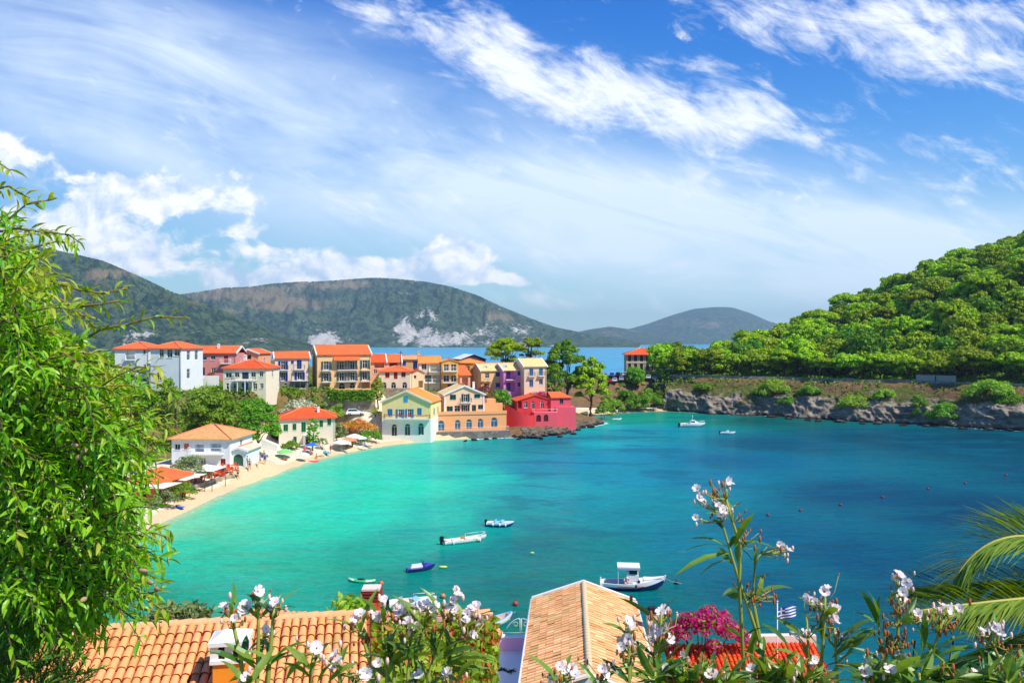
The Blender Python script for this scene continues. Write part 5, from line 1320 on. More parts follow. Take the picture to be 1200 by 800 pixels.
# ------------------------------------------------------------------ the cliff, its road, the rocks
def rock_material(name, c1, c2, c3, scale=.5):
    m = bpy.data.materials.new(name); m.use_nodes = True; N = NT(m.node_tree); bs = N.n['Principled BSDF']
    pos = N.node('ShaderNodeNewGeometry').outputs['Position']
    st = N.mapping(pos, rot=(R(12), R(-18), 0), sc=(.6, .6, 1.9))
    a = N.noise(st, scale, 8, .68, .5); b = N.noise(pos, scale*6, 6, .7); 
    z = N.sep(pos)[2]
    col = N.mix(N.sstep(a, .38, .62), lin(c1), lin(c2))
    soil = N.sstep(N.add(N.mul(N.add(z, -5.2), .30), N.mul(N.sub(N.noise(pos, .16, 7, .68, .4), .5), 5.0)), -.2, .4)
    sc = N.mix(N.sstep(b, .35, .65), lin(c3), lin((114, 92, 64)))
    gr = N.mix(N.sstep(b, .4, .6), lin((60, 78, 32)), lin((104, 106, 48)))
    sc = N.mix(N.sstep(N.noise(pos, .28, 6, .7, .4), .40, .50), sc, gr)
    col = N.mix(soil, col, sc)
    wet = N.sstep(N.add(z, N.mul(N.sub(a, .5), 1.2)), .2, .9)
    col = N.mix(wet, tuple(q*.22 for q in lin(c1)), col)
    col = N.hsv(col, .5, 1.0, N.madd(b, .9, .55))
    N._in(bs.inputs['Base Color'], col); bs.inputs['Roughness'].default_value = .92; bs.inputs['Specular IOR Level'].default_value = .15
    bn = N.node('ShaderNodeBump'); bn.inputs['Strength'].default_value = 1.0; bn.inputs['Distance'].default_value = .35
    N.l.new(N.add(a, N.mul(b, .5)), bn.inputs['Height']); N.l.new(bn.outputs[0], bs.inputs['Normal'])
    return m
def cliff():
    line = [p for p in BAY if p[0] > 44 and p[1] > 150][::-1]            # from the cove to the right
    line = [(47, 252)]+[p for p in line if p != (47, 252)]+[(240, 156)] if (47, 252) not in line else line
    L = np.array(line, float); seg = np.hypot(*np.diff(L, axis=0).T); S = np.concatenate([[0], np.cumsum(seg)])
    n = 560; s = np.linspace(0, S[-1], n); cx = np.interp(s, S, L[:, 0]); cy_ = np.interp(s, S, L[:, 1])
    k = np.ones(15)/15; cx = np.convolve(np.pad(cx, 7, 'edge'), k, 'valid'); cy_ = np.convolve(np.pad(cy_, 7, 'edge'), k, 'valid')
    tx, ty = np.gradient(cx), np.gradient(cy_); l = np.hypot(tx, ty); nx, ny = -ty/l, tx/l        # inland normal
    if ny[len(ny)//2] < 0: nx, ny = -nx, -ny
    m = 46; v = np.linspace(0, 1, m)
    # profile of the bank: (inland, height)
    pz = np.interp(v, [0, .08, .42, .55, 1], [-1.2, 0, 4.6, 5.6, 10.4]); pi_ = np.interp(v, [0, .08, .42, .55, 1], [-.6, -.3, 1.6, 3.0, 10.2])
    Sg, Vg = np.meshgrid(s, v); Z = np.repeat(pz[:, None], n, 1); I = np.repeat(pi_[:, None], n, 1)
    r1 = ridged(Sg*.09, Z*.16+3, 5, 41); r2 = ridged(Sg*.5+Z*.35, Z*.55, 5, 42); r3 = fbm(Sg*.045, Z*0, 4, 43)
    lower = 1-ss(Z, 4, 8)*.65
    hs = .62+.85*r3+.25*ss(Sg, 20, 60)*0
    Z2 = np.where(Z > 0, Z*np.where(Z < 6, hs*(1-ss(Z, 4.5, 9))+ss(Z, 4.5, 9), 1), Z)
    I2 = I-(r1-.5)*4.2*lower-(r2-.5)*1.9*lower+(r3-.5)*5.0*(.35+.65*lower)
    Z2 = Z2+(r2-.5)*.7*ss(Z, .5, 2)*lower
    I2 = np.where(Vg > .97, 10.6, I2)
    Xw = cx[None]+nx[None]*I2; Yw = cy_[None]+ny[None]*I2
    me = mesh_np('cliff', np.stack([Xw.ravel(), Yw.ravel(), Z2.ravel()], 1), grid_faces(n, m)[:, ::-1], [rock_material('cliff_rock', (112, 100, 88), (166, 152, 134), (84, 66, 48))], smooth=True)
    tag(link_mesh('cliff', me), kind='structure')
    # road behind the cliff edge with a low parapet
    inn0, inn1 = 10.5, 14.0
    V = []; 
    for i in range(n):
        for q in (inn0, inn1): V.append((cx[i]+nx[i]*q, cy_[i]+ny[i]*q, 10.62))
    Fc = [(2*i, 2*i+1, 2*i+3, 2*i+2) for i in range(n-1)]
    tag(link_mesh('road', mesh_np('road', V, np.array(Fc), [pmat('asphalt', (92, 88, 84), .9, .2, .5)])), kind='structure')
    mb = MB(); prev = None; wob = fbm(s*.4, s*0, 3, 5)
    pieces = []
    for i in range(0, n, 3):
        q0, q1 = 10.2, 10.55; h_ = 11.0+.35*wob[i]
        cur = [(cx[i]+nx[i]*q0, cy_[i]+ny[i]*q0, 9.4), (cx[i]+nx[i]*q0, cy_[i]+ny[i]*q0, h_), (cx[i]+nx[i]*q1, cy_[i]+ny[i]*q1, h_), (cx[i]+nx[i]*q1, cy_[i]+ny[i]*q1, 9.4)]
        if prev: mb.raw(prev+cur, [(0, 4, 5, 1), (1, 5, 6, 2), (2, 6, 7, 3)])
        prev = cur
    tag(mb.build('parapet', stone('parapet', (150, 142, 130), 1.2)), 'low weathered parapet along the cliff road under the pines', 'wall')
    # pale concrete block wall by the road
    a = P3(1073, 443.5, 224); b = P3(1121, 443.5, 218); c = (a+b)/2
    mb = MB(); ang = math.atan2(b.y-a.y, b.x-a.x); 
    for t in (-.25, .25): mb.box((c.x+t*(b-a).length*math.cos(ang), c.y+t*(b-a).length*math.sin(ang), 11.6), ((b-a).length*.47, .5, 1.9), rz=ang)
    mb.box((c.x, c.y, 12.6), ((b-a).length*.99, .7, .12), rz=ang)
    tag(mb.build('block_wall', pmat('concrete', (182, 176, 162), .85, .15, 1.0)), 'pale concrete wall section standing beside the cliff road', 'wall')
    # lamp posts by the road
    for j, px in enumerate((1108, 960)):
        p = P3(px, 443, 226); mb = MB(); mb.tube([(0, 0, 0), (0, 0, 3.2)], [.07, .05], 6); mb.tube([(0, 0, 3.2), (.0, -.5, 3.45)], .04, 5)
        r = empty('street_lamp', (p.x, p.y, 10.6), 0, ('thin street lamp beside the pale concrete wall' if j == 0 else 'thin street lamp on the cliff road left of the concrete wall'), 'street lamp'); mb.build('pole', IRON, r)
        m2 = MB(); m2.box((0, -.6, 3.46), (.22, .4, .1)); m2.build('lamp_head', pmat('lamp_grey', (150, 150, 150)), r)
def boulder(rng, rx, ry, rz_, n=14, m=9):
    th = np.linspace(0, 2*math.pi, n, endpoint=False); ph = np.linspace(.02, math.pi-.02, m)
    T, Pp = np.meshgrid(th, ph); o = rng.random(3)*50
    X, Y, Z = np.sin(Pp)*np.cos(T), np.sin(Pp)*np.sin(T), np.cos(Pp)
    q = .62+.75*ridged(X*1.3+o[0]+Z, Y*1.3+o[1]-Z*.7, 4, int(o[2]))
    V = np.stack([(X*q*rx).ravel(), (Y*q*ry).ravel(), (Z*q*rz_).ravel()], 1)
    Fc = [(j*n+i, j*n+(i+1) % n, (j+1)*n+(i+1) % n, (j+1)*n+i) for j in range(m-1) for i in range(n)]
    return V, np.array(Fc)[:, ::-1]
def rocks():
    rng = np.random.default_rng(77)
    mat = rock_material('shore_rock', (78, 70, 62), (138, 126, 112), (96, 84, 70), 1.4)
    protos = [mesh_np('boulder', *boulder(rng, 1, .85, .62), [mat], smooth=False) for _ in range(7)]
    spots = [(px, py, sz) for px, py, sz in [(588, 511, .9), (596, 510, 1.1), (604, 511, .8), (612, 512, 1.2), (620, 512, .9), (628, 512, 1.3), (637, 510, 1.0), (645, 509, 1.4), (652, 508, 1.2), (659, 507, 1.0), (666, 506, 1.3),
             (672, 503, 1.6), (680, 500, 1.5), (688, 498, 1.8), (695, 497, 1.5), (701, 496, 1.3), (684, 495, 1.6), (676, 497, 1.3), (661, 502, 1.2), (650, 503, 1.2), (640, 505, 1.0), (631, 507, .9), (617, 508, .8), (693, 493, 1.2), (580, 513, .7), (570, 514, .6),
             (556, 515, .6), (545, 516, .5), (608, 514, .5), (634, 514, .6), (656, 511, .6), (672, 508, .7), (692, 500, .8), (690, 484, 1.3), (699, 482, 1.0), (712, 480, .8), (683, 486, 1.2), (722, 478, .8), (752, 478, 1.0), (606, 508, 1.9), (618, 509, 2.1), (630, 508, 1.8), (641, 507, 2.0), (650, 506, 1.7), (599, 508, 1.5), (660, 504, 1.8), (669, 502, 1.6), (612, 506, 1.6), (625, 505, 1.5), (636, 504, 1.4), (590, 509, 1.3)]]
    for i, (px, py, sz) in enumerate(spots):
        p = GZ(px, py, .2)
        o = link_mesh('boulder', protos[i % 7], None, (p.x, p.y, .15*sz)); s = sz*(.8+.5*rng.random())
        o.scale = (s*1.15, s, s*.85); o.rotation_euler = (rng.random()*.5, rng.random()*.5, rng.random()*6.28)
        tag(o, 'dark jagged boulder heaped with others along the rocky shore', 'boulder', 'boulders along the rocky shore')
    # boulders fallen at the foot of the cliff
    for i, (px, py) in enumerate([(905, 489), (925, 491), (938, 490), (948, 493), (1012, 497), (1030, 497), (1060, 499), (1088, 500), (1130, 503), (1160, 504), (960, 494), (985, 495), (1185, 505)]):
        p = GZ(px, py, 0); o = link_mesh('boulder', protos[(i*3) % 7], None, (p.x, p.y+.6, .1)); s = .7+.8*rng.random(); o.scale = (s*1.3, s, s*.7); o.rotation_euler = (0, 0, rng.random()*6.28)
        tag(o, 'grey boulder fallen at the foot of the sea cliff', 'boulder', 'boulders at the foot of the cliff')
# ------------------------------------------------------------------ near roofs
def barrel_sheet(w, l, period=.22, course=.37, r=.10, seed=1, jit=.006, seg=6, tuck=1.14, r_sq=.85, lip=.034, tap=.86):
    """rows of round clay tiles: u to the right, v down the slope, n up; returns verts, quads and a uv per vertex"""
    rng = np.random.default_rng(seed); cols = int(round(w/period)); rows = int(math.ceil(l/course))
    a = np.linspace(0, math.pi, seg+1)
    V = []; Fc = []; UV = []; PM = []
    for cov in (0, 1):
        for j in range(rows):
            for i in range(cols+(0 if cov else 1)):
                u = (i+.5+(0 if cov else -.5))*period-0
                v0 = j*course-.03; v1 = min(l+.06, v0+course*tuck)
                du, dn, rot = rng.normal()*jit, rng.normal()*jit*.6, rng.normal()*.012
                ra, rb = r*tap, r
                if not cov: ra, rb = rb, ra
                sgn = 1 if cov else -1; n0 = (.045 if cov else .055)
                o = len(V)
                for (v, rr, nn) in ((v0, ra, n0), (v1, rb, n0+lip)):
                    for t in a:
                        V.append((u+du+math.cos(t)*rr+rot*(v-v0), v, nn+dn+sgn*math.sin(t)*rr*r_sq-(0 if cov else -.03)))
                        UV.append((u+.001, (j+.5)*course))
                if cov:      # visible thickness at the lower lip, with its own edge
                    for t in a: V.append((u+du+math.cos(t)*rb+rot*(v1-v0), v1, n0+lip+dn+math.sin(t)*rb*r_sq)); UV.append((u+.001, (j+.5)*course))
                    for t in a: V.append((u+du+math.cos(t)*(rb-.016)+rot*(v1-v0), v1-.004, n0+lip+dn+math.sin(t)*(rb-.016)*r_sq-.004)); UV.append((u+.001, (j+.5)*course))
                s = seg+1
                for k in range(seg):
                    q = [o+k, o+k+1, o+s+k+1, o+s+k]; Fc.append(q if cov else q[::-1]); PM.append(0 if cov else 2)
                    if cov: Fc.append([o+2*s+k, o+2*s+k+1, o+3*s+k+1, o+3*s+k]); PM.append(2)  # lip in the darker pan colour: shade of the hollow ends painted in
    return V, Fc, UV, PM
def tile_roof(name, parent, sheets, mat, under, pan=None):
    """sheets: (M, w, l, kwargs) with M mapping (u, v, n) into the parent's frame"""
    V = []; Fc = []; UV = []; mi = []
    for M, w, l, kw in sheets:
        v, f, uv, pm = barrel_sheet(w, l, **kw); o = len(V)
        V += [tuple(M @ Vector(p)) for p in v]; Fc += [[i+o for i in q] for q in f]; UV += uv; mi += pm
        o = len(V)      # boarding below
        for p in ((-.02, -.02, .0), (w+.02, -.02, .0), (w+.02, l, .0), (-.02, l, .0), (-.02, -.02, -.14), (w+.02, -.02, -.14), (w+.02, l, -.14), (-.02, l, -.14)): V.append(tuple(M @ Vector(p))); UV.append((0, 0))
        for q in ((0, 1, 2, 3), (7, 6, 5, 4), (0, 4, 5, 1), (1, 5, 6, 2), (2, 6, 7, 3), (3, 7, 4, 0)): Fc.append([o+i for i in q]); mi.append(1)
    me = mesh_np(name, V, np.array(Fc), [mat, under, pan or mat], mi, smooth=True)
    uvl = me.uv_layers.new(name='UVMap'); li = np.zeros(len(me.loops), np.int32); me.loops.foreach_get('vertex_index', li)
    uvl.data.foreach_set('uv', np.array(UV, np.float32)[li].ravel())
    return link_mesh(name, me, parent)
def slope_M(p, u, v):
    """p: corner where u = v = 0; u, v: unit vectors along the course and down the slope"""
    u = Vector(u).normalized(); v = Vector(v).normalized(); n = u.cross(v)
    if n.z < 0: n = -n
    M = Matrix.Identity(4)
    for i in range(3): M[i][0] = u[i]; M[i][1] = v[i]; M[i][2] = n[i]; M[i][3] = p[i]
    return M
def ridge_caps(a, b, parent, mat, r=.13, step=.36, name='ridge_tiles'):
    a, b = Vector(a), Vector(b); d = (b-a).normalized(); n = int((b-a).length/step); mb = MB(); rr = random.Random(4)
    side = Vector((0, 0, 1)).cross(d).normalized()
    for i in range(n):
        p = a+d*step*i; q = p+d*step*1.12; o = []
        vs = []
        for (c, ra, lift) in ((p, r*.9, 0), (q, r, .025)):
            for k in range(8):
                t = math.pi*k/7; vs.append(c+side*math.cos(t)*ra+Vector((0, 0, math.sin(t)*ra*.85+lift+rr.uniform(-.006, .006))))
        mb.raw(vs, [(k, k+1, 9+k, 8+k) for k in range(7)]+[tuple(range(8, 16))], 0, True)
    # mortar bed
    mb.box(((a+b)/2+Vector((0, 0, -.03))), ((b-a).length, r*1.7, .12), 1, rz=math.atan2(d.y, d.x))
    return mb.build(name, [mat, pmat('mortar', (206, 178, 150), .9, .2, 3)], parent)
T_NEAR = tilemat('near', (236, 164, 102), period=.22, course=.37, var=.44, geo=True)
T_NEARB = tilemat('near_b', (232, 150, 102), period=.20, course=.33, var=.34, geo=True)
T_CREAM = tilemat('cream', (238, 200, 144), period=.36, course=.42, var=.30, geo=True)
T_FIRE = tilemat('fire', (232, 86, 34), period=.24, course=.34, var=.26, geo=True)
def near_houses():
    # --- house with the long terracotta roof
    rot = R(10); c = Vector((-8.6, 20.85, 0)); ax = Vector((math.cos(rot), math.sin(rot), 0)); dn = Vector((math.sin(rot), -math.cos(rot), 0))
    r = empty('near_house', (c.x, c.y, 10.4), rot, 'house with a long weathered terracotta barrel tile roof', 'house')
    zr = 14.55-10.4; L = 5.2; p = math.radians(20); W = 10.4; x0 = -5.6
    f = Vector((0, -math.cos(p), -math.sin(p))); bk = Vector((0, math.cos(p), -math.sin(p)))
    tile_roof('roof', r, [(slope_M((x0, -.05, zr), (1, 0, 0), f), W, L, dict(seed=3)), (slope_M((x0, .05, zr), (1, 0, 0), bk), W, 3.6, dict(seed=5, seg=4))], T_NEAR, pmat('boarding', (150, 110, 80), .9, .2), tilemat('near_pan_lip_shade', (176, 92, 58), period=.22, course=.37, var=.3, geo=True))
    ridge_caps((x0, 0, zr+.06), (x0+W, 0, zr+.06), r, T_PLAIN)
    mb = MB(); ye, yb = -L*math.cos(p)+.5, 3.0; ze = zr-.16
    for (y, z) in ((ye, zr-(-ye)*math.tan(p)-.16), (yb, zr-yb*math.tan(p)-.16)):
        mb.bx(x0+.2, x0+W-.2, y-.12, y+.12, -1.5, z)
    for xx in (x0+.2, x0+W-.2):
        mb.raw([(xx, ye, -1.5), (xx, yb, -1.5), (xx, yb, zr-yb*math.tan(p)-.16), (xx, 0, zr-.16), (xx, ye, zr+ye*math.tan(p)-.16)], [(0, 1, 2, 3, 4)])
    mb.build('wall', stucco('sandcream', (238, 208, 164)), r)
    # orange chimney with white hood
    q = P3(271, 760, 19.0); s = 19/F
    ch = MB(); x, y = q.x-c.x, q.y-c.y; lx = x*math.cos(rot)+y*math.sin(rot); ly = -x*math.sin(rot)+y*math.cos(rot)
    zt = P3(271, 738, 19).z-10.4; zo = P3(271, 770, 19).z-10.4; zb = zr-1.3
    ch.bx(lx-.36, lx+.36, ly-.34, ly+.34, zb, zo); cho = ch.build('chimney', pmat('chimney_orange', (236, 146, 34), .85, .15, 2, .3, 12), r)
    m2 = MB(); m2.bx(lx-.42, lx+.42, ly-.40, ly+.40, zo+.002, zo+.09)
    for sx in (-.33, .0, .33): m2.bx(lx+sx-.09, lx+sx+.09, ly-.34, ly+.34, zo+.091, zo+.42)
    m2.bx(lx-.45, lx+.45, ly-.43, ly+.43, zo+.421, zo+.52)
    m2.raw([(lx-.42, ly-.40, zo+.521), (lx+.42, ly-.40, zo+.521), (lx+.42, ly+.40, zo+.521), (lx-.42, ly+.40, zo+.521), (lx-.12, ly, zo+.70), (lx+.12, ly, zo+.70)], [(0, 1, 5, 4), (1, 2, 5), (2, 3, 4, 5), (3, 0, 4)])
    m2.build('chimney_hood', WHITE, cho)
    m3 = MB(); m3.bx(lx-.3, lx+.3, ly-.28, ly+.28, zo+.1, zo+.41); m3.build('flue', pmat('soot', (40, 36, 34), .95), cho)
    # --- neighbouring house with the second roof
    rot = R(-13); c = P3(425, 726, 25.2)
    r = empty('near_house', (c.x, c.y, 9.4), rot, 'house with a smaller terracotta roof half buried in creeper', 'house')
    zr = c.z-9.4; p = math.radians(19); W = 8.2; x0 = -3.7; L = 4.6
    f = Vector((0, -math.cos(p), -math.sin(p)))
    tile_roof('roof', r, [(slope_M((x0, 0, zr), (1, 0, 0), f), W, L, dict(seed=8, period=.20, course=.33, r=.09))], T_NEARB, pmat('boarding', (150, 110, 80), .9, .2))
    mb = MB(); mb.bx(x0+.1, x0+W-.1, -L*math.cos(p)+.4, -.02, -1.5, zr-L*math.sin(p)-.1); mb.bx(x0+.1, x0+W-.1, -.35, -.02, -1.5, zr-.35); mb.build('wall', stucco('rosewall', (232, 170, 150)), r)
    # parapet with a tile coping behind it, running to the pink end wall
    a, b = P3(330, 723, 26.3), P3(577, 717.5, 26.6); d = b-a; an = math.atan2(d.y, d.x)
    r = empty('parapet_house', (b.x, b.y, 9.2), an, 'pink end wall and tile capped parapet of the house beside the terrace', 'house')
    Lp = d.length; zt = (a.z+b.z)/2-9.2
    mb = MB(); mb.bx(-Lp, 0, 0, .3, -1, zt-.10); mb.bx(-.35, 0, -2.6, -.001, -1, zt-.35); mb.build('wall', stucco('rosepink', (240, 190, 180)), r)
    ridge_caps((-Lp, .15, zt-.05), (0.02, .15, zt-.05), r, T_PLAIN, r=.16, name='coping')
    ch = MB(); q = P3(435, 718, 26.9); lx = (q.x-b.x)*math.cos(an)+(q.y-b.y)*math.sin(an); top = P3(435, 690, 26.9).z-9.2
    ch.bx(lx-.30, lx+.30, .32, .86, 0, top-.32); cho = ch.build('chimney', pmat('chimney_red', (206, 84, 52), .85, .15, 2, .3, 12), r)
    m2 = MB()
    for k in range(3): m2.bx(lx-.34, lx+.34, .28, .90, top-.318+k*.1, top-.26+k*.1)
    m2.bx(lx-.26, lx+.26, .36, .82, top-.317, top-.02); m2.build('chimney_hood', pmat('chimney_dark', (132, 44, 36), .85, .2, 3), cho)
    m4 = MB(); m4.bx(lx-.30, lx+.30, .31, .87, top-.018, top+.05); m4.build('chimney_cap', pmat('pale_cap', (226, 200, 184), .8), cho)
    # --- cream tiled house by the water
    rot = R(-4.0); c = Vector((3.40, 34.9, 1.2)); r = empty('cream_house', c, rot, 'house with a straw coloured gabled tile roof trimmed in white, at the water', 'house')
    zr = 7.30-1.2; hw = 3.06; p = math.atan(1.12/3.2); Ls = hw/math.cos(p); Dp = 13.6
    lf = Vector((-math.cos(p), 0, -math.sin(p))); rt = Vector((math.cos(p), 0, -math.sin(p)))
    kw = dict(period=.36, course=.42, r=.105, r_sq=.36, jit=.010, seg=6, lip=.010, tap=.95)
    tile_roof('roof', r, [(slope_M((-.03, Dp, zr), (0, -1, 0), lf), Dp, Ls, dict(seed=11, **kw)), (slope_M((.03, 0, zr), (0, 1, 0), rt), Dp, Ls, dict(seed=12, **kw))], T_CREAM, pmat('boarding', (150, 110, 80), .9, .2), tilemat('cream_pan_lip_shade', (218, 154, 98), period=.36, course=.42, var=.3, geo=True))
    ridge_caps((0, .1, zr+.04), (0, Dp-.1, zr+.04), r, pmat('ridge_straw', (232, 204, 156), .85, .2, 3), r=.17, step=.40)
    for yy in (-.08, Dp+.02):
        for sx in (-1, 1):
            mb = MB(); e = sx*(hw+.1); ze = zr-hw*math.tan(p)
            mb.raw([(0, yy, zr+.16), (e, yy, ze+.14), (e, yy, ze-.22), (0, yy, zr-.2), (0, yy+.22, zr+.16), (e, yy+.22, ze+.14), (e, yy+.22, ze-.22), (0, yy+.22, zr-.2)], [(0, 1, 2, 3), (7, 6, 5, 4), (0, 4, 5, 1), (3, 2, 6, 7), (1, 5, 6, 2)])
            mb.build('verge', WHITE, r)
    for sx in (-1, 1):
        mb = MB(); mb.tube([(sx*(hw+.12), -.05, zr-hw*math.tan(p)-.02), (sx*(hw+.12), Dp+.1, zr-hw*math.tan(p)-.02)], .085, 8); mb.build('gutter', WHITE, r)
    mb = MB(); ze = zr-hw*math.tan(p)-.2; w = hw-.15
    for yy, o in ((.2, 1), (Dp-.15, -1)):
        mb.raw([(-w, yy, -1.5), (w, yy, -1.5), (w, yy, ze), (0, yy, zr-.2), (-w, yy, ze)], [(0, 1, 2, 3, 4)])
    for xx in (-w, w): mb.raw([(xx, .2, -1.5), (xx, Dp-.15, -1.5), (xx, Dp-.15, ze), (xx, .2, ze)], [(0, 1, 2, 3)])
    mb.build('wall', stucco('white', (226, 234, 234)), r)
    mb = MB(); mb.bx(hw-.32, hw-.16, Dp-.9, Dp-.5, ze+.42, ze+.85); mb.build('vent_pipe', IRON, r)
    # terrace left of it
    t = empty('terrace', (0, 0, 0), 0, 'small grey floored roof terrace with white capped pink parapet', 'terrace')
    x0, x1, y0, y1, zf = -1.45, 1.6, 39.5, 49.0, 3.0
    mb = MB(); mb.bx(x0-.3, x1, y0, y1+.3, .6, zf); mb.build('floor', pmat('terrace_floor', (228, 224, 220), .8, .12, 1.2, .2, 20), t)
    mb = MB(); mb.bx(x0+.05, x1, y1, y1+.25, zf+.002, zf+.80); mb.build('parapet', stucco('orchid', (232, 172, 204)), t)
    mb = MB(); mb.bx(x0-.34, x1, y1-.05, y1+.32, zf+.802, zf+.90); mb.bx(x0-.3, x0+.045, y0, y1-.052, zf+.001, zf+.90); mb.build('parapet_cap', WHITE, t)
    # wrought iron arch
    g = empty('wrought_iron_arch', (.0, 50.1, 0), 0, 'white wrought iron scroll rail behind the terrace parapet', 'railing'); mb = MB()
    for s in (-1, 1):
        pts = [(.55+s*(.06+.9*q), 0, 3.85+.75*math.sin(math.pi*min(1, .5+q*.5))**.8) for q in np.linspace(0, 1, 12)]
        mb.tube(pts, .022, 5)
        mb.tube([(.55+s*(.32+.2*math.cos(q)*(1-q/9)), 0, 4.22+.2*math.sin(q)*(1-q/9)) for q in np.linspace(0, 7, 22)], .016, 5)
        mb.tube([(.55+s*.05, 0, 3.4), (.55+s*.05, 0, 4.6)], .022, 5)
    mb.tube([(-.6, 0, 3.7), (1.7, 0, 3.7)], .022, 5); mb.tube([(-.6, 0, 3.0), (-.6, 0, 3.8)], .03, 5); mb.tube([(1.7, 0, 3.0), (1.7, 0, 3.8)], .03, 5); mb.build('scroll_rail', WHITE, g)
    mb = MB(); mb.bx(-1.2, 2.2, -.15, .25, -2.2, .0); mb.build('base', stone('quay', (128, 122, 112), 1.0), g, (0, 0, 3.0))
    # dark curly trail of small leaf-shaped faces on the terrace floor
    rr = np.random.default_rng(6); V = []; Fc = []
    cx = np.linspace(-1.2, .15, 34); cc = np.stack([cx, 46.2-.25*(cx+1)+.12*np.sin(cx*9), np.full(34, 3.03)], 1); cc = np.repeat(cc, 4, 0)+rr.normal(size=(136, 3))*np.array([.03, .10, .012])
    V, Fc = quads(cc, rr.normal(size=(136, 3))*.3+np.array([0, 0, 1]), .09, rr, 2.2)
    tag(link_mesh('dark_floor_trail', mesh_np('dark_floor_trail', V, Fc, [pmat('dark_olive', (78, 78, 40), .8)])), 'dark curly trail of leaf-shaped flakes lying on the grey terrace floor', 'floor_trail')
    # --- fiery red roof on the right
    r = empty('red_roof_house', (11.6, 42.2, 1.5), R(2), 'house with a bright orange red tile roof behind the oleanders, pale wall above', 'house')
    zr = 5.95-1.5; p = R(20); f = Vector((0, -math.cos(p), -math.sin(p)))
    tile_roof('roof', r, [(slope_M((-3.6, 0, zr), (1, 0, 0), f), 8.0, 3.0, dict(seed=15, period=.24, course=.34, r=.10))], T_FIRE, pmat('boarding', (150, 110, 80), .9, .2))
    mb = MB(); mb.bx(-3.5, 4.3, -2.5, -.05, -1.5, zr-1.12); mb.bx(-3.4, 1.0, .0, .35, -1.5, zr-.12); mb.bx(1.0, 4.6, .02, .4, -1.5, zr+.42); mb.build('wall', stucco('chalk', (230, 216, 204)), r)
    mb = MB(); mb.bx(-3.7, 4.5, -2.98, -2.84, zr-1.16, zr-.98); mb.build('gutter', pmat('blue_white', (206, 218, 236), .5), r)
    # chimney pillar
    q = P3(765, 745, 44); mb = MB(); mb.bx(-.28, .28, -.28, .28, -5.5, 1.35); r = empty('chimney_pillar', (q.x, q.y, q.z), R(6), 'plain peach chimney pillar with a black cap between the roofs', 'chimney'); mb.build('shaft', stucco('peachy', (236, 196, 164)), r)
    mb = MB(); mb.bx(-.34, .34, -.34, .34, 1.352, 1.5); mb.bx(-.2, .2, -.2, .2, 1.5, 1.62); mb.build('cap', pmat('black_cap', (34, 34, 36), .6), r)
    # flag
    q = P3(911, 722, 41); fl = empty('flagpole', (q.x, q.y, q.z-1.8), 0, 'blue and white striped flag with a white cross flying above the red roof', 'flag')
    mb = MB(); mb.tube([(0, 0, -3), (0, 0, 2.55)], [.035, .025], 8); mb.ball((0, 0, 2.58), .05, 6); mb.build('pole', WHITE, fl)
    bl, wh = pmat('flag_blue', (24, 84, 178), .7), pmat('flag_white', (240, 240, 240), .7)
    nx, ny = 27, 18; W, Hh = 1.0, .66; vs = []; fs = []; mi = []
    for j in range(ny+1):
        for i in range(nx+1):
            t = i/nx; vs.append((.03+W*t*.95, .07*math.sin(t*7+j*.1)*t**.5, 1.55+Hh*j/ny+.30*t-.10*t*t))
    for j in range(ny):
        for i in range(nx):
            fs.append((j*(nx+1)+i, j*(nx+1)+i+1, (j+1)*(nx+1)+i+1, (j+1)*(nx+1)+i)); row = (ny-1-j)//2
            blue = row % 2 == 0
            if row < 5 and i < 10: blue = not (row == 2 or 4 <= i < 6)
            mi.append(0 if blue else 1)
    link_mesh('flag_cloth', mesh_np('flag_cloth', vs, np.array(fs), [bl, wh], mi, smooth=True), fl)
T_PLAIN = pmat('ridge_near', (232, 164, 116), .85, .28, 3.0, .3, 18)

def near_bougainvillea():
    rng = np.random.default_rng(21); q = P3(822, 735, 41.5); zb = hz(q.x, q.y)
    P = []
    for i in range(26):
        a = i*2.399; u = math.sqrt((i+.5)/26); P.append((u*2.0*math.cos(a)+.1, u*.9*math.sin(a), q.z-zb+.75*(1-u*u)-.55*u+rng.normal()*.15, .42+.25*rng.random(), .8))
    P += [(1.75+.3*k, 0, q.z-zb-.5-.12*k, .3, .7) for k in range(3)]
    V, Fc = puff_crown(rng, P, 520, .11, .9); mi = (rng.random(len(Fc)) < .22).astype(int)
    r = empty('bougainvillea', (q.x, q.y, zb), 0, 'big magenta bougainvillea in full bloom beside the bright orange roof', 'bougainvillea')
    link_mesh('foliage', mesh_np('foliage', V, Fc, [BOUG, BROAD], mi), r)
    mb = MB()
    for k in range(7): e = P[k*3]; mb.tube([(0.2, 0, -.3), (e[0]*.3, e[1]*.3, e[2]*.55), (e[0], e[1], e[2])], [.07, .05, .02], 5)
    mb.build('stem', BARK, r)

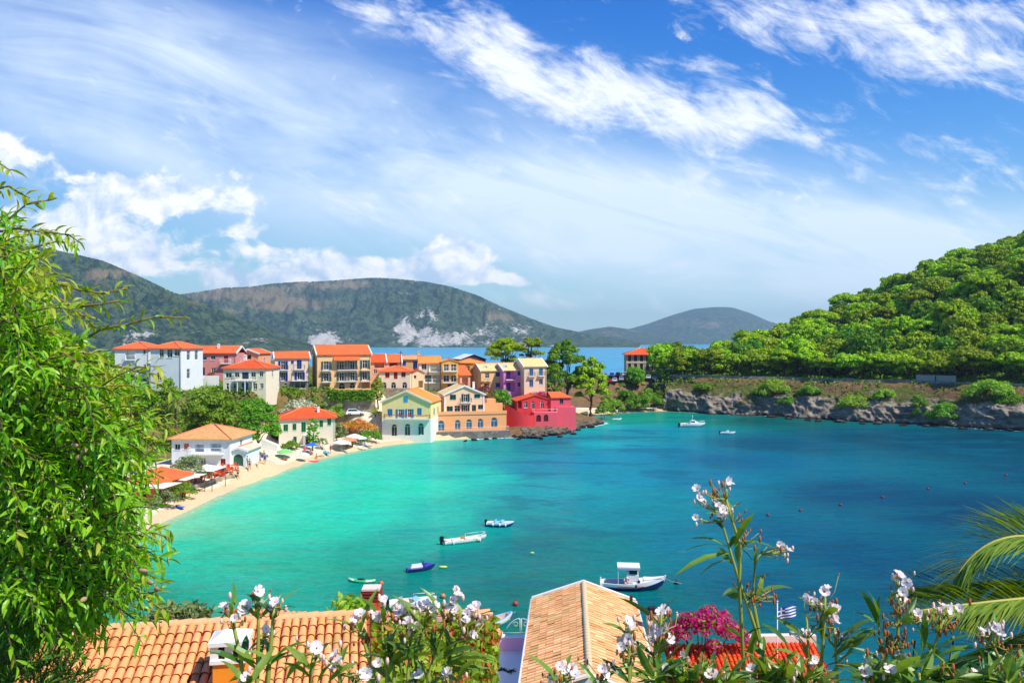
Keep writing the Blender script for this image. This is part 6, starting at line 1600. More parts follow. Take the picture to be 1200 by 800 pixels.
# ------------------------------------------------------------------ oleanders close to the camera
OL = leafmat('oleander', (88, 132, 40), (138, 168, 66), .32, .06, .38, .5)
OLD = leafmat('oleander_dark', (54, 96, 34), (88, 124, 48), .28, .06, .38, .5)
STEM = pmat('oleander_stem', (150, 158, 70), .6, .15, 20)
PETAL = leafmat('petal', (246, 226, 230), (250, 242, 240), .35, .05, .6, .1)
PINKC = pmat('petal_throat', (236, 150, 160), .6)
DRY = pmat('dried_bloom', (168, 96, 48), .8, .3, 60)
BUD = pmat('bud', (238, 196, 186), .6)
def blade(V, Fc, p0, p1, w, rng, sag=.0, fold=.25):
    p0, p1 = Vector(p0), Vector(p1); d = p1-p0; L = d.length
    if L < 1e-5: return
    d.normalize(); r = Vector(rng.normal(size=3)); s = d.cross(Vector((0, 0, 1))+r*.45)
    if s.length < 1e-4: s = Vector((1, 0, 0))
    s.normalize(); n = s.cross(d)
    if n.z < 0: n = -n
    prof = ((0, .10), (.18, .62), (.42, 1.0), (.70, .78), (.90, .34), (1, .03)); o = len(V)
    for t, q in prof:
        c = p0+d*L*t+n*L*(.10*math.sin(math.pi*t))-Vector((0, 0, sag*L*t*t))
        V += [c+s*w*.5*q+n*w*fold*q*.5, c, c-s*w*.5*q+n*w*fold*q*.5]
    for i in range(len(prof)-1):
        b = o+3*i; Fc += [(b, b+1, b+4, b+3), (b+1, b+2, b+5, b+4)]
def flower_mesh(seed, r=.022, closed=0.0):
    rng = np.random.default_rng(seed); V = []; Fc = []; mi = []
    for k in range(5):
        a = 2*math.pi*k/5+rng.normal()*.08; ca, sa = math.cos(a), math.sin(a); tw = .35+.1*rng.normal(); up = .25+.5*closed+.1*rng.normal()
        rows = ((.10, .10, 0), (.45, .38, .10), (.80, .50, .22), (1.0, .30, .22)); o = len(V)
        for (rad, hw, zz) in rows:
            for s in (-1, 0, 1):
                rr = rad*r*(1-.25*closed); x = rr; y = s*hw*r*(1-.4*closed); z = (zz+up*rad)*r*.9+s*tw*hw*r*.35-(.08*r if s == 0 else 0)
                V.append((x*ca-y*sa, x*sa+y*ca, z+rng.normal()*.0006))
        for i in range(3):
            for j in range(2): b = o+3*i+j; Fc.append((b, b+1, b+4, b+3)); mi.append(0)
    o = len(V)
    for k in range(6):
        a = math.pi*k/3; V += [(math.cos(a)*r*.16, math.sin(a)*r*.16, r*.12), (math.cos(a)*r*.07, math.sin(a)*r*.07, -r*.9)]
    for k in range(6): b = (k+1) % 6; Fc.append((o+2*k, o+2*k+1, o+2*b+1, o+2*b)); mi.append(1)
    return mesh_np('flower', V, np.array(Fc), [PETAL, PINKC], mi, smooth=True)
FLOWERS = None
def oleander(label, Y, stems, flowers, leaves=(), seed=1, auto=10, lw=.019, ll=.115, dry=(), dark=.3, base_py=900, tip_leaves=True, fsize=1.0):
    """stems: photo polylines (px, py[, dY]); flowers: (px, py[, dY]); leaves: (px0, py0, px1, py1[, dY])"""
    global FLOWERS
    if FLOWERS is None: FLOWERS = [flower_mesh(k, .0175, (0, .1, .35, .6)[k % 4]) for k in range(6)]
    rng = np.random.default_rng(seed)
    b = stems[0][0]; base = P3(b[0], base_py, Y); base.z = min(base.z, hz(base.x, base.y)-.02) if True else base.z
    r = empty('oleander', base, 0, label, 'oleander')
    toL = lambda p: Vector(p)-base
    V = []; Fc = []; tips = []
    for st in stems:
        pts = [P3(q[0], q[1], Y+(q[2] if len(q) > 2 else 0)) for q in st]
        root = Vector((base.x+rng.normal()*.04, base.y+rng.normal()*.04, base.z)); pts = [root, root.lerp(pts[0], .5)+Vector((rng.normal()*.02, 0, .02))]+pts
        n = len(pts); mb = MB(); mb.tube([toL(p) for p in pts], [.009*(1-.62*i/(n-1)) for i in range(n)], 6)
        tips.append((pts, mb))
        # leaves in whorls along the last part of each stem
        for k in range(auto):
            t = 1-.85*(k+.5)/auto; f = t*(n-1); f = max(1.0, f); i = min(n-2, int(f)); c = pts[i].lerp(pts[i+1], f-i); d = (pts[i+1]-pts[i]).normalized()
            for w in range(3):
                a = w*2.094+k*1.05+rng.normal()*.3; e1 = d.cross(Vector((.2, 1, .1))).normalized(); e2 = d.cross(e1)
                dr = (e1*math.cos(a)+e2*math.sin(a))+d*(.55+.5*rng.random()); dr.normalize()
                blade(V, Fc, toL(c), toL(c+dr*ll*(.65+.6*rng.random())), lw*(.75+.4*rng.random()), rng, .10)
    for lf in leaves:
        dY = lf[4] if len(lf) > 4 else rng.normal()*.05
        blade(V, Fc, toL(P3(lf[0], lf[1], Y)), toL(P3(lf[2], lf[3], Y+dY)), lw*(1.0+.25*rng.random()), rng, .02)
    if V:
        mi = np.repeat((rng.random(len(Fc)//10+1) < dark).astype(int), 10)[:len(Fc)]
        link_mesh('foliage', mesh_np('foliage', V, np.array(Fc), [OL, OLD], mi, smooth=False), r)
    def near_stem(p):
        """closest point on any stem, a little below P, so that every stalk grows from wood"""
        best = None
        for pts, mb in tips:
            for i in range(2, len(pts)-1):
                for t in (0, .25, .5, .75, 1):
                    c = pts[i].lerp(pts[i+1], t); q = (c-p).length+(.03 if c.z > p.z-.015 else 0)
                    if best is None or q < best[0]: best = (q, c, mb)
        return best[1], best[2]
    def stalk(mb, a, b, rad=.0022):
        m = a.lerp(b, .5)+Vector((rng.normal()*.006, rng.normal()*.006, -.006)); mb.tube([toL(a), toL(m), toL(b)], [rad*1.3, rad, rad*.8], 4)
    for k, fl in enumerate(flowers):
        p = P3(fl[0], fl[1], Y+(fl[2] if len(fl) > 2 else rng.normal()*.03))
        o = link_mesh('flower', FLOWERS[int(rng.integers(0, 6))], r, toL(p))
        dirv = Vector((rng.normal()*.55, -.65+rng.normal()*.4, .7+rng.normal()*.4)); o.rotation_euler = dirv.to_track_quat('Z', 'Y').to_euler(); o.rotation_euler.rotate_axis('Z', rng.random()*6)
        o.scale = [(.66+.38*rng.random())*fsize]*3
        c, mb = near_stem(p); stalk(mb, c, p-dirv.normalized()*.014)
        for q in range(2):
            e = p+Vector((rng.normal()*.018, .008+rng.normal()*.012, -.012+rng.normal()*.014)); stalk(mb, c, e, .0014); mb.ball(toL(e), .0035+.002*rng.random(), 6, 1, (1, 1, 2.2))
    for (px, py, nn) in dry:
        p0 = P3(px, py, Y); c, mb = near_stem(p0)
        for q in range(nn):
            e = p0+Vector((rng.normal()*.022, rng.normal()*.02, rng.normal()*.020)); stalk(mb, c, e, .0013); mb.ball(toL(e), .0032+.0036*rng.random(), 5, 2, (.8, .6, 1.2+1.4*rng.random()))
    for pts, mb in tips: mb.build('stem', [STEM, BUD, DRY], r)
    return r
def oleanders():
    oleander('oleander with one upright spray of white flowers in front of the orange chimney', 2.15,
             [[(300, 830), (302, 780), (303, 735), (302, 704)], [(288, 830), (282, 770), (272, 725), (264, 716)], [(312, 830), (316, 770), (320, 725), (321, 712)]],
             [(302, 693), (299, 697), (263, 711), (268, 715), (288, 710), (284, 716), (322, 705), (318, 711), (275, 724), (313, 741), (312, 736)],
             [(305, 785, 372, 765), (300, 778, 262, 752), (308, 790, 340, 762), (320, 795, 352, 778), (290, 792, 268, 798), (312, 770, 330, 735), (335, 800, 362, 768), (345, 800, 380, 782)], 3, 3, dry=[(303, 712, 6), (275, 722, 5), (318, 718, 5)])
    oleander('oleander with a single drooping pink flower over the terracotta roof', 2.0, [[(360, 840), (364, 790), (368, 762)], [(402, 840), (398, 790), (394, 772)], [(290, 840), (288, 810), (287, 796)]],
             [(369, 754), (371, 759), (393, 768), (396, 774), (389, 781), (287, 793), (426, 790), (430, 788)], [(368, 800, 330, 775), (372, 800, 400, 770), (384, 800, 420, 775)], 4, 2)
    fl = [(534, 692), (537, 697), (531, 703), (529, 711), (533, 714), (471, 706), (474, 712), (468, 717), (486, 711), (492, 709), (480, 714), (500, 708), (505, 712), (511, 708), (553, 713), (558, 711), (548, 719), (546, 728), (418, 724), (413, 728), (422, 719), (436, 719), (440, 721), (450, 702), (448, 705), (482, 731), (489, 734), (478, 728), (563, 728), (438, 779), (431, 785), (443, 776), (486, 794), (491, 790), (521, 792), (524, 789), (552, 743)]
    st = [[(470+dx, 840), (470+dx*.8, 790), (470+dx*1.1, 750), (px, py)] for dx, px, py in ((-40, 418, 732), (-10, 470, 722), (10, 490, 720), (40, 531, 708), (60, 552, 722), (20, 503, 716), (-20, 448, 712))]
    lv = [(454, 780, 427, 756), (456, 778, 448, 742), (455, 780, 480, 746), (457, 776, 500, 752), (458, 780, 518, 766), (470, 783, 440, 768), (520, 770, 546, 748), (518, 772, 560, 757), (520, 776, 572, 775), (518, 778, 556, 782), (516, 768, 520, 738), (514, 770, 488, 748), (516, 780, 580, 773), (520, 790, 575, 782), (512, 790, 540, 800), (455, 792, 470, 760), (460, 800, 430, 775), (500, 800, 480, 765), (535, 800, 560, 770), (470, 798, 452, 752)]
    oleander('widest oleander, many white blossoms spread before the buried roof', 2.2, st, fl, lv, 7, 4, dry=[(470, 726, 8), (500, 722, 8), (532, 720, 8), (552, 730, 6), (420, 738, 6), (450, 716, 5), (545, 745, 6)])
    oleander('oleander with faded flowers low in front of the straw coloured roof', 2.1, [[(650, 850), (655, 810), (658, 790)], [(700, 850), (702, 810), (704, 795)], [(735, 850), (738, 790), (737, 745), (735, 730)]],
             [(656, 781), (660, 786), (670, 783), (674, 790), (706, 783), (709, 789), (735, 727), (738, 733), (734, 741), (737, 748), (731, 752), (728, 757), (741, 757), (648, 793), (745, 765)], [(738, 800, 705, 770), (740, 795, 728, 762), (735, 800, 712, 786)], 9, 2, dry=[(652, 788, 6), (700, 790, 6), (738, 758, 7), (748, 760, 6), (665, 795, 5)])
    oleander('oleander with long dark blades in front of the peach chimney pillar', 2.15, [[(770, 850), (772, 790), (774, 740), (775, 718)], [(800, 850), (802, 800), (800, 776)], [(760, 850), (766, 790), (768, 745)]],
             [(777, 712), (774, 717), (781, 716), (769, 738), (775, 742), (779, 736), (766, 746), (784, 748), (799, 768), (803, 773), (796, 776), (771, 733)],
             [(772, 790, 794, 738), (768, 795, 790, 770), (765, 800, 722, 775), (766, 802, 730, 788), (775, 795, 758, 765), (778, 790, 803, 750), (764, 790, 745, 768)], 11, 3, dry=[(775, 728, 6), (772, 752, 7), (800, 782, 5)], dark=.55)
    oleander('tallest oleander, one long stem rising over the open bay', 2.75,
             [[(915, 840), (898, 775), (878, 715), (866, 680), (857, 650), (849, 622), (842, 600)], [(900, 800), (882, 700), (885, 660), (893, 645)], [(866, 680), (868, 640), (858, 610), (851, 585)]],
             [(853, 563), (856, 566), (817, 573), (819, 584), (824, 588), (842, 592), (847, 597), (845, 603), (836, 587), (815, 606), (919, 640), (923, 644), (914, 637)],
             [(862, 635, 914, 645), (856, 648, 790, 673), (853, 656, 819, 676), (855, 640, 793, 649), (866, 690, 846, 698), (880, 700, 930, 688), (872, 690, 905, 672), (890, 740, 880, 778), (895, 745, 892, 770), (884, 722, 872, 768), (860, 640, 884, 600), (848, 620, 834, 608), (876, 700, 850, 695), (893, 730, 925, 760), (905, 760, 945, 775), (900, 765, 880, 795), (886, 700, 893, 672), (865, 660, 868, 628), (858, 660, 842, 640), (910, 790, 935, 760)],
             13, 2, dry=[(848, 582, 7), (836, 580, 8), (842, 598, 6), (882, 632, 9), (886, 700, 12), (910, 640, 4), (866, 602, 3), (905, 694, 6), (880, 690, 8)], lw=.021, ll=.12)
    oleander('oleander with clustered white flowers beside the striped flag', 2.6, [[(960, 840), (962, 780), (966, 730), (967, 700)], [(945, 840), (948, 770), (945, 722)], [(985, 840), (980, 780), (978, 735)]],
             [(966, 693), (969, 689), (947, 700), (956, 705), (951, 703), (943, 741), (979, 727), (983, 745), (977, 724), (981, 712), (933, 742), (954, 772), (951, 779), (962, 783), (970, 787), (991, 769), (1022, 770), (975, 712)],
             [(967, 760, 968, 708), (965, 775, 938, 735), (975, 770, 1026, 733), (985, 750, 1028, 722), (990, 770, 1030, 737), (960, 790, 930, 770), (975, 790, 1005, 760), (955, 800, 935, 770), (988, 752, 1018, 735), (1000, 795, 1030, 770)], 17, 3, dry=[(967, 712, 6), (980, 735, 7), (950, 715, 5), (985, 696, 3)])
    oleander('oleander thick with browned blooms in front of the palm fronds', 2.5, [[(1050, 850), (1052, 790), (1052, 730), (1053, 690)], [(1090, 850), (1086, 790), (1100, 740), (1108, 720)], [(1030, 850), (1036, 790), (1040, 740)], [(1070, 850), (1068, 790), (1072, 750)], [(1120, 850), (1110, 790), (1118, 745)]],
             [(1052, 671), (1054, 675), (1058, 693), (1061, 697), (1056, 699), (1105, 709), (1111, 713), (1101, 715), (1076, 719), (1080, 724), (1124, 712), (1063, 682), (1016, 771), (1021, 787), (1052, 764), (1030, 778), (1060, 771)],
             [(1080, 765, 1082, 715), (1078, 770, 1072, 725), (1096, 765, 1140, 742), (1100, 768, 1150, 758), (1030, 735, 1008, 690), (1028, 732, 1016, 690), (1032, 735, 1032, 695), (1028, 733, 1000, 716), (1028, 738, 1000, 750), (1060, 800, 1040, 760), (1065, 800, 1075, 765), (1095, 800, 1120, 770), (1120, 795, 1150, 770), (1040, 800, 1010, 765), (1130, 800, 1105, 775)],
             19, 2, dry=[(1055, 705, 12), (1048, 720, 12), (1045, 745, 16), (1060, 750, 14), (1070, 722, 9), (1105, 728, 14), (1100, 735, 12), (1125, 722, 6), (1050, 760, 14), (1035, 755, 9)])
    oleander('oleander at the right edge with two white trumpets on a thin stalk', 2.4, [[(1190, 850), (1180, 790), (1165, 758), (1160, 745)], [(1150, 850), (1156, 800), (1168, 785)], [(1198, 850), (1194, 790), (1190, 772)]],
             [(1150, 738), (1156, 742), (1166, 733), (1171, 740), (1168, 736), (1194, 771), (1172, 744)], [(1175, 790, 1200, 770), (1160, 800, 1130, 770), (1180, 800, 1160, 770), (1150, 805, 1122, 790)], 23, 2, dry=[(1155, 750, 8), (1166, 748, 5), (1185, 765, 7), (1192, 778, 6), (1172, 790, 6)])
    # leafy low growth along the bottom edge
    lst = [('bushy oleander shoots at the bottom edge below the bougainvillea', 2.0, 760, 860, 29), ('bushy oleander shoots at the bottom edge below the red roof', 2.1, 880, 960, 31), ('bushy oleander shoots at the bottom edge below the palm', 2.05, 1010, 1190, 33)]
    for lab, Y, a, b, sd in lst:
        rng = np.random.default_rng(sd); n = 9 if b-a > 120 else 6
        st = []; lv = []
        for i in range(n):
            x = a+(b-a)*(i+.5)/n; y = 786+rng.random()*16; st.append([(x+rng.normal()*8, 860), (x, 825), (x+rng.normal()*4, y)])
            for q in range(7):
                an = rng.random()*3.14; L = 34+rng.random()*26; lv.append((x, y+12, x+math.cos(an)*L, y+12-math.sin(an)*L*.8))
        oleander(lab, Y, st, [(a+(b-a)*rng.random(), 782+rng.random()*16) for q in range(4)], lv, sd, 3, dry=[(a+(b-a)*rng.random(), 785, 6) for q in range(4)])
    # yellow-green creeper over the buried roof
    rng = np.random.default_rng(71); n = 5200; C_ = []
    while len(C_) < n:
        px, py = 386+rng.random()*196, 715+rng.random()*95
        e = fbm(np.array([px*.05]), np.array([py*.05]), 3, 5)[0]
        if py < 722+(12 if px < 430 else 0)+18*(e-.3): continue
        if px < 425 and py < 790-(px-386)*1.2: continue
        Yc = 24.9-(py-715)*.045+rng.normal()*.2; C_.append(P3(px, py, Yc))
    C_ = np.array([tuple(c) for c in C_]); C0 = C_.mean(0)
    V, Fc = quads(C_-C0, rng.normal(size=C_.shape)*.7+np.array([.1, -.6, .5]), .17, rng)
    mi = rng.choice(3, len(Fc), p=[.52, .30, .18])
    r = empty('creeper', C0, 0, 'yellow green creeper with rusty leaves swallowing the smaller terracotta roof', 'creeper')
    link_mesh('foliage', mesh_np('foliage', V, Fc, [LIME, BROAD, leafmat('rust_leaf', (186, 104, 40), (206, 140, 64), .3, .05)], mi), r)
    mb = MB()
    for k in range(14): a_ = C_[rng.integers(0, n)]-C0; b_ = C_[rng.integers(0, n)]-C0; mb.tube([(a_[0], a_[1]+.1, -1.9), tuple(a_), tuple(a_*.5+b_*.5+np.array([0, .05, .0]))], [.03, .02, .008], 5)
    mb.build('stem', BARK, r)
    # green sprigs behind the ridge
    for i, (px, py, w, lab) in enumerate([(412, 714, 30, 'light green shrub tips showing behind the red chimney'), (200, 722, 34, 'low dry shrub tips behind the long ridge, near the almond tree'), (228, 722, 26, 'low dry shrub tips behind the long ridge, further along')]):
        q = P3(px, py, 25.5); rr = np.random.default_rng(80+i); m = 420; c = rr.normal(size=(m, 3))*np.array([w*.0085, .25, .16]); z0 = hz(q.x, q.y)
        r = empty('shrub', (q.x, q.y, z0), 0, lab, 'shrub'); c[:, 2] += q.z-z0; V, Fc = quads(c, rr.normal(size=(m, 3))+np.array([0, -.3, .5]), .13, rr, 2.2); link_mesh('foliage', mesh_np('foliage', V, Fc, [LIME if i == 0 else OLIVE]), r)
        mb = MB(); [mb.tube([(rr.normal()*.1, 0, -.2), (rr.normal()*.3, 0, q.z-z0-.1)], [.04, .012], 5) for k in range(5)]; mb.build('stem', BARK, r)
# ------------------------------------------------------------------ almond tree at the left edge
ALM = leafmat('almond', (104, 166, 28), (168, 212, 48), .42, .0, .36, .5)
ALM2 = leafmat('almond_young', (150, 178, 44), (196, 196, 70), .42, .0, .4, .4)
ALB = pmat('almond_bark', (92, 78, 54), .85, .3, 18, .6, 40)
def in_poly(px, py, poly):
    c = False; n = len(poly); j = n-1
    for i in range(n):
        if (poly[i][1] > py) != (poly[j][1] > py) and px < (poly[j][0]-poly[i][0])*(py-poly[i][1])/(poly[j][1]-poly[i][1])+poly[i][0]: c = not c
        j = i
    return c
def almond():
    rng = np.random.default_rng(5)
    poly = [(-60, 300), (-21, 285), (20, 290), (38, 318), (38, 350), (65, 372), (58, 398), (90, 420), (110, 436), (140, 446), (125, 470), (152, 500), (140, 520), (132, 548), (128, 580), (152, 604), (136, 628), (148, 660), (146, 690), (110, 706), (78, 720), (56, 735), (30, 712), (0, 730), (-12, 690), (-60, 740)]
    base = Vector((-3.5, 4.7, 0)); base.z = hz(base.x, base.y)-.1
    r = empty('almond_tree', base, 0, 'almond tree with dense glossy narrow leaves filling the left edge', 'tree')
    toL = lambda p: Vector(p)-base
    tk = MB(); fork = Vector((-3.25, 4.55, base.z+1.15))
    tk.tube([toL(base-Vector((0, 0, .3))), toL(base.lerp(fork, .5)+Vector((.06, 0, 0))), toL(fork)], [.16, .13, .11], 9)
    limbs = []
    for (px, py, Y) in ((20, 330, 4.3), (60, 420, 4.0), (120, 470, 4.2), (130, 560, 3.9), (150, 650, 4.2), (60, 620, 3.8), (40, 520, 4.6), (10, 700, 4.2), (80, 690, 4.5)):
        e = P3(px, py, Y); m = fork.lerp(e, .5)+Vector((-.12, .1, .12)); path = [fork, fork.lerp(m, .5)+Vector((-.05, 0, .05)), m, m.lerp(e, .5)+Vector((0, 0, .04)), e]
        tk.tube([toL(p) for p in path], [.06, .042, .028, .017, .008], 6); limbs += [path[2], path[3], path[4]]
    V = []; Fc = []; kinds = []
    def spray(a, b, n, young, ll=.074, lw=.0175, droop=.25):
        a, b = Vector(a), Vector(b); d = (b-a); L = d.length; d.normalize()
        pts = [a.lerp(b, t)+Vector((0, 0, .05*L*math.sin(t*3.1)))-Vector((0, 0, droop*L*t*t*.5)) for t in (0, .3, .6, .85, 1)]
        tk.tube([toL(p) for p in pts], [.0042, .0036, .003, .0024, .0015], 4, 1 if young else 0)
        for k in range(n):
            t = .10+.9*(k+rng.random()*.6)/n; f = t*4; i = min(3, int(f)); c = pts[i].lerp(pts[i+1], f-i); dd = (pts[i+1]-pts[i]).normalized()
            an = k*2.4+rng.normal()*.4; e1 = dd.cross(Vector((.1, .3, 1))).normalized(); e2 = dd.cross(e1)
            dr = (e1*math.cos(an)+e2*math.sin(an))*(.75)+dd*.55+Vector((0, 0, -.30*rng.random())); dr.normalize(); l = ll*(.6+.65*rng.random())
            n0 = len(Fc); blade(V, Fc, toL(c), toL(c+dr*l), lw*(.75+.5*rng.random()), rng, .10, .35); kinds.extend([1 if young and rng.random() < .75 else (1 if rng.random() < .10 else 0)]*(len(Fc)-n0))
    cnt = 0
    while cnt < 1650:
        px, py = -55+rng.random()*250, 285+rng.random()*455
        if not in_poly(px, py, poly): continue
        edge = not in_poly(px+24, py+4, poly)
        if fbm(np.array([px*.022]), np.array([py*.022]), 3, 14)[0] < .36 and rng.random() < .75: continue
        Y = 3.35+1.5*rng.random()**1.1
        a = P3(px-10, py-4, Y); an = rng.normal()*.7-.35; L = .14+.16*rng.random()
        b = a+Vector((math.cos(an)*L, rng.normal()*.10-.03, math.sin(an)*L*.9))
        spray(a, b, int(9+5*rng.random()), edge and py < 500, droop=.35); cnt += 1
    def chain(pts, Y, n, ll=.075):
        P_ = [P3(x, y, Y) for x, y in pts]; tk.tube([toL(p) for p in P_], [.006*(1-.6*i/len(P_)) for i in range(len(P_))], 4, 1)
        for a, b in zip(P_, P_[1:]): spray(a, b, n, True, ll, .018, .1)
    for pts, n in [([(-20, 255), (5, 262), (30, 240), (58, 234)], 6), ([(-20, 275), (20, 268), (50, 272), (80, 275), (92, 283)], 7), ([(-20, 205), (0, 192), (12, 200)], 4), ([(-15, 225), (10, 218), (22, 226), (35, 232)], 5),
                   ([(0, 300), (40, 290), (70, 282), (88, 290)], 7), ([(60, 330), (95, 340), (120, 344), (150, 338)], 7), ([(95, 400), (120, 385), (150, 380), (180, 372), (214, 372)], 5), ([(70, 350), (100, 372), (112, 384)], 6), ([(90, 360), (120, 356), (140, 352)], 5),
                   ([(100, 440), (150, 440), (186, 450), (205, 462)], 6), ([(120, 600), (160, 618), (195, 628), (200, 650)], 5), ([(110, 640), (140, 670), (165, 700), (190, 690)], 6), ([(130, 660), (150, 690), (160, 712), (205, 722)], 3), ([(100, 690), (110, 720), (112, 745)], 7), ([(60, 700), (62, 730), (66, 745)], 6), ([(20, 690), (14, 730), (10, 780)], 7), ([(150, 480), (180, 492), (200, 505)], 6), ([(140, 540), (170, 548), (192, 560)], 5), ([(90, 420), (130, 428), (165, 436), (190, 440)], 7), ([(170, 700), (188, 712), (200, 716)], 4), ([(120, 700), (160, 726), (190, 728)], 4)]:
        chain(pts, 3.7+.3*rng.random(), n)
    link_mesh('crown', mesh_np('crown', V, np.array(Fc), [ALM, ALM2], kinds), r)
    tk.build('trunk', [ALB, pmat('almond_twig', (132, 120, 62), .7, .2, 20)], r)
    hull = pmat('almond_hull', (170, 140, 104), .8, .25, 30)
    for (px, py) in ((88, 522), (99, 528), (92, 536), (168, 668), (176, 682), (183, 690), (98, 702)):
        mb = MB(); p = P3(px, py, 3.35); mb.ball((0, 0, 0), .016, 8, 0, (.7, .55, 1.2)); o = mb.build('almond_fruit', hull, r, toL(p)); o.rotation_euler = (rng.random()*3, rng.random()*3, 0)
    # feathery shrub in the bottom left corner
    q = P3(20, 790, 3.6); zb = hz(q.x, q.y); sr = empty('feathery_shrub', (q.x, q.y, zb), 0, 'fine needled green shrub in the bottom left corner', 'shrub'); V = []; Fc = []; st = MB()
    for k in range(150):
        px, py = -30+rng.random()*112, 745+rng.random()*75
        if py < 742+max(0, px-10)*.75: continue
        a = P3(px, py+10, 3.4+rng.random()*.5)-Vector((q.x, q.y, zb)); an = 1.1+rng.normal()*.5; L = .16+.10*rng.random(); b = a+Vector((math.cos(an)*L, rng.normal()*.05, math.sin(an)*L))
        st.tube([a, b], [.004, .0015], 4)
        for j in range(26):
            t = j/26; c = a.lerp(b, t); sgn = 1 if j % 2 else -1; dr = (b-a).normalized()*.75+Vector((sgn*.6, rng.normal()*.4, .1)); blade(V, Fc, c, c+dr*(.055*(1-.5*t)), .006, rng)
    for k in range(6): st.tube([(rng.normal()*.05, rng.normal()*.05, -.1), (rng.normal()*.2, rng.normal()*.1, q.z-zb-.15)], [.014, .006], 5)
    link_mesh('foliage', mesh_np('foliage', V, np.array(Fc), [leafmat('feather', (70, 132, 34), (110, 168, 52), .35, 0)]), sr); st.build('stem', BARK, sr)
def right_palm():
    rng = np.random.default_rng(9); Y = 7.6
    top = P3(1345, 690, Y); b = Vector((top.x, top.y, hz(top.x, top.y)))
    r = empty('palm_tree', b, 0, 'palm whose long feathered fronds arch in from the right edge', 'palm tree')
    mb = MB(); mb.tube([(.1, .1, -.3), (.05, .05, (top.z-b.z)*.5), tuple(top-b)], [.26, .22, .2], 10); mb.build('trunk', BARK, r)
    def to(px, py, dY, mid, nl=70, ll=.26):
        """frond through photo points: crown -> mid -> tip"""
        pts = []; A, M_, T = top-b, P3(*mid, Y+dY*.5)-b, P3(px, py, Y+dY)-b
        for i in range(17):
            t = i/16; pts.append((1-t)**2*A+2*t*(1-t)*(2*M_-.5*A-.5*T)+t*t*T)
        mb = MB(); mb.tube(pts, [.022*(1-.85*i/16)+.003 for i in range(17)], 5); V = []; Fc = []; L = sum((pts[i+1]-pts[i]).length for i in range(16))
        nl = int(nl*1.5)
        for k in range(nl):
            t = .14+.86*(k+.5)/nl; f = t*16; i = min(15, int(f)); c = pts[i].lerp(pts[i+1], f-i); d = (pts[i+1]-pts[i]).normalized(); side = d.cross(Vector((0, 0, 1))).normalized(); up = side.cross(d)
            if up.z < 0: up = -up
            for s in (-1, 1):
                dr = (side*s*(.42+.12*rng.normal())+d*(1.0+.3*t)+up*(.62 if s > 0 else -.30)+up*.12*rng.normal()).normalized(); ln = ll*L*(.55+.45*math.sin(math.pi*min(1, .15+.8*t)))*(.85+.3*rng.random())*(1 if t < .85 else 1.2-t*.6)*(.78 if s < 0 else 1)
                w = (up+side*.35*s).cross(dr).normalized()*.0105; q0, q1, q2 = c, c+dr*ln*.5, c+dr*ln-Vector((0, 0, ln*.13)); o = len(V)
                V += [q0-w*.5, q0+w*.5, q1+w, q1-w, q2+w*.08, q2-w*.08]; Fc += [(o, o+1, o+2, o+3), (o+3, o+2, o+4, o+5)]
        mb.raw(V, Fc, 1); mb.build('frond', [pmat('rachis', (176, 170, 84), .6), LEAFN], r)
    to(1118, 680, -.2, (1205, 628), 96); to(1050, 692, .1, (1175, 682), 110, .22); to(1130, 726, -.4, (1215, 700), 96); to(1085, 786, .3, (1200, 742), 96); to(1070, 716, -.5, (1190, 702), 90, .2); to(1150, 652, .5, (1235, 630), 90); to(1175, 640, .8, (1255, 620), 60); to(1150, 770, .9, (1240, 730), 60); to(1190, 800, -.6, (1265, 740), 60)
    for k in range(7): a = k*.85+.3; p = top+Vector((abs(math.cos(a))*2.2+.4, math.sin(a)*1.8, 0)); to(600+p.x/Y*F, 640+20*(k % 4), p.y-Y, (600+(top.x+p.x)/2/Y*F, 640), 50)
LEAFN = leafmat('palm_near', (88, 122, 32), (142, 162, 58), .30, .05, .4, .5)
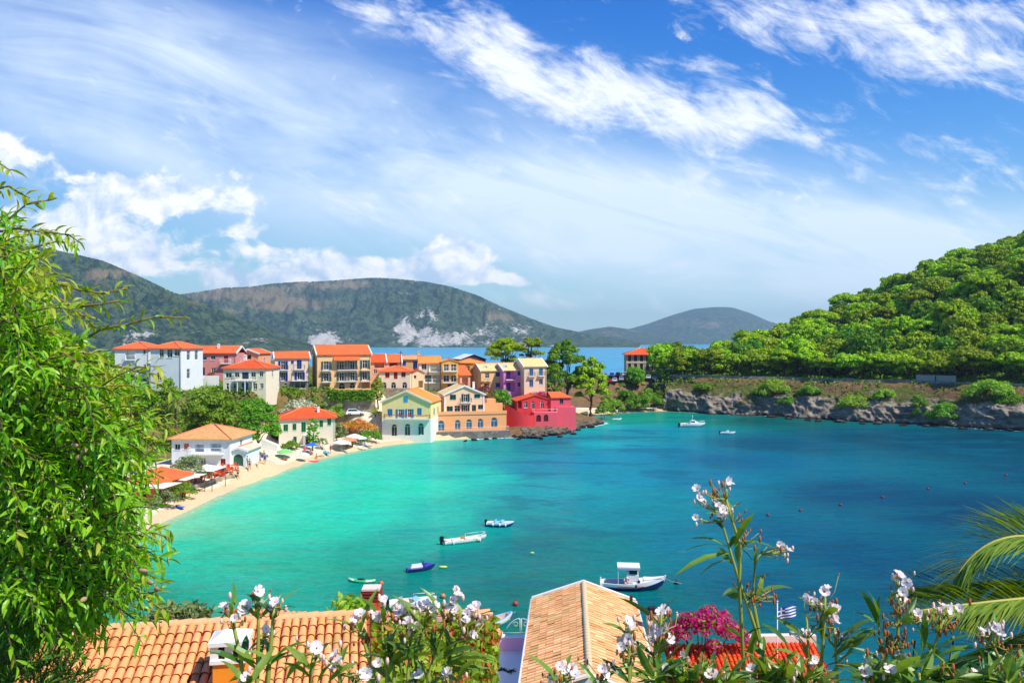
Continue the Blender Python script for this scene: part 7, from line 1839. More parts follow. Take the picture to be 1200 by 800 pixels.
# ------------------------------------------------------------------ boats
def gelcoat(name, rgb): return pmat('gelcoat_'+name, rgb, .28, .06, 2, spec=.5, coat=.3)
def hull(mb, L, B, free, draft=.25, transom=.72, sheer=.35, rake=.12, n=14, deck=None, floor=.12, mi=(0, 1, 2), stripe=None, well=(.08, .62)):
    """bow towards +x, waterline z = 0. mi: outside, gunwale/deck, inside. deck None: open well; WELL: stations of the open part"""
    ring = []
    for i in range(n+1):
        t = i/n; x = -L/2+L*t
        b = B/2*(transom+(1-transom)*math.sin(min(1, t/.42)*math.pi/2)) if t < .42 else B/2*max(.02, (1-((t-.42)/.58)**2.2))
        zs = free*(1+sheer*(t-.3)**2*2.2) if t > .3 else free
        zk = -draft+(draft+free*.55)*max(0, (t-.62)/.38)**2.0
        ring.append((x, b, zs, zk, t))
    V = []; Fc = []; Mi = []
    sec = 5
    for (x, b, zs, zk, t) in ring:
        xr = x+rake*L*max(0, t-.6)/.4*0
        for s in (-1, 1):
            V += [(xr-rake*L*.5*max(0, t-.7)/.3, 0, zk), (xr-rake*L*.25*max(0, t-.7)/.3, s*b*.62, zk+(zs-zk)*.22), (xr, s*b*.92, zk+(zs-zk)*.55), (xr+.0, s*b*.985, zk+(zs-zk)*.68), (xr, s*b, zs)]
    for i in range(n):
        for sidx in (0, 1):
            for k in range(4):
                a = i*10+sidx*5+k; q = (a, a+10, a+11, a+1) if sidx else (a+1, a+11, a+10, a); Fc.append(q); Mi.append(mi[0] if k < 3 or stripe is None else stripe)
    Fc.append((0, 1, 2, 3, 4, 9, 8, 7, 6)); Mi.append(mi[0])
    mb2 = MB(); mb2.raw(V, Fc, 0); o0 = len(mb.v); mb.v += mb2.v
    for f, m in zip(mb2.f, Mi): mb.f.append([i+o0 for i in f]); mb.m.append(m); mb.sm.append(True)
    g = .07 if B > 1 else .05
    for i in range(n):      # deck: closed at bow and stern, side decks along the well
        (x0, b0, z0, _, t0), (x1, b1, z1, _, t1) = ring[i], ring[i+1]; z0 += .002; z1 += .002
        if well is None or t1 <= well[0]+1e-6 or t0 >= well[1]-1e-6:
            mb.raw([(x0, -b0, z0), (x1, -b1, z1), (x1, b1, z1), (x0, b0, z0), (x0, 0, z0+.05*b0), (x1, 0, z1+.05*b1)], [(0, 1, 5, 4), (4, 5, 2, 3)], mi[1])
        else:
            for s in (-1, 1):
                i0, i1 = max(.0, b0-g*1.6), max(.0, b1-g*1.6); mb.raw([(x0, s*b0, z0), (x1, s*b1, z1), (x1, s*i1, z1), (x0, s*i0, z0)], [(0, 1, 2, 3)], mi[1])
                mb.raw([(x0, s*i0, z0), (x1, s*i1, z1), (x1, s*i1*.9, floor), (x0, s*i0*.9, floor)], [(0, 1, 2, 3)], mi[2])
            i0, i1 = max(0, b0-g*1.6)*.9, max(0, b1-g*1.6)*.9; mb.raw([(x0, -i0, floor), (x1, -i1, floor), (x1, i1, floor), (x0, i0, floor)], [(0, 1, 2, 3)], mi[2])
    if well is not None:
        for tt in well:
            i = min(n, max(0, round(tt*n))); x, b, zs, _, _ = ring[i]; b -= g*1.6; mb.raw([(x, -b, zs), (x, b, zs), (x, b*.9, floor), (x, -b*.9, floor)], [(0, 1, 2, 3)], mi[2])
    return ring
def outboard(root, x, z=.45, s=1.0):
    mb = MB(); mb.box((x-.16*s, 0, z+.22*s), (.34*s, .26*s, .40*s), 0, taper=.8); mb.box((x-.20*s, 0, z-.25*s), (.16*s, .10*s, .6*s)); mb.box((x-.05*s, 0, z+.02*s), (.16*s, .2*s, .16*s)); mb.tube([(x, 0, z+.28*s), (x+.35*s, .05, z+.36*s)], .02, 5)
    return mb.build('outboard_motor', pmat('motor_black', (22, 22, 26), .35), root)
def boats():
    W = gelcoat('white', (238, 238, 236)); NAVY = gelcoat('navy', (24, 34, 110)); REDL = gelcoat('red', (140, 30, 40)); GREY = pmat('deck_grey', (196, 200, 202), .6, .08, 4); DK = pmat('boat_dark', (34, 38, 44), .4)
    # fishing boat
    p = GZ(741, 689.5); r = empty('fishing_boat', p, R(-6), 'white and navy wooden fishing boat with a white wheelhouse', 'boat'); s = p.y/F
    L = 75*s; mb = MB(); hull(mb, L, 1.95, .62, .35, .66, .95, .10, 18, mi=(0, 2, 3), stripe=1, well=(.06, .50), floor=.2); mb.build('hull', [NAVY, W, W, GREY], r)
    m = MB(); m.tube([(-L/2, .0, .3), (-L*.2, -1.0, .42), (L*.2, -.97, .5)], .03, 5); m.build('rub_rail', REDL, r)
    c = MB(); x0, x1 = -1.05, .55; z0 = .2
    c.bx(x0+.55, x1, -.62, .62, z0, 1.35); c.bx(x0-.28, x1+.1, -.78, .78, 2.02, 2.12); c.bx(x0+.56, x1-.02, -.60, -.54, 1.351, 2.018); c.bx(x0+.56, x1-.02, .54, .60, 1.351, 2.018)
    for yy in (-.58, .58): c.bx(x0+.56, x0+.64, yy-.04, yy+.04, 1.352, 2.017)
    for yy in (-.74, .70): c.bx(x0-.24, x0-.19, yy, yy+.05, z0+.4, 2.015)
    c.bx(x1-.07, x1-.02, -.53, .53, 1.352, 1.45); c.bx(x1+.45, x1+1.25, -.5, .5, .72, .98); cab = c.build('wheelhouse', W, r)
    g = MB(); g.bx(x1-.015, x1+.005, -.5, .5, 1.46, 1.98); g.bx(x0+.75, x1-.15, -.612, -.602, 1.46, 1.95); g.bx(x0+.75, x1-.15, .602, .612, 1.46, 1.95); g.build('window', GLASS, cab)
    b = MB(); b.bx(x0-.27, x1+.09, -.79, -.785, 1.86, 2.02); b.build('under_roof_shade', pmat('shade_blue_grey', (150, 176, 200), .6), cab)  # thin blue-grey strip painting in the shade under the wheelhouse roof
    lb = MB(); 
    for k in range(16):
        a0, a1 = 2*math.pi*k/16, 2*math.pi*(k+1)/16; lb.tube([(-.55+.20*math.cos(a0), -.80, .95+.24*math.sin(a0)), (-.55+.20*math.cos(a1), -.80, .95+.24*math.sin(a1))], .06, 6, (k//2) % 2)
    tag(lb.build('lifebuoy', [pmat('buoy_orange', (226, 96, 52), .6), W], r), None)
    for (x, y, z, sz, nm) in ((.55, -.7, .85, .2, 'fender'), (.30, -.95, .52, .16, 'fender'), (L/2-.32, .1, 1.0, .2, 'bow_lamp')):
        m = MB(); m.ball((x, y, z), sz*.62, 8, 0, (1, 1, 1.3)); m.build(nm, DK, r)
    m = MB(); m.box((L/2-.02, 0, 1.05), (.12, .14, .55), ry=R(18)); m.box((-L/2+.05, 0, .72), (.10, .12, .5)); m.build('stem_post', W, r)
    m = MB(); m.tube([(L/2-.1, -.2, 1.15), (L*.2, -.85, 1.02), (L*.02, -.95, .95)], .016, 5); m.build('handrail', IRON, r)
    m = MB(); m.tube([(L/2, 0, 1.0), (L/2+.7, .1, .72), (L/2+1.5, .2, .55)], .014, 5); m.build('mooring_line', pmat('rope', (214, 196, 150), .9), r)
    # mooring float of the fishing boat
    q = GZ(793, 684); f = empty('mooring_buoy', q, 0, 'dark mooring float at the end of the fishing boat line', 'buoy'); m = MB(); m.ball((0, 0, .12), .2, 8, 0, (1.2, 1, .8)); m.tube([(0, 0, .2), (0, 0, .5)], .02, 5); m.build('float', DK, f)
    # long white open boat
    p = GZ(545, 635); s = p.y/F; r = empty('open_boat', p, R(24), 'long white open boat with a black outboard motor', 'boat'); L = 49*s/math.cos(R(24)); CR = gelcoat('cream', (236, 228, 206))
    mb = MB(); hull(mb, L, 1.35, .42, .2, .85, .5, .08, 16, mi=(0, 0, 1), well=(.06, .86), floor=.16); mb.build('hull', [W, CR], r)
    for x in (-.25, .05, .28): m = MB(); m.bx(x*L-.14, x*L+.14, -.56, .56, .16, .40); m.build('thwart', CR, r)
    outboard(r, -L/2, .40, 1.25)
    railing(r, [(L*.05, -.63, .42), (L*.34, -.55, .46), (L*.46, -.12, .56), (L*.46, .12, .56), (L*.34, .55, .46), (L*.05, .63, .42)], .38, WHITE, gap=.9, rail=.02)
    for x in (-.32, .30): m = MB(); m.ball((x*L, -.74, .25), .12, 7, 0, (.8, .8, 1.9)); m.build('fender', W, r)
    m = MB(); m.box((-.05*L, .1, .5), (.4, .3, .2)); m.build('orange_bag', pmat('bag_orange', (214, 120, 60), .7), r)
    # small blue motor boat
    p = GZ(586.5, 616.5); s = p.y/F; r = empty('motor_boat', p, R(-9), 'small blue and white motor boat, topmost of the moored boats in the shallows', 'boat'); L = 32*s
    mb = MB(); hull(mb, L, 1.25, .5, .2, .85, .4, .1, 14, mi=(0, 2, 1), stripe=2, well=(.10, .60), floor=.14); mb.build('hull', [gelcoat('blue', (28, 70, 160)), CR, W], r)
    m = MB(); m.raw([(.08*L, -.5, .52), (.08*L, .5, .52), (.02*L, .46, .85), (.02*L, -.46, .85), (.24*L, 0, .54), (.10*L, 0, .86)], [(0, 4, 5, 3), (4, 1, 2, 5)]); m.build('windshield', pmat('tinted', (120, 176, 214), .15), r)
    m = MB(); m.bx(-.18*L, -.04*L, -.5, .5, .14, .52); m.bx(-.20*L, -.17*L, -.5, .5, .14, .78); m.build('seat', pmat('sky_vinyl', (120, 190, 226), .6), r)
    for x in (-.25, .0, .22): m = MB(); m.ball((x*L, -.66, .32), .11, 7, 0, (1, 1, 1.6)); m.build('fender', W, r)
    outboard(r, -L/2, .42, .9)
    # water scooter
    p = GZ(493.5, 668); s = p.y/F; r = empty('water_scooter', p, R(25), 'purple and white water scooter floating over the pale shallows', 'water scooter'); L = 31*s/math.cos(R(25)); PUR = gelcoat('violet', (42, 40, 150))
    mb = MB(); hull(mb, L, .95, .34, .15, .8, .5, .1, 12, mi=(1, 0, 0), well=None); mb.build('hull', [PUR, gelcoat('violet_dark', (32, 28, 110))], r)
    m = MB(); m.box((-.16*L, 0, .52), (.46*L, .34, .30), 0, taper=.75); m.build('seat', W, r)
    m = MB(); m.raw([(.08*L, -.34, .38), (.08*L, .34, .38), (.44*L, 0, .48), (.06*L, -.22, .78), (.06*L, .22, .78), (.22*L, 0, .72)], [(0, 2, 5, 3), (2, 1, 4, 5), (3, 5, 4), (0, 3, 4, 1)]); m.build('hood', PUR, r)
    m = MB(); m.tube([(.05*L, -.38, .88), (.08*L, 0, .84), (.05*L, .38, .88)], .03, 6); m.tube([(.08*L, 0, .6), (.08*L, 0, .84)], .05, 6); m.build('handlebar', DK, r)
    # green canoe
    p = GZ(424, 681.5); s = p.y/F; r = empty('canoe', p, R(-13), 'slim green and white canoe with a dark cockpit', 'boat'); L = 34*s; GR = gelcoat('green', (60, 190, 110))
    mb = MB(); n = 16; V = []; Fc = []
    for i in range(n+1):
        t = i/n*2-1; b = .40*(1-abs(t)**2.2)+.01; z = .22+.12*t*t
        for (yy, zz) in ((0, -.12+.16*t*t), (b*.8, 0), (b, z*.6), (b*.55, z), (0, z+.05), (-b*.55, z), (-b, z*.6), (-b*.8, 0)): V.append((t*L/2, yy, zz))
    for i in range(n):
        for k in range(8): a = i*8+k; k2 = i*8+(k+1) % 8; Fc.append((a, k2, k2+8, a+8))
    mb.raw(V, Fc, 0, True); 
    for i, f in enumerate(mb.f): mb.m[i] = 1 if (i % 8) in (2, 3, 4, 5) and (i//8) % 16 in (0, 1, 2, 3, 11, 12, 13, 14, 15) and (i % 8) in (2, 5) else 0
    mb.build('hull', [GR, W], r); m = MB(); m.ball((-.02*L, 0, .27), .3, 10, 0, (L*.55, .75, .2)); m.build('cockpit', DK, r)
    # rowing boat behind the terrace
    p = GZ(580, 732); s = p.y/F; r = empty('rowing_boat', p, R(38), 'white rowing boat with a pale blue inside, bow showing beside the terrace', 'boat'); L = 3.4
    mb = MB(); hull(mb, L, 1.25, .46, .2, .8, .6, .1, 14, mi=(0, 1, 2), well=(.08, .88), floor=.14); mb.build('hull', [W, gelcoat('paleblue', (96, 176, 222)), pmat('inside_rose', (214, 190, 180), .7)], r)
    for x in (-.2, .1): m = MB(); m.bx(x*L-.11, x*L+.11, -.52, .52, .30, .36); m.build('thwart', gelcoat('paleblue', (96, 176, 222)), r)
    m = MB(); m.tube([(L/2-.05, 0, .62), (L/2+.5, .35, .42), (L/2+1.05, .9, .30)], .014, 5); m.build('mooring_line', pmat('rope', (214, 196, 150), .9), r)
    for (px, py, lab, col) in ((604, 709, 'red mooring buoy on a rope from the rowing boat', (176, 60, 48)), (519, 700, 'orange mooring buoy above the white blossoms', (196, 128, 80)), (446.5, 685, 'small orange buoy beside the red chimney', (206, 104, 60))):
        q = GZ(px, py); f = empty('mooring_buoy', q, 0, lab, 'buoy'); m = MB(); m.ball((0, 0, .16), .24, 9, 0, (1, 1, .95)); m.build('float', pmat('buoy_%d' % col[0], col, .5), f); m = MB(); m.tube([(0, 0, .36), (0, 0, .52)], .03, 5); m.build('eye', IRON, f)
    # white boat half hidden by the oleanders
    p = GZ(484, 711); s = p.y/F; r = empty('motor_boat', p, R(10), 'white motor boat with a bow rail, half hidden behind the oleander blossoms', 'boat'); L = 3.9
    mb = MB(); hull(mb, L, 1.5, .55, .2, .85, .5, .1, 14, mi=(0, 0, 1), well=(.10, .50), floor=.14); mb.build('hull', [W, CR], r)
    railing(r, [(L*.02, -.6, .58), (L*.3, -.48, .64), (L*.45, 0, .74), (L*.3, .48, .64), (L*.02, .6, .58)], .34, WHITE, gap=.7, rail=.02)
    m = MB(); m.raw([(.04*L, -.5, .58), (.04*L, .5, .58), (-.03*L, .46, .95), (-.03*L, -.46, .95), (.20*L, 0, .6), (.06*L, 0, .96)], [(0, 4, 5, 3), (4, 1, 2, 5)]); m.build('windshield', pmat('tinted', (120, 176, 214), .15), r)
    m = MB(); m.bx(-.2*L, -.08*L, -.5, .5, .14, .5); m.build('seat', CR, r); outboard(r, -L/2, .45, 1.0)
    # cabin cruiser in the far bay
    p = GZ(811.5, 500); s = p.y/F; r = empty('cabin_cruiser', p, R(2), 'white cabin cruiser anchored in front of the far cliff', 'boat'); L = 30*s
    mb = MB(); hull(mb, L, 2.1, .95, .3, .85, .18, .14, 14, mi=(0, 0, 1), well=(.06, .40), floor=.4); mb.build('hull', [W, CR], r)
    m = MB(); m.raw([(-.12*L, -.75, .97), (.28*L, -.55, 1.03), (.28*L, .55, 1.03), (-.12*L, .75, .97), (-.06*L, -.6, 1.75), (.08*L, -.5, 1.75), (.08*L, .5, 1.75), (-.06*L, .6, 1.75)], [(4, 5, 6, 7), (0, 1, 5, 4), (2, 3, 7, 6), (3, 0, 4, 7)]); cb = m.build('cabin', W, r)
    m = MB(); m.raw([(.28*L, -.53, 1.05), (.28*L, .53, 1.05), (.085*L, .48, 1.73), (.085*L, -.48, 1.73)], [(0, 1, 2, 3)]); m.box((.0, -.69, 1.4), (1.0, .03, .34), rx=R(-12)); m.build('window', GLASS, cb)
    m = MB(); m.tube([(0, 0, 1.75), (0, 0, 2.8)], .035, 5); m.ball((0, 0, 2.85), .12, 6); m.build('mast', W, r); outboard(r, -L/2, .5, 1.4)
    railing(r, [(.2*L, -.75, 1.0), (.42*L, -.3, 1.1), (.47*L, 0, 1.15), (.42*L, .3, 1.1), (.2*L, .75, 1.0)], .45, WHITE, gap=1.2, rail=.025)
    # two small ones
    p = GZ(853, 508.6); s = p.y/F; r = empty('dinghy', p, R(-8), 'small white open boat moored right of the cabin cruiser', 'boat'); L = 17*s
    mb = MB(); hull(mb, L, 1.4, .5, .2, .85, .4, .1, 12, mi=(0, 1, 1), well=(.08, .6), floor=.15); mb.build('hull', [W, CR], r); m = MB(); m.bx(-.1*L, .08*L, -.3, .3, .15, .9); m.build('console', W, r); outboard(r, -L/2, .42, 1.0)
    p = GZ(723, 492.5); s = p.y/F; r = empty('dinghy', p, R(6), 'tiny white dinghy off the little cove beach', 'boat'); L = 11*s
    mb = MB(); hull(mb, L, 1.2, .5, .15, .85, .4, .1, 12, mi=(0, 1, 1), well=(.08, .8), floor=.15); mb.build('hull', [W, CR], r); m = MB(); m.bx(-.1*L, .02*L, -.5, .5, .3, .36); m.build('thwart', CR, r)
    # far sailing boat
    p = Vector(((750-600)/F*1800, 1800, 0)); r = empty('sailing_boat', p, R(20), 'tiny white sailing boat far out on the open sea', 'boat'); mb = MB(); hull(mb, 10, 3, 1.2, .5, .8, .3, .1, 10, mi=(0, 0, 0), well=None); mb.build('hull', W, r)
    m = MB(); m.tube([(0.5, 0, 1), (.5, 0, 12)], .12, 5); m.build('mast', W, r); m = MB(); m.raw([(.3, .02, 2), (-4.4, .3, 2), (.3, .02, 11.6), (.3, -.04, 2), (-4.4, .24, 2), (.3, -.04, 11.6)], [(0, 1, 2), (5, 4, 3), (0, 3, 4, 1), (1, 4, 5, 2)]); m.build('sail', W, r)
    # yellow floats and the line of swimming buoys
    Yl = pmat('float_yellow', (206, 220, 70), .5)
    for (px, py, lab, L) in ((519, 664.5, 'flat yellow swimming float beside the water scooter', .9), (623.5, 648, 'small yellow marker float in the middle of the near bay', .45)):
        q = GZ(px, py); f = empty('float', q, 0, lab, 'float'); m = MB(); m.ball((0, 0, .06), .5, 10, 0, (L, .45*L, .22)); m.build('body', Yl, f); m = MB(); m.tube([(0, 0, .15), (0, 0, .3)], .02, 5); m.build('eye', IRON, f)
    for i, (px, py) in enumerate(((938, 598.5), (985, 592), (1034, 583), (1087.5, 573), (1131, 566.5), (1179, 557), (900, 604), (866, 611), (1218, 551))):
        q = GZ(px, py); f = empty('swimming_buoy', q, 0, 'small dark red buoy in the line marking off the deep water', 'buoy', 'line of red buoys across the deep water'); m = MB(); m.ball((0, 0, .10), .22, 8, 0, (1.1, 1, .8)); m.build('float', pmat('buoy_red', (134, 40, 60), .5), f); m = MB(); m.tube([(0, 0, .2), (0, 0, .4)], .03, 5); m.build('eye', IRON, f)
# ------------------------------------------------------------------ beach life and parked cars
def on_ground(px, py, lo=60, hi=300):
    Ys = np.linspace(lo, hi, 1600); xs = (px-600)/F*Ys; z = H-(py-400)/F*Ys; g = height(xs, Ys); k = np.argmax(z <= np.maximum(g, 0.0))
    return Vector((xs[k], Ys[k], max(g[k], .02)))
SKIN = [pmat('skin_a', (206, 150, 116), .6, .05), pmat('skin_b', (176, 116, 84), .6, .05), pmat('skin_c', (224, 176, 146), .6, .05)]
HAIR = pmat('hair_dark', (46, 34, 28), .7); 
POSES = {
 'stand': dict(pel=(0, 0, .92), ch=(0, .02, 1.30), nk=(0, .03, 1.48), hd=(0, .01, 1.66), kn=((-.10, -.02, .50), (.10, .0, .50)), an=((-.11, .03, .08), (.12, .03, .08)), to=((-.12, -.13, .03), (.14, -.13, .03)), el=((-.24, .03, 1.14), (.24, .03, 1.14)), ha=((-.27, -.08, .88), (.27, -.06, .88))),
 'walk': dict(pel=(0, 0, .90), ch=(0, -.03, 1.28), nk=(0, -.04, 1.46), hd=(0, -.07, 1.64), kn=((-.10, -.20, .52), (.10, .08, .47)), an=((-.10, -.26, .09), (.10, .34, .16)), to=((-.10, -.41, .06), (.10, .24, .04)), el=((-.24, .16, 1.10), (.24, -.12, 1.12)), ha=((-.25, .12, .86), (.25, -.30, .96))),
 'sit': dict(pel=(0, 0, .14), ch=(0, .08, .52), nk=(0, .07, .70), hd=(0, .03, .88), kn=((-.13, -.42, .40), (.13, -.44, .36)), an=((-.12, -.62, .08), (.13, -.70, .08)), to=((-.12, -.78, .05), (.13, -.86, .06)), el=((-.28, .14, .34), (.26, -.08, .40)), ha=((-.30, .22, .08), (.16, -.34, .44))),
 'lie': dict(pel=(0, 0, .12), ch=(0, .40, .14), nk=(0, .57, .15), hd=(0, .74, .16), kn=((-.11, -.42, .17), (.12, -.40, .30)), an=((-.12, -.84, .08), (.14, -.72, .08)), to=((-.14, -.95, .16), (.15, -.86, .06)), el=((-.30, .34, .08), (.34, .52, .10)), ha=((-.34, .08, .06), (.18, .78, .08)))}
_body = {}
def body_mesh(pose):
    if pose in _body: return _body[pose]
    p = POSES[pose]; V = []; E = []; Rr = []
    def add(v, r, par=None):
        V.append(Vector(v)); Rr.append(r)
        if par is not None: E.append((par, len(V)-1))
        return len(V)-1
    pel = add(p['pel'], (.15, .11)); w = add(Vector(p['pel']).lerp(Vector(p['ch']), .5), (.125, .09), pel); ch = add(p['ch'], (.155, .10), w); nk = add(p['nk'], (.055, .055), ch)
    hd = Vector(p['hd']); n2 = Vector(p['nk']); up = (hd-n2).normalized()
    h1 = add(n2.lerp(hd, .62), (.075, .08), nk); h2 = add(hd+up*.02, (.085, .095), h1); add(hd+up*.11, (.05, .055), h2)
    add(h2 and (hd+Vector((0, -.09, -.0)) if pose != 'lie' else hd+Vector((0, -.0, .09))), (.016, .018), h2)          # nose
    c = Vector(p['ch']); axis_up = (Vector(p['nk'])-c).normalized()
    for i, s in enumerate((-1, 1)):
        hip = add(Vector(p['pel'])+Vector((s*.095, 0, -.02 if pose != 'lie' else 0)), (.085, .085), pel); kn = add(p['kn'][i], (.058, .058), hip); cf = add(Vector(p['kn'][i]).lerp(Vector(p['an'][i]), .35), (.056, .056), kn); an = add(p['an'][i], (.036, .038), cf); add(p['to'][i], (.034, .024), an)
        sh = add(c+axis_up*.12+Vector((s*.185, 0, 0)), (.058, .058), ch); el = add(p['el'][i], (.042, .042), sh); wr = add(Vector(p['el'][i]).lerp(Vector(p['ha'][i]), .8), (.028, .026), el); ha = add(p['ha'][i], (.036, .020), wr)
        d = (Vector(p['ha'][i])-Vector(p['el'][i])).normalized(); sd = d.cross(Vector((.1, 1, .2))).normalized()
        for k in range(4): add(Vector(p['ha'][i])+d*(.085-.012*abs(k-1.4))+sd*(k-1.5)*.020, (.0085, .0085), ha)
        add(Vector(p['ha'][i])+d*.03+sd*.05, (.010, .010), ha)
    me = bpy.data.meshes.new('body'); me.from_pydata([tuple(v) for v in V], E, []); me.update(); o = bpy.data.objects.new('person_body', me); C.objects.link(o)
    sk = o.modifiers.new('skin', 'SKIN'); ss_ = o.modifiers.new('sub', 'SUBSURF'); ss_.levels = 1; ss_.render_levels = 1
    for i, sv in enumerate(me.skin_vertices[0].data): sv.radius = Rr[i]; sv.use_root = (i == 0)
    dg = bpy.context.evaluated_depsgraph_get(); dg.update(); m2 = bpy.data.meshes.new_from_object(o.evaluated_get(dg)); bpy.data.objects.remove(o)
    for poly in m2.polygons: poly.use_smooth = True
    m2.name = 'person'; m2.materials.clear(); m2.materials.append(SKIN[0]); _body[pose] = m2
    return m2
def person(px, py, pose, rz, label, suit, skin=0, top=None, group=None, hat=None):
    q = on_ground(px, py); o = link_mesh('person', body_mesh(pose), None, q); o.rotation_euler = (0, 0, R(rz)); tag(o, label, 'person', group)
    o.material_slots[0].link = 'OBJECT'; o.material_slots[0].material = SKIN[skin]
    p = POSES[pose]; pe = Vector(p['pel']); chh = Vector(p['ch']); ax = (chh-pe).normalized(); rot = ax.to_track_quat('Z', 'Y').to_matrix().to_4x4()
    def band(z0, z1, r0, r1, name, mat, org=pe):
        mb = MB(); mb.lathe([(r0*.96, z0), (r0, z0+.01), ((r0+r1)/2, (z0+z1)/2), (r1, z1-.01), (r1*.96, z1)], 12, 0, Matrix.Translation(org) @ rot, True, 1.12, .86); return mb.build(name, mat, o)
    cm = pmat('cloth_%d_%d_%d' % suit, suit, .8, .15, 12)
    band(-.12, .12, .185, .158, 'shorts', cm)
    if top: band(.13, (chh-pe).length+.13, .155, .185, 'shirt', pmat('cloth_%d_%d_%d' % top, top, .8, .15, 12))
    hd = Vector(p['hd']); up = (hd-Vector(p['nk'])).normalized(); mb = MB(); mb.ball(hd+up*.055+(Vector((0, .025, 0)) if pose != 'lie' else Vector((0, 0, -.02))), .108, 9, 0, (.92, 1.0, .86)); mb.build('hair', HAIR, o)
    if hat: mb = MB(); mb.lathe([(.22, .0), (.225, .012), (.12, .03), (.11, .11), (.06, .13)], 12, 0, Matrix.Translation(hd+up*.07)); mb.build('sun_hat', pmat('straw', (226, 204, 150), .8), o)
    return o
def parasol(px, py, col, label, r=1.15, h=2.1, tilt=0, base_py=None):
    q = on_ground(px, py); o = empty('parasol', q, 0, label, 'parasol'); mb = MB(); mb.tube([(0, 0, -.2), (0, 0, h)], .025, 6); mb.build('pole', WHITE, o)
    mb = MB(); n = 8; vs = [(0, 0, h+.02)]
    for j, (rr, z) in enumerate(((.5, -.16), (1.0, -.42), (1.0, -.54))):
        for k in range(n*2): a = math.pi*k/n; q_ = r*rr*(1 if k % 2 == 0 else .955); vs.append((q_*math.cos(a), q_*math.sin(a), h+z*r*.8-(0 if k % 2 == 0 or j == 0 else .0)))
    m = n*2; fs = [(0, 1+k, 1+(k+1) % m) for k in range(m)]
    for j in range(2): fs += [(1+j*m+k, 1+j*m+(k+1) % m, 1+(j+1)*m+(k+1) % m, 1+(j+1)*m+k) for k in range(m)][::1]
    mb.raw(vs, [f[::-1] for f in fs]); c = mb.build('canopy', pmat('canvas_%d_%d_%d' % col, col, .8, .12, 3), o); c.rotation_euler = (R(tilt), 0, 0)
    mb = MB()
    for k in range(n): a = 2*math.pi*k/n; mb.tube([(0, 0, h-.1), (r*.96*math.cos(a), r*.96*math.sin(a), h-.36*r)], .01, 4)
    mb.build('ribs', WHITE, c); return o
def awning(px0, px1, py, Y, dep, h, col, label, peak=.5, rz=0):
    s = Y/F; w = (px1-px0)*s; p = P3((px0+px1)/2, py, Y); zg = hz(p.x, p.y); o = empty('awning', (p.x, p.y, zg), R(rz), label, 'awning'); zt = p.z-zg
    mb = MB(); n = 8; vs = []; fs = []
    for t_ in (0, -.03):
        for j in range(n+1):
            for i in range(n+1): u, v = i/n*2-1, j/n*2-1; m_ = max(abs(u), abs(v)); vs.append((u*w/2, v*dep/2, zt+peak*(1-m_)-.10*math.sin((1-abs(u))*(1-abs(v))*2.4)+t_))
    k = (n+1)**2
    for j in range(n):
        for i in range(n): a = j*(n+1)+i; fs += [(a, a+1, a+n+2, a+n+1), (k+a+n+1, k+a+n+2, k+a+1, k+a)]
    for i in range(n):
        for (a, b) in ((i, i+1), (n*(n+1)+i+1, n*(n+1)+i), ((i+1)*(n+1), i*(n+1)), (i*(n+1)+n, (i+1)*(n+1)+n)): fs.append((b, a, k+a, k+b))
    mb.raw(vs, fs); mb.build('canopy', pmat('canvas_%d_%d_%d' % col, col, .8, .12, 3), o)
    for sx in (-1, 1):
        for sy in (-1, 1): mb = MB(); mb.tube([(sx*w*.47, sy*dep*.47, -.3), (sx*w*.47, sy*dep*.47, zt-.02)], .05, 6); mb.build('pole', pmat('wood_pole', (128, 84, 60), .8, .2), o)
def chair_mesh():
    mb = MB(); mb.bx(-.22, .22, -.22, .22, .42, .46); mb.box((0, .22, .70), (.42, .04, .48), rx=R(-8))
    for sx in (-.19, .19):
        for sy in (-.19, .19): mb.bx(sx-.02, sx+.02, sy-.02, sy+.02, 0, .42)
    for sx in (-.24, .24): mb.bx(sx-.02, sx+.02, -.2, .2, .62, .65)
    return mb.mesh('chair', pmat('chair_orange', (226, 78, 36), .5, .1, 3, objvar=.2))
def sunbed(px, py, rz, col, label):
    q = on_ground(px, py); o = empty('sunbed', q, R(rz), label, 'sunbed'); mb = MB(); mb.bx(-.32, .32, -.9, .55, .28, .36); mb.box((0, .78, .50), (.64, .56, .07), rx=R(38)); mb.build('mattress', pmat('canvas_%d_%d_%d' % col, col, .8, .12, 3), o)
    mb = MB()
    for sx in (-.28, .28):
        for sy in (-.8, .5): mb.bx(sx-.025, sx+.025, sy-.025, sy+.025, 0, .28)
    mb.bx(-.3, .3, -.88, -.82, .2, .27); mb.build('frame', WHITE, o)
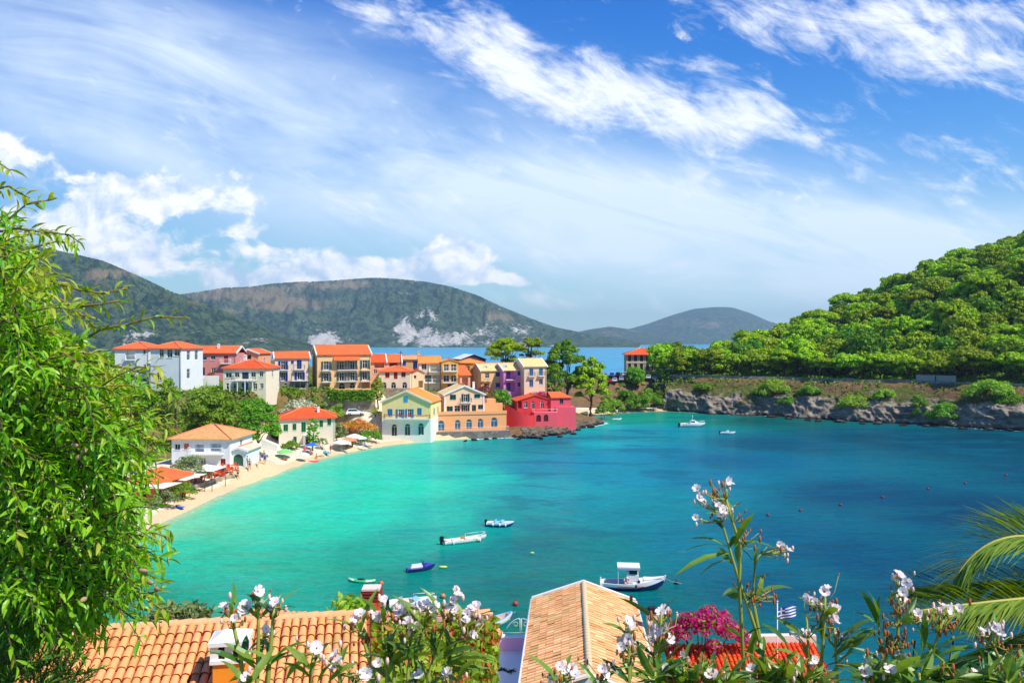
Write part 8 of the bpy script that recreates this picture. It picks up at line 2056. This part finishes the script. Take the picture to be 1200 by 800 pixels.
def beach():
    people = [(278.7, 561, 'walk', 70, 'tanned person in a dark swimsuit walking along the sand with a bag', (40, 44, 60), 1, None), (292.5, 560, 'stand', 10, 'tanned person in red trunks standing alone on the open sand', (150, 40, 40), 1, None),
        (305, 551.5, 'walk', -60, 'person in rose trunks walking beside the one in blue', (206, 120, 110), 0, None), (310.5, 552.5, 'stand', 20, 'person in a bright blue shirt standing by the waterside', (30, 60, 140), 0, (30, 110, 210)),
        (290, 547, 'stand', 120, 'person in pale clothes standing before the green arched door', (200, 190, 180), 0, (214, 150, 130)), (296.3, 540, 'walk', 90, 'person in dark red walking past the boat store', (90, 40, 40), 1, (130, 50, 50)),
        (302, 538, 'stand', 200, 'person in brown shorts near the pine shade', (90, 70, 50), 1, None), (309.5, 540, 'stand', 160, 'person in olive shorts under the leaning pine', (100, 100, 60), 0, None),
        (357, 532.5, 'stand', 30, 'person in a pink dress standing left of the blue parasol', (226, 80, 110), 0, (226, 80, 110)), (387.5, 531, 'stand', -20, 'person in magenta standing behind the turquoise chair', (206, 50, 110), 0, (206, 50, 110)),
        (407, 524, 'sit', 40, 'person in dark trunks sitting below the white beach tent', (60, 40, 70), 1, None), (413, 523.5, 'sit', -30, 'person in violet sitting near the orange tent', (110, 70, 130), 1, None),
        (233.5, 575, 'lie', 65, 'sunbather in dark trunks lying on the lower beach', (60, 40, 50), 1, None), (216, 581.5, 'sit', 10, 'person in bright red sitting on a lime mat', (220, 40, 50), 0, (220, 40, 50)),
        (207.5, 594, 'lie', 80, 'sunbather lying on a deep blue towel', (30, 40, 90), 2, None), (331, 538, 'lie', 80, 'sunbather with red trunks lying right of the pine', (160, 50, 40), 1, None),
        (364, 533, 'sit', 60, 'person sitting in the shade of the blue parasol', (60, 50, 60), 1, None), (371, 537.5, 'sit', -20, 'person in orange sitting above the red towel', (230, 120, 50), 0, None), (375, 535, 'lie', 90, 'sunbather in orange lying beside the sitting person in orange', (230, 110, 50), 0, None),
        (250, 563, 'sit', 30, 'guest in white seated at the lower tavern tables', (220, 220, 220), 0, (226, 226, 226)), (263, 556, 'stand', 180, 'waiter in a white shirt among the orange chairs', (40, 40, 46), 0, (226, 226, 230))]
    for (px, py, pose, rz, lab, suit, sk, top) in people: person(px, py, pose, rz, lab, suit, sk, top)
    def towel(px, py, rz, col, lab, L=1.9):
        q = on_ground(px, py); mb = MB(); n = 6
        for i in range(n): mb.box((-.0, -L/2+L*(i+.5)/n, .035+.008*math.sin(i*2)), (.85, L/n+.01, .03))
        o = mb.build('beach_towel', pmat('canvas_%d_%d_%d' % col, col, .8, .12, 3), None, q); o.rotation_euler = (0, 0, R(rz)); tag(o, lab, 'towel')
    towel(207.5, 594.3, 80, (40, 90, 200), 'deep blue towel under the sunbather on the lower beach'); towel(367.5, 540.5, 70, (226, 40, 40), 'red towel near the waterline'); towel(216, 582, 60, (206, 220, 70), 'lime mat under the person in red'); towel(331, 538.3, 80, (180, 90, 70), 'rust towel right of the pine')
    parasol(365, 531.5, (40, 100, 214), 'bright blue parasol on the middle of the beach'); parasol(334, 536, (120, 214, 110), 'light green parasol close to the pine', 1.5, 1.6); parasol(356, 541, (236, 236, 232), 'small white parasol nearest the waterline', 1.0, 1.7)
    parasol(400.5, 526, (232, 228, 236), 'wide white parasol left of the orange one', 1.9, 1.9); parasol(408, 523, (236, 140, 84), 'orange parasol between the two white ones', 1.7, 1.9); parasol(415, 520, (240, 238, 232), 'cream parasol right of the orange one', 1.8, 2.1); parasol(421.5, 521.5, (236, 236, 236), 'last white parasol towards the yellow house', 1.5, 2.0)
    sunbed(404, 530, 75, (236, 236, 232), 'white sunbed below the wide white parasol'); sunbed(431, 524, 60, (60, 130, 180), 'blue sunbed near the yellow house'); sunbed(425.5, 527, 70, (224, 226, 232), 'pale sunbed beside the blue one'); sunbed(383, 533, 40, (30, 150, 170), 'turquoise sunbed in front of the person in magenta')
    awning(226, 258, 549, 117, 4.4, 2.6, (238, 234, 226), 'white square awning over the tavern tables', .75, -6); awning(176, 232, 558, 111, 5.5, 2.4, (234, 230, 222), 'largest white awning beside the grey green shrubs', .5, -8); awning(160, 204, 568, 104, 4.5, 2.4, (232, 226, 216), 'lowest white awning near the almond leaves', .45, -8)
    cm = chair_mesh(); rr = random.Random(12); first = True
    tabs = [(240, 560), (247, 557), (254, 560), (260, 553), (266, 556), (272, 550), (232, 566)]
    tm = MB(); tm.bx(-.4, .4, -.4, .4, .70, .74)
    for sx in (-.34, .34):
        for sy in (-.34, .34): tm.bx(sx-.03, sx+.03, sy-.03, sy+.03, 0, .70)
    tmesh = tm.mesh('table', pmat('table_cloth', (224, 120, 70), .8, .15, 3, objvar=.2))
    for (px, py) in tabs:
        q = on_ground(px, py); t = link_mesh('table', tmesh, None, q); t.rotation_euler = (0, 0, rr.random()); tag(t, 'small orange tavern table on the sand behind the beach', 'table', 'tavern tables by the beach')
        for k in range(4):
            a = k*math.pi/2+rr.uniform(-.2, .2); x, y = q.x+.72*math.cos(a), q.y+.72*math.sin(a); c = link_mesh('chair', cm, None, (x, y, hz(x, y))); c.rotation_euler = (0, 0, a-math.pi/2); tag(c, 'orange chair at a tavern table by the beach', 'chair', 'orange chairs of the tavern')
    # low stone edge of the tavern yard
    mb = MB(); pts = [on_ground(px, py) for px, py in ((222, 575), (235, 570), (248, 566), (262, 562), (275, 559))]
    for a, b in zip(pts, pts[1:]): c = (a+b)/2; mb.box((c.x, c.y, c.z+.1), ((b-a).length*1.02, .4, .8), rz=math.atan2(b.y-a.y, b.x-a.x))
    tag(mb.build('yard_wall', stone('pale', (172, 156, 132), 1.3)), 'low stone edge between tavern yard and sand', 'wall')
    # white steps under the pine
    mb = MB(); q = on_ground(318, 527)
    for i in range(9): mb.box((q.x-1.6+i*.34, q.y, q.z+1.15-i*.14), (.36, 1.2, 1.9-.0)); 
    tag(mb.build('steps', WHITE), 'white steps running down to the sand beside the pine', 'staircase')
    for (px, y0, y1, Y, lab) in ((469.5, 411, 436, 197, 'dark utility pole on the skyline left of the tan house'), (501.8, 428, 456, 192, 'dark utility pole in front of the cream duplex')):
        t = P3(px, y0, Y); z0 = hz(t.x, t.y); o = empty('utility_pole', (t.x, t.y, z0), 0, lab, 'pole'); mb = MB(); mb.tube([(0, 0, -.3), (0, 0, t.z-z0)], [.14, .10], 7); mb.build('post', pmat('pole_wood', (60, 52, 46), .9), o); mb = MB(); mb.box((0, 0, t.z-z0-.5), (1.3, .1, .1)); mb.build('crossarm', pmat('pole_wood', (60, 52, 46), .9), o)
def car_proto(van=False):
    o = empty('parked_car', (0, 0, 0)); L = 4.2; W = 1.72; h1 = .82; h2 = 1.48 if not van else 1.95
    side = [(-2.05, .30), (-2.1, .60), (-2.0, .86), (-1.35, .92), (.85, .90), (1.75, .80), (2.05, .58), (2.08, .32)]
    n = len(side); V = []; Fc = []
    for s in (-1, 1):
        for (x, z) in side: V.append((x, s*(W/2-(.10 if z > .7 else .02)), z))
    Fc += [tuple(range(n)), tuple(range(2*n-1, n-1, -1))]+[((i+1) % n, i, n+i, n+(i+1) % n) for i in range(n)]
    mb = MB(); mb.raw(V, Fc); x0, x1, x2, x3 = (-1.95, -1.55, .15, .95) if not van else (-2.02, -1.9, .7, 1.3)
    mb.raw([(x0, -.74, .9), (x3, -.74, .9), (x2, -.60, h2), (x1, -.60, h2), (x0, .74, .9), (x3, .74, .9), (x2, .60, h2), (x1, .60, h2)], [(3, 2, 6, 7), (0, 1, 2, 3), (5, 4, 7, 6), (4, 0, 3, 7), (1, 5, 6, 2)])
    b = mb.build('body', pmat('car_paint', (226, 228, 230), .25, coat=.5), o)
    g = MB(); t = .006
    for s in (-1, 1):
        def sp(x, z): k = (z-.9)/(h2-.9); return (x, s*(.745-.14*k+t), z)
        za, zb = .97, h2-.09
        def xs(x, z, a, b_): k = (z-.9)/(h2-.9); return a+(b_-a)*k
        g.raw([sp(xs(0, za, x0, x1)+.18, za), sp(xs(0, za, x3, x2)-.22, za), sp(xs(0, zb, x3, x2)-.12, zb), sp(xs(0, zb, x0, x1)+.12, zb)], [(0, 1, 2, 3) if s < 0 else (3, 2, 1, 0)])
    for (a, b_, s) in ((x3, x2, 1), (x0, x1, -1)):
        k0, k1 = .10, .88; P_ = lambda k, y: (a+(b_-a)*k+s*.008, y*(.66-.12*k), .9+(h2-.9)*k+.006); g.raw([P_(k0, -1), P_(k0, 1), P_(k1, 1), P_(k1, -1)], [(0, 1, 2, 3) if s > 0 else (3, 2, 1, 0)])
    g.build('window', GLASS, o)
    for x in (-1.3, 1.3):
        for s in (-1, 1):
            w = MB(); M = Matrix.Translation((x, s*(W/2-.12), .31)) @ Matrix.Rotation(R(90), 4, 'X'); w.lathe([(.2, -.11), (.31, -.10), (.31, .10), (.2, .11)], 14, 0, M); wo = w.build('wheel', pmat('tyre', (24, 24, 26), .8), o)
            w = MB(); w.lathe([(.05, -.115), (.18, -.116), (.18, .116), (.05, .115)], 10, 0, M); w.build('rim', pmat('rim', (150, 152, 156), .3, metal=.8), wo)
    for s in (-1, 1):
        m = MB(); m.ball((2.02, s*.62, .62), .12, 7, 0, (.5, 1.3, .7)); m.build('headlight', pmat('lamp_glass', (220, 226, 230), .1), o)
        m = MB(); m.ball((-2.06, s*.64, .68), .10, 7, 0, (.4, 1.2, 1)); m.build('tail_light', pmat('tail_red', (150, 20, 24), .3), o)
    return o
def cars():
    cols = {'white': (232, 234, 236), 'silver': (176, 182, 188), 'blue': (40, 86, 160), 'red': (176, 34, 40), 'dark grey': (58, 62, 70), 'pale blue': (120, 160, 200), 'black': (28, 28, 32), 'cream': (222, 212, 190)}
    spots = [(416, 486.5, 'white', 18, 'white car parked on the lane beside the small dark red shed', 172, 190)]
    row = [('white', 668, 453), ('silver', 676, 450.5), ('dark grey', 683, 449), ('white', 690, 448), ('blue', 706, 447), ('red', 713, 448.5), ('white', 720.5, 447.5), ('silver', 728, 446), ('white', 735, 444.5), ('pale blue', 709, 442), ('blue', 717, 441.5), ('black', 724.5, 441), ('white', 732, 440.6),
           ('white', 668, 446), ('dark grey', 676, 445), ('white', 684, 444), ('cream', 752, 443.5), ('white', 760, 444), ('silver', 767, 445), ('white', 700, 440), ('red', 692, 441.5)]
    desc = {0: 'at the seaward front of the car park, leftmost of its row', 1: 'second in the seaward row behind the leaning pine', 2: 'in the seaward row behind the leaning pine', 3: 'at the right end of the row behind the leaning pine', 4: 'at the left end of the row under the stone building', 5: 'in the nearest row under the stone building', 6: 'right of the red car', 7: 'beside the bushes in the nearest row', 8: 'nearest to the bright rounded tree', 9: 'in the second row, left end', 10: 'in the second row between pale blue and black', 11: 'in the second row behind the silver one', 12: 'at the right end of the second row', 13: 'in the back row behind the tall pine', 14: 'in the back row between two white cars', 15: 'in the back row, right of a dark grey one', 16: 'in front of the stone building, left of two others', 17: 'in front of the stone building, between cream and silver', 18: 'in front of the stone building, right of a white one', 19: 'at the back of the car park by the sea edge', 20: 'at the back of the car park behind the leaning pine'}
    for i, (c, px, py) in enumerate(row): spots.append((px, py, c, 78+((i*37) % 11), '%s car parked %s' % (c, desc[i]), 236, 300))
    proto = car_proto(); used = False
    for (px, py, c, rz, lab, lo, hi) in spots:
        Ys = np.linspace(lo, hi, 900); xs = (px-600)/F*Ys; z = H-(py-400)/F*Ys; g = height(xs, Ys); k = int(np.argmax(z <= g)) or 450
        o = copy_tree(proto) if used else proto; used = True
        o.location = (xs[k], Ys[k], g[k]+.02); o.rotation_euler = (0, 0, R(rz)); o.scale = (1, 1, 1)
        for k_ in ('label', 'category', 'group'):
            if k_ in o: del o[k_]
        tag(o, lab, 'car', 'cars parked in the car park' if rz > 40 else None)
        for ch in o.children:
            if ch.name.startswith('body'): ch.material_slots[0].link = 'OBJECT'; ch.material_slots[0].material = pmat('car_paint_'+c.replace(' ', '_'), cols[c], .25, coat=.5)
village()
build_ground(); build_sea(); build_mountains()
cliff(); rocks()
pine_hill(); village_plants()
boats(); beach(); cars()
near_houses(); near_bougainvillea(); oleanders(); almond(); right_palm()
build_haze()
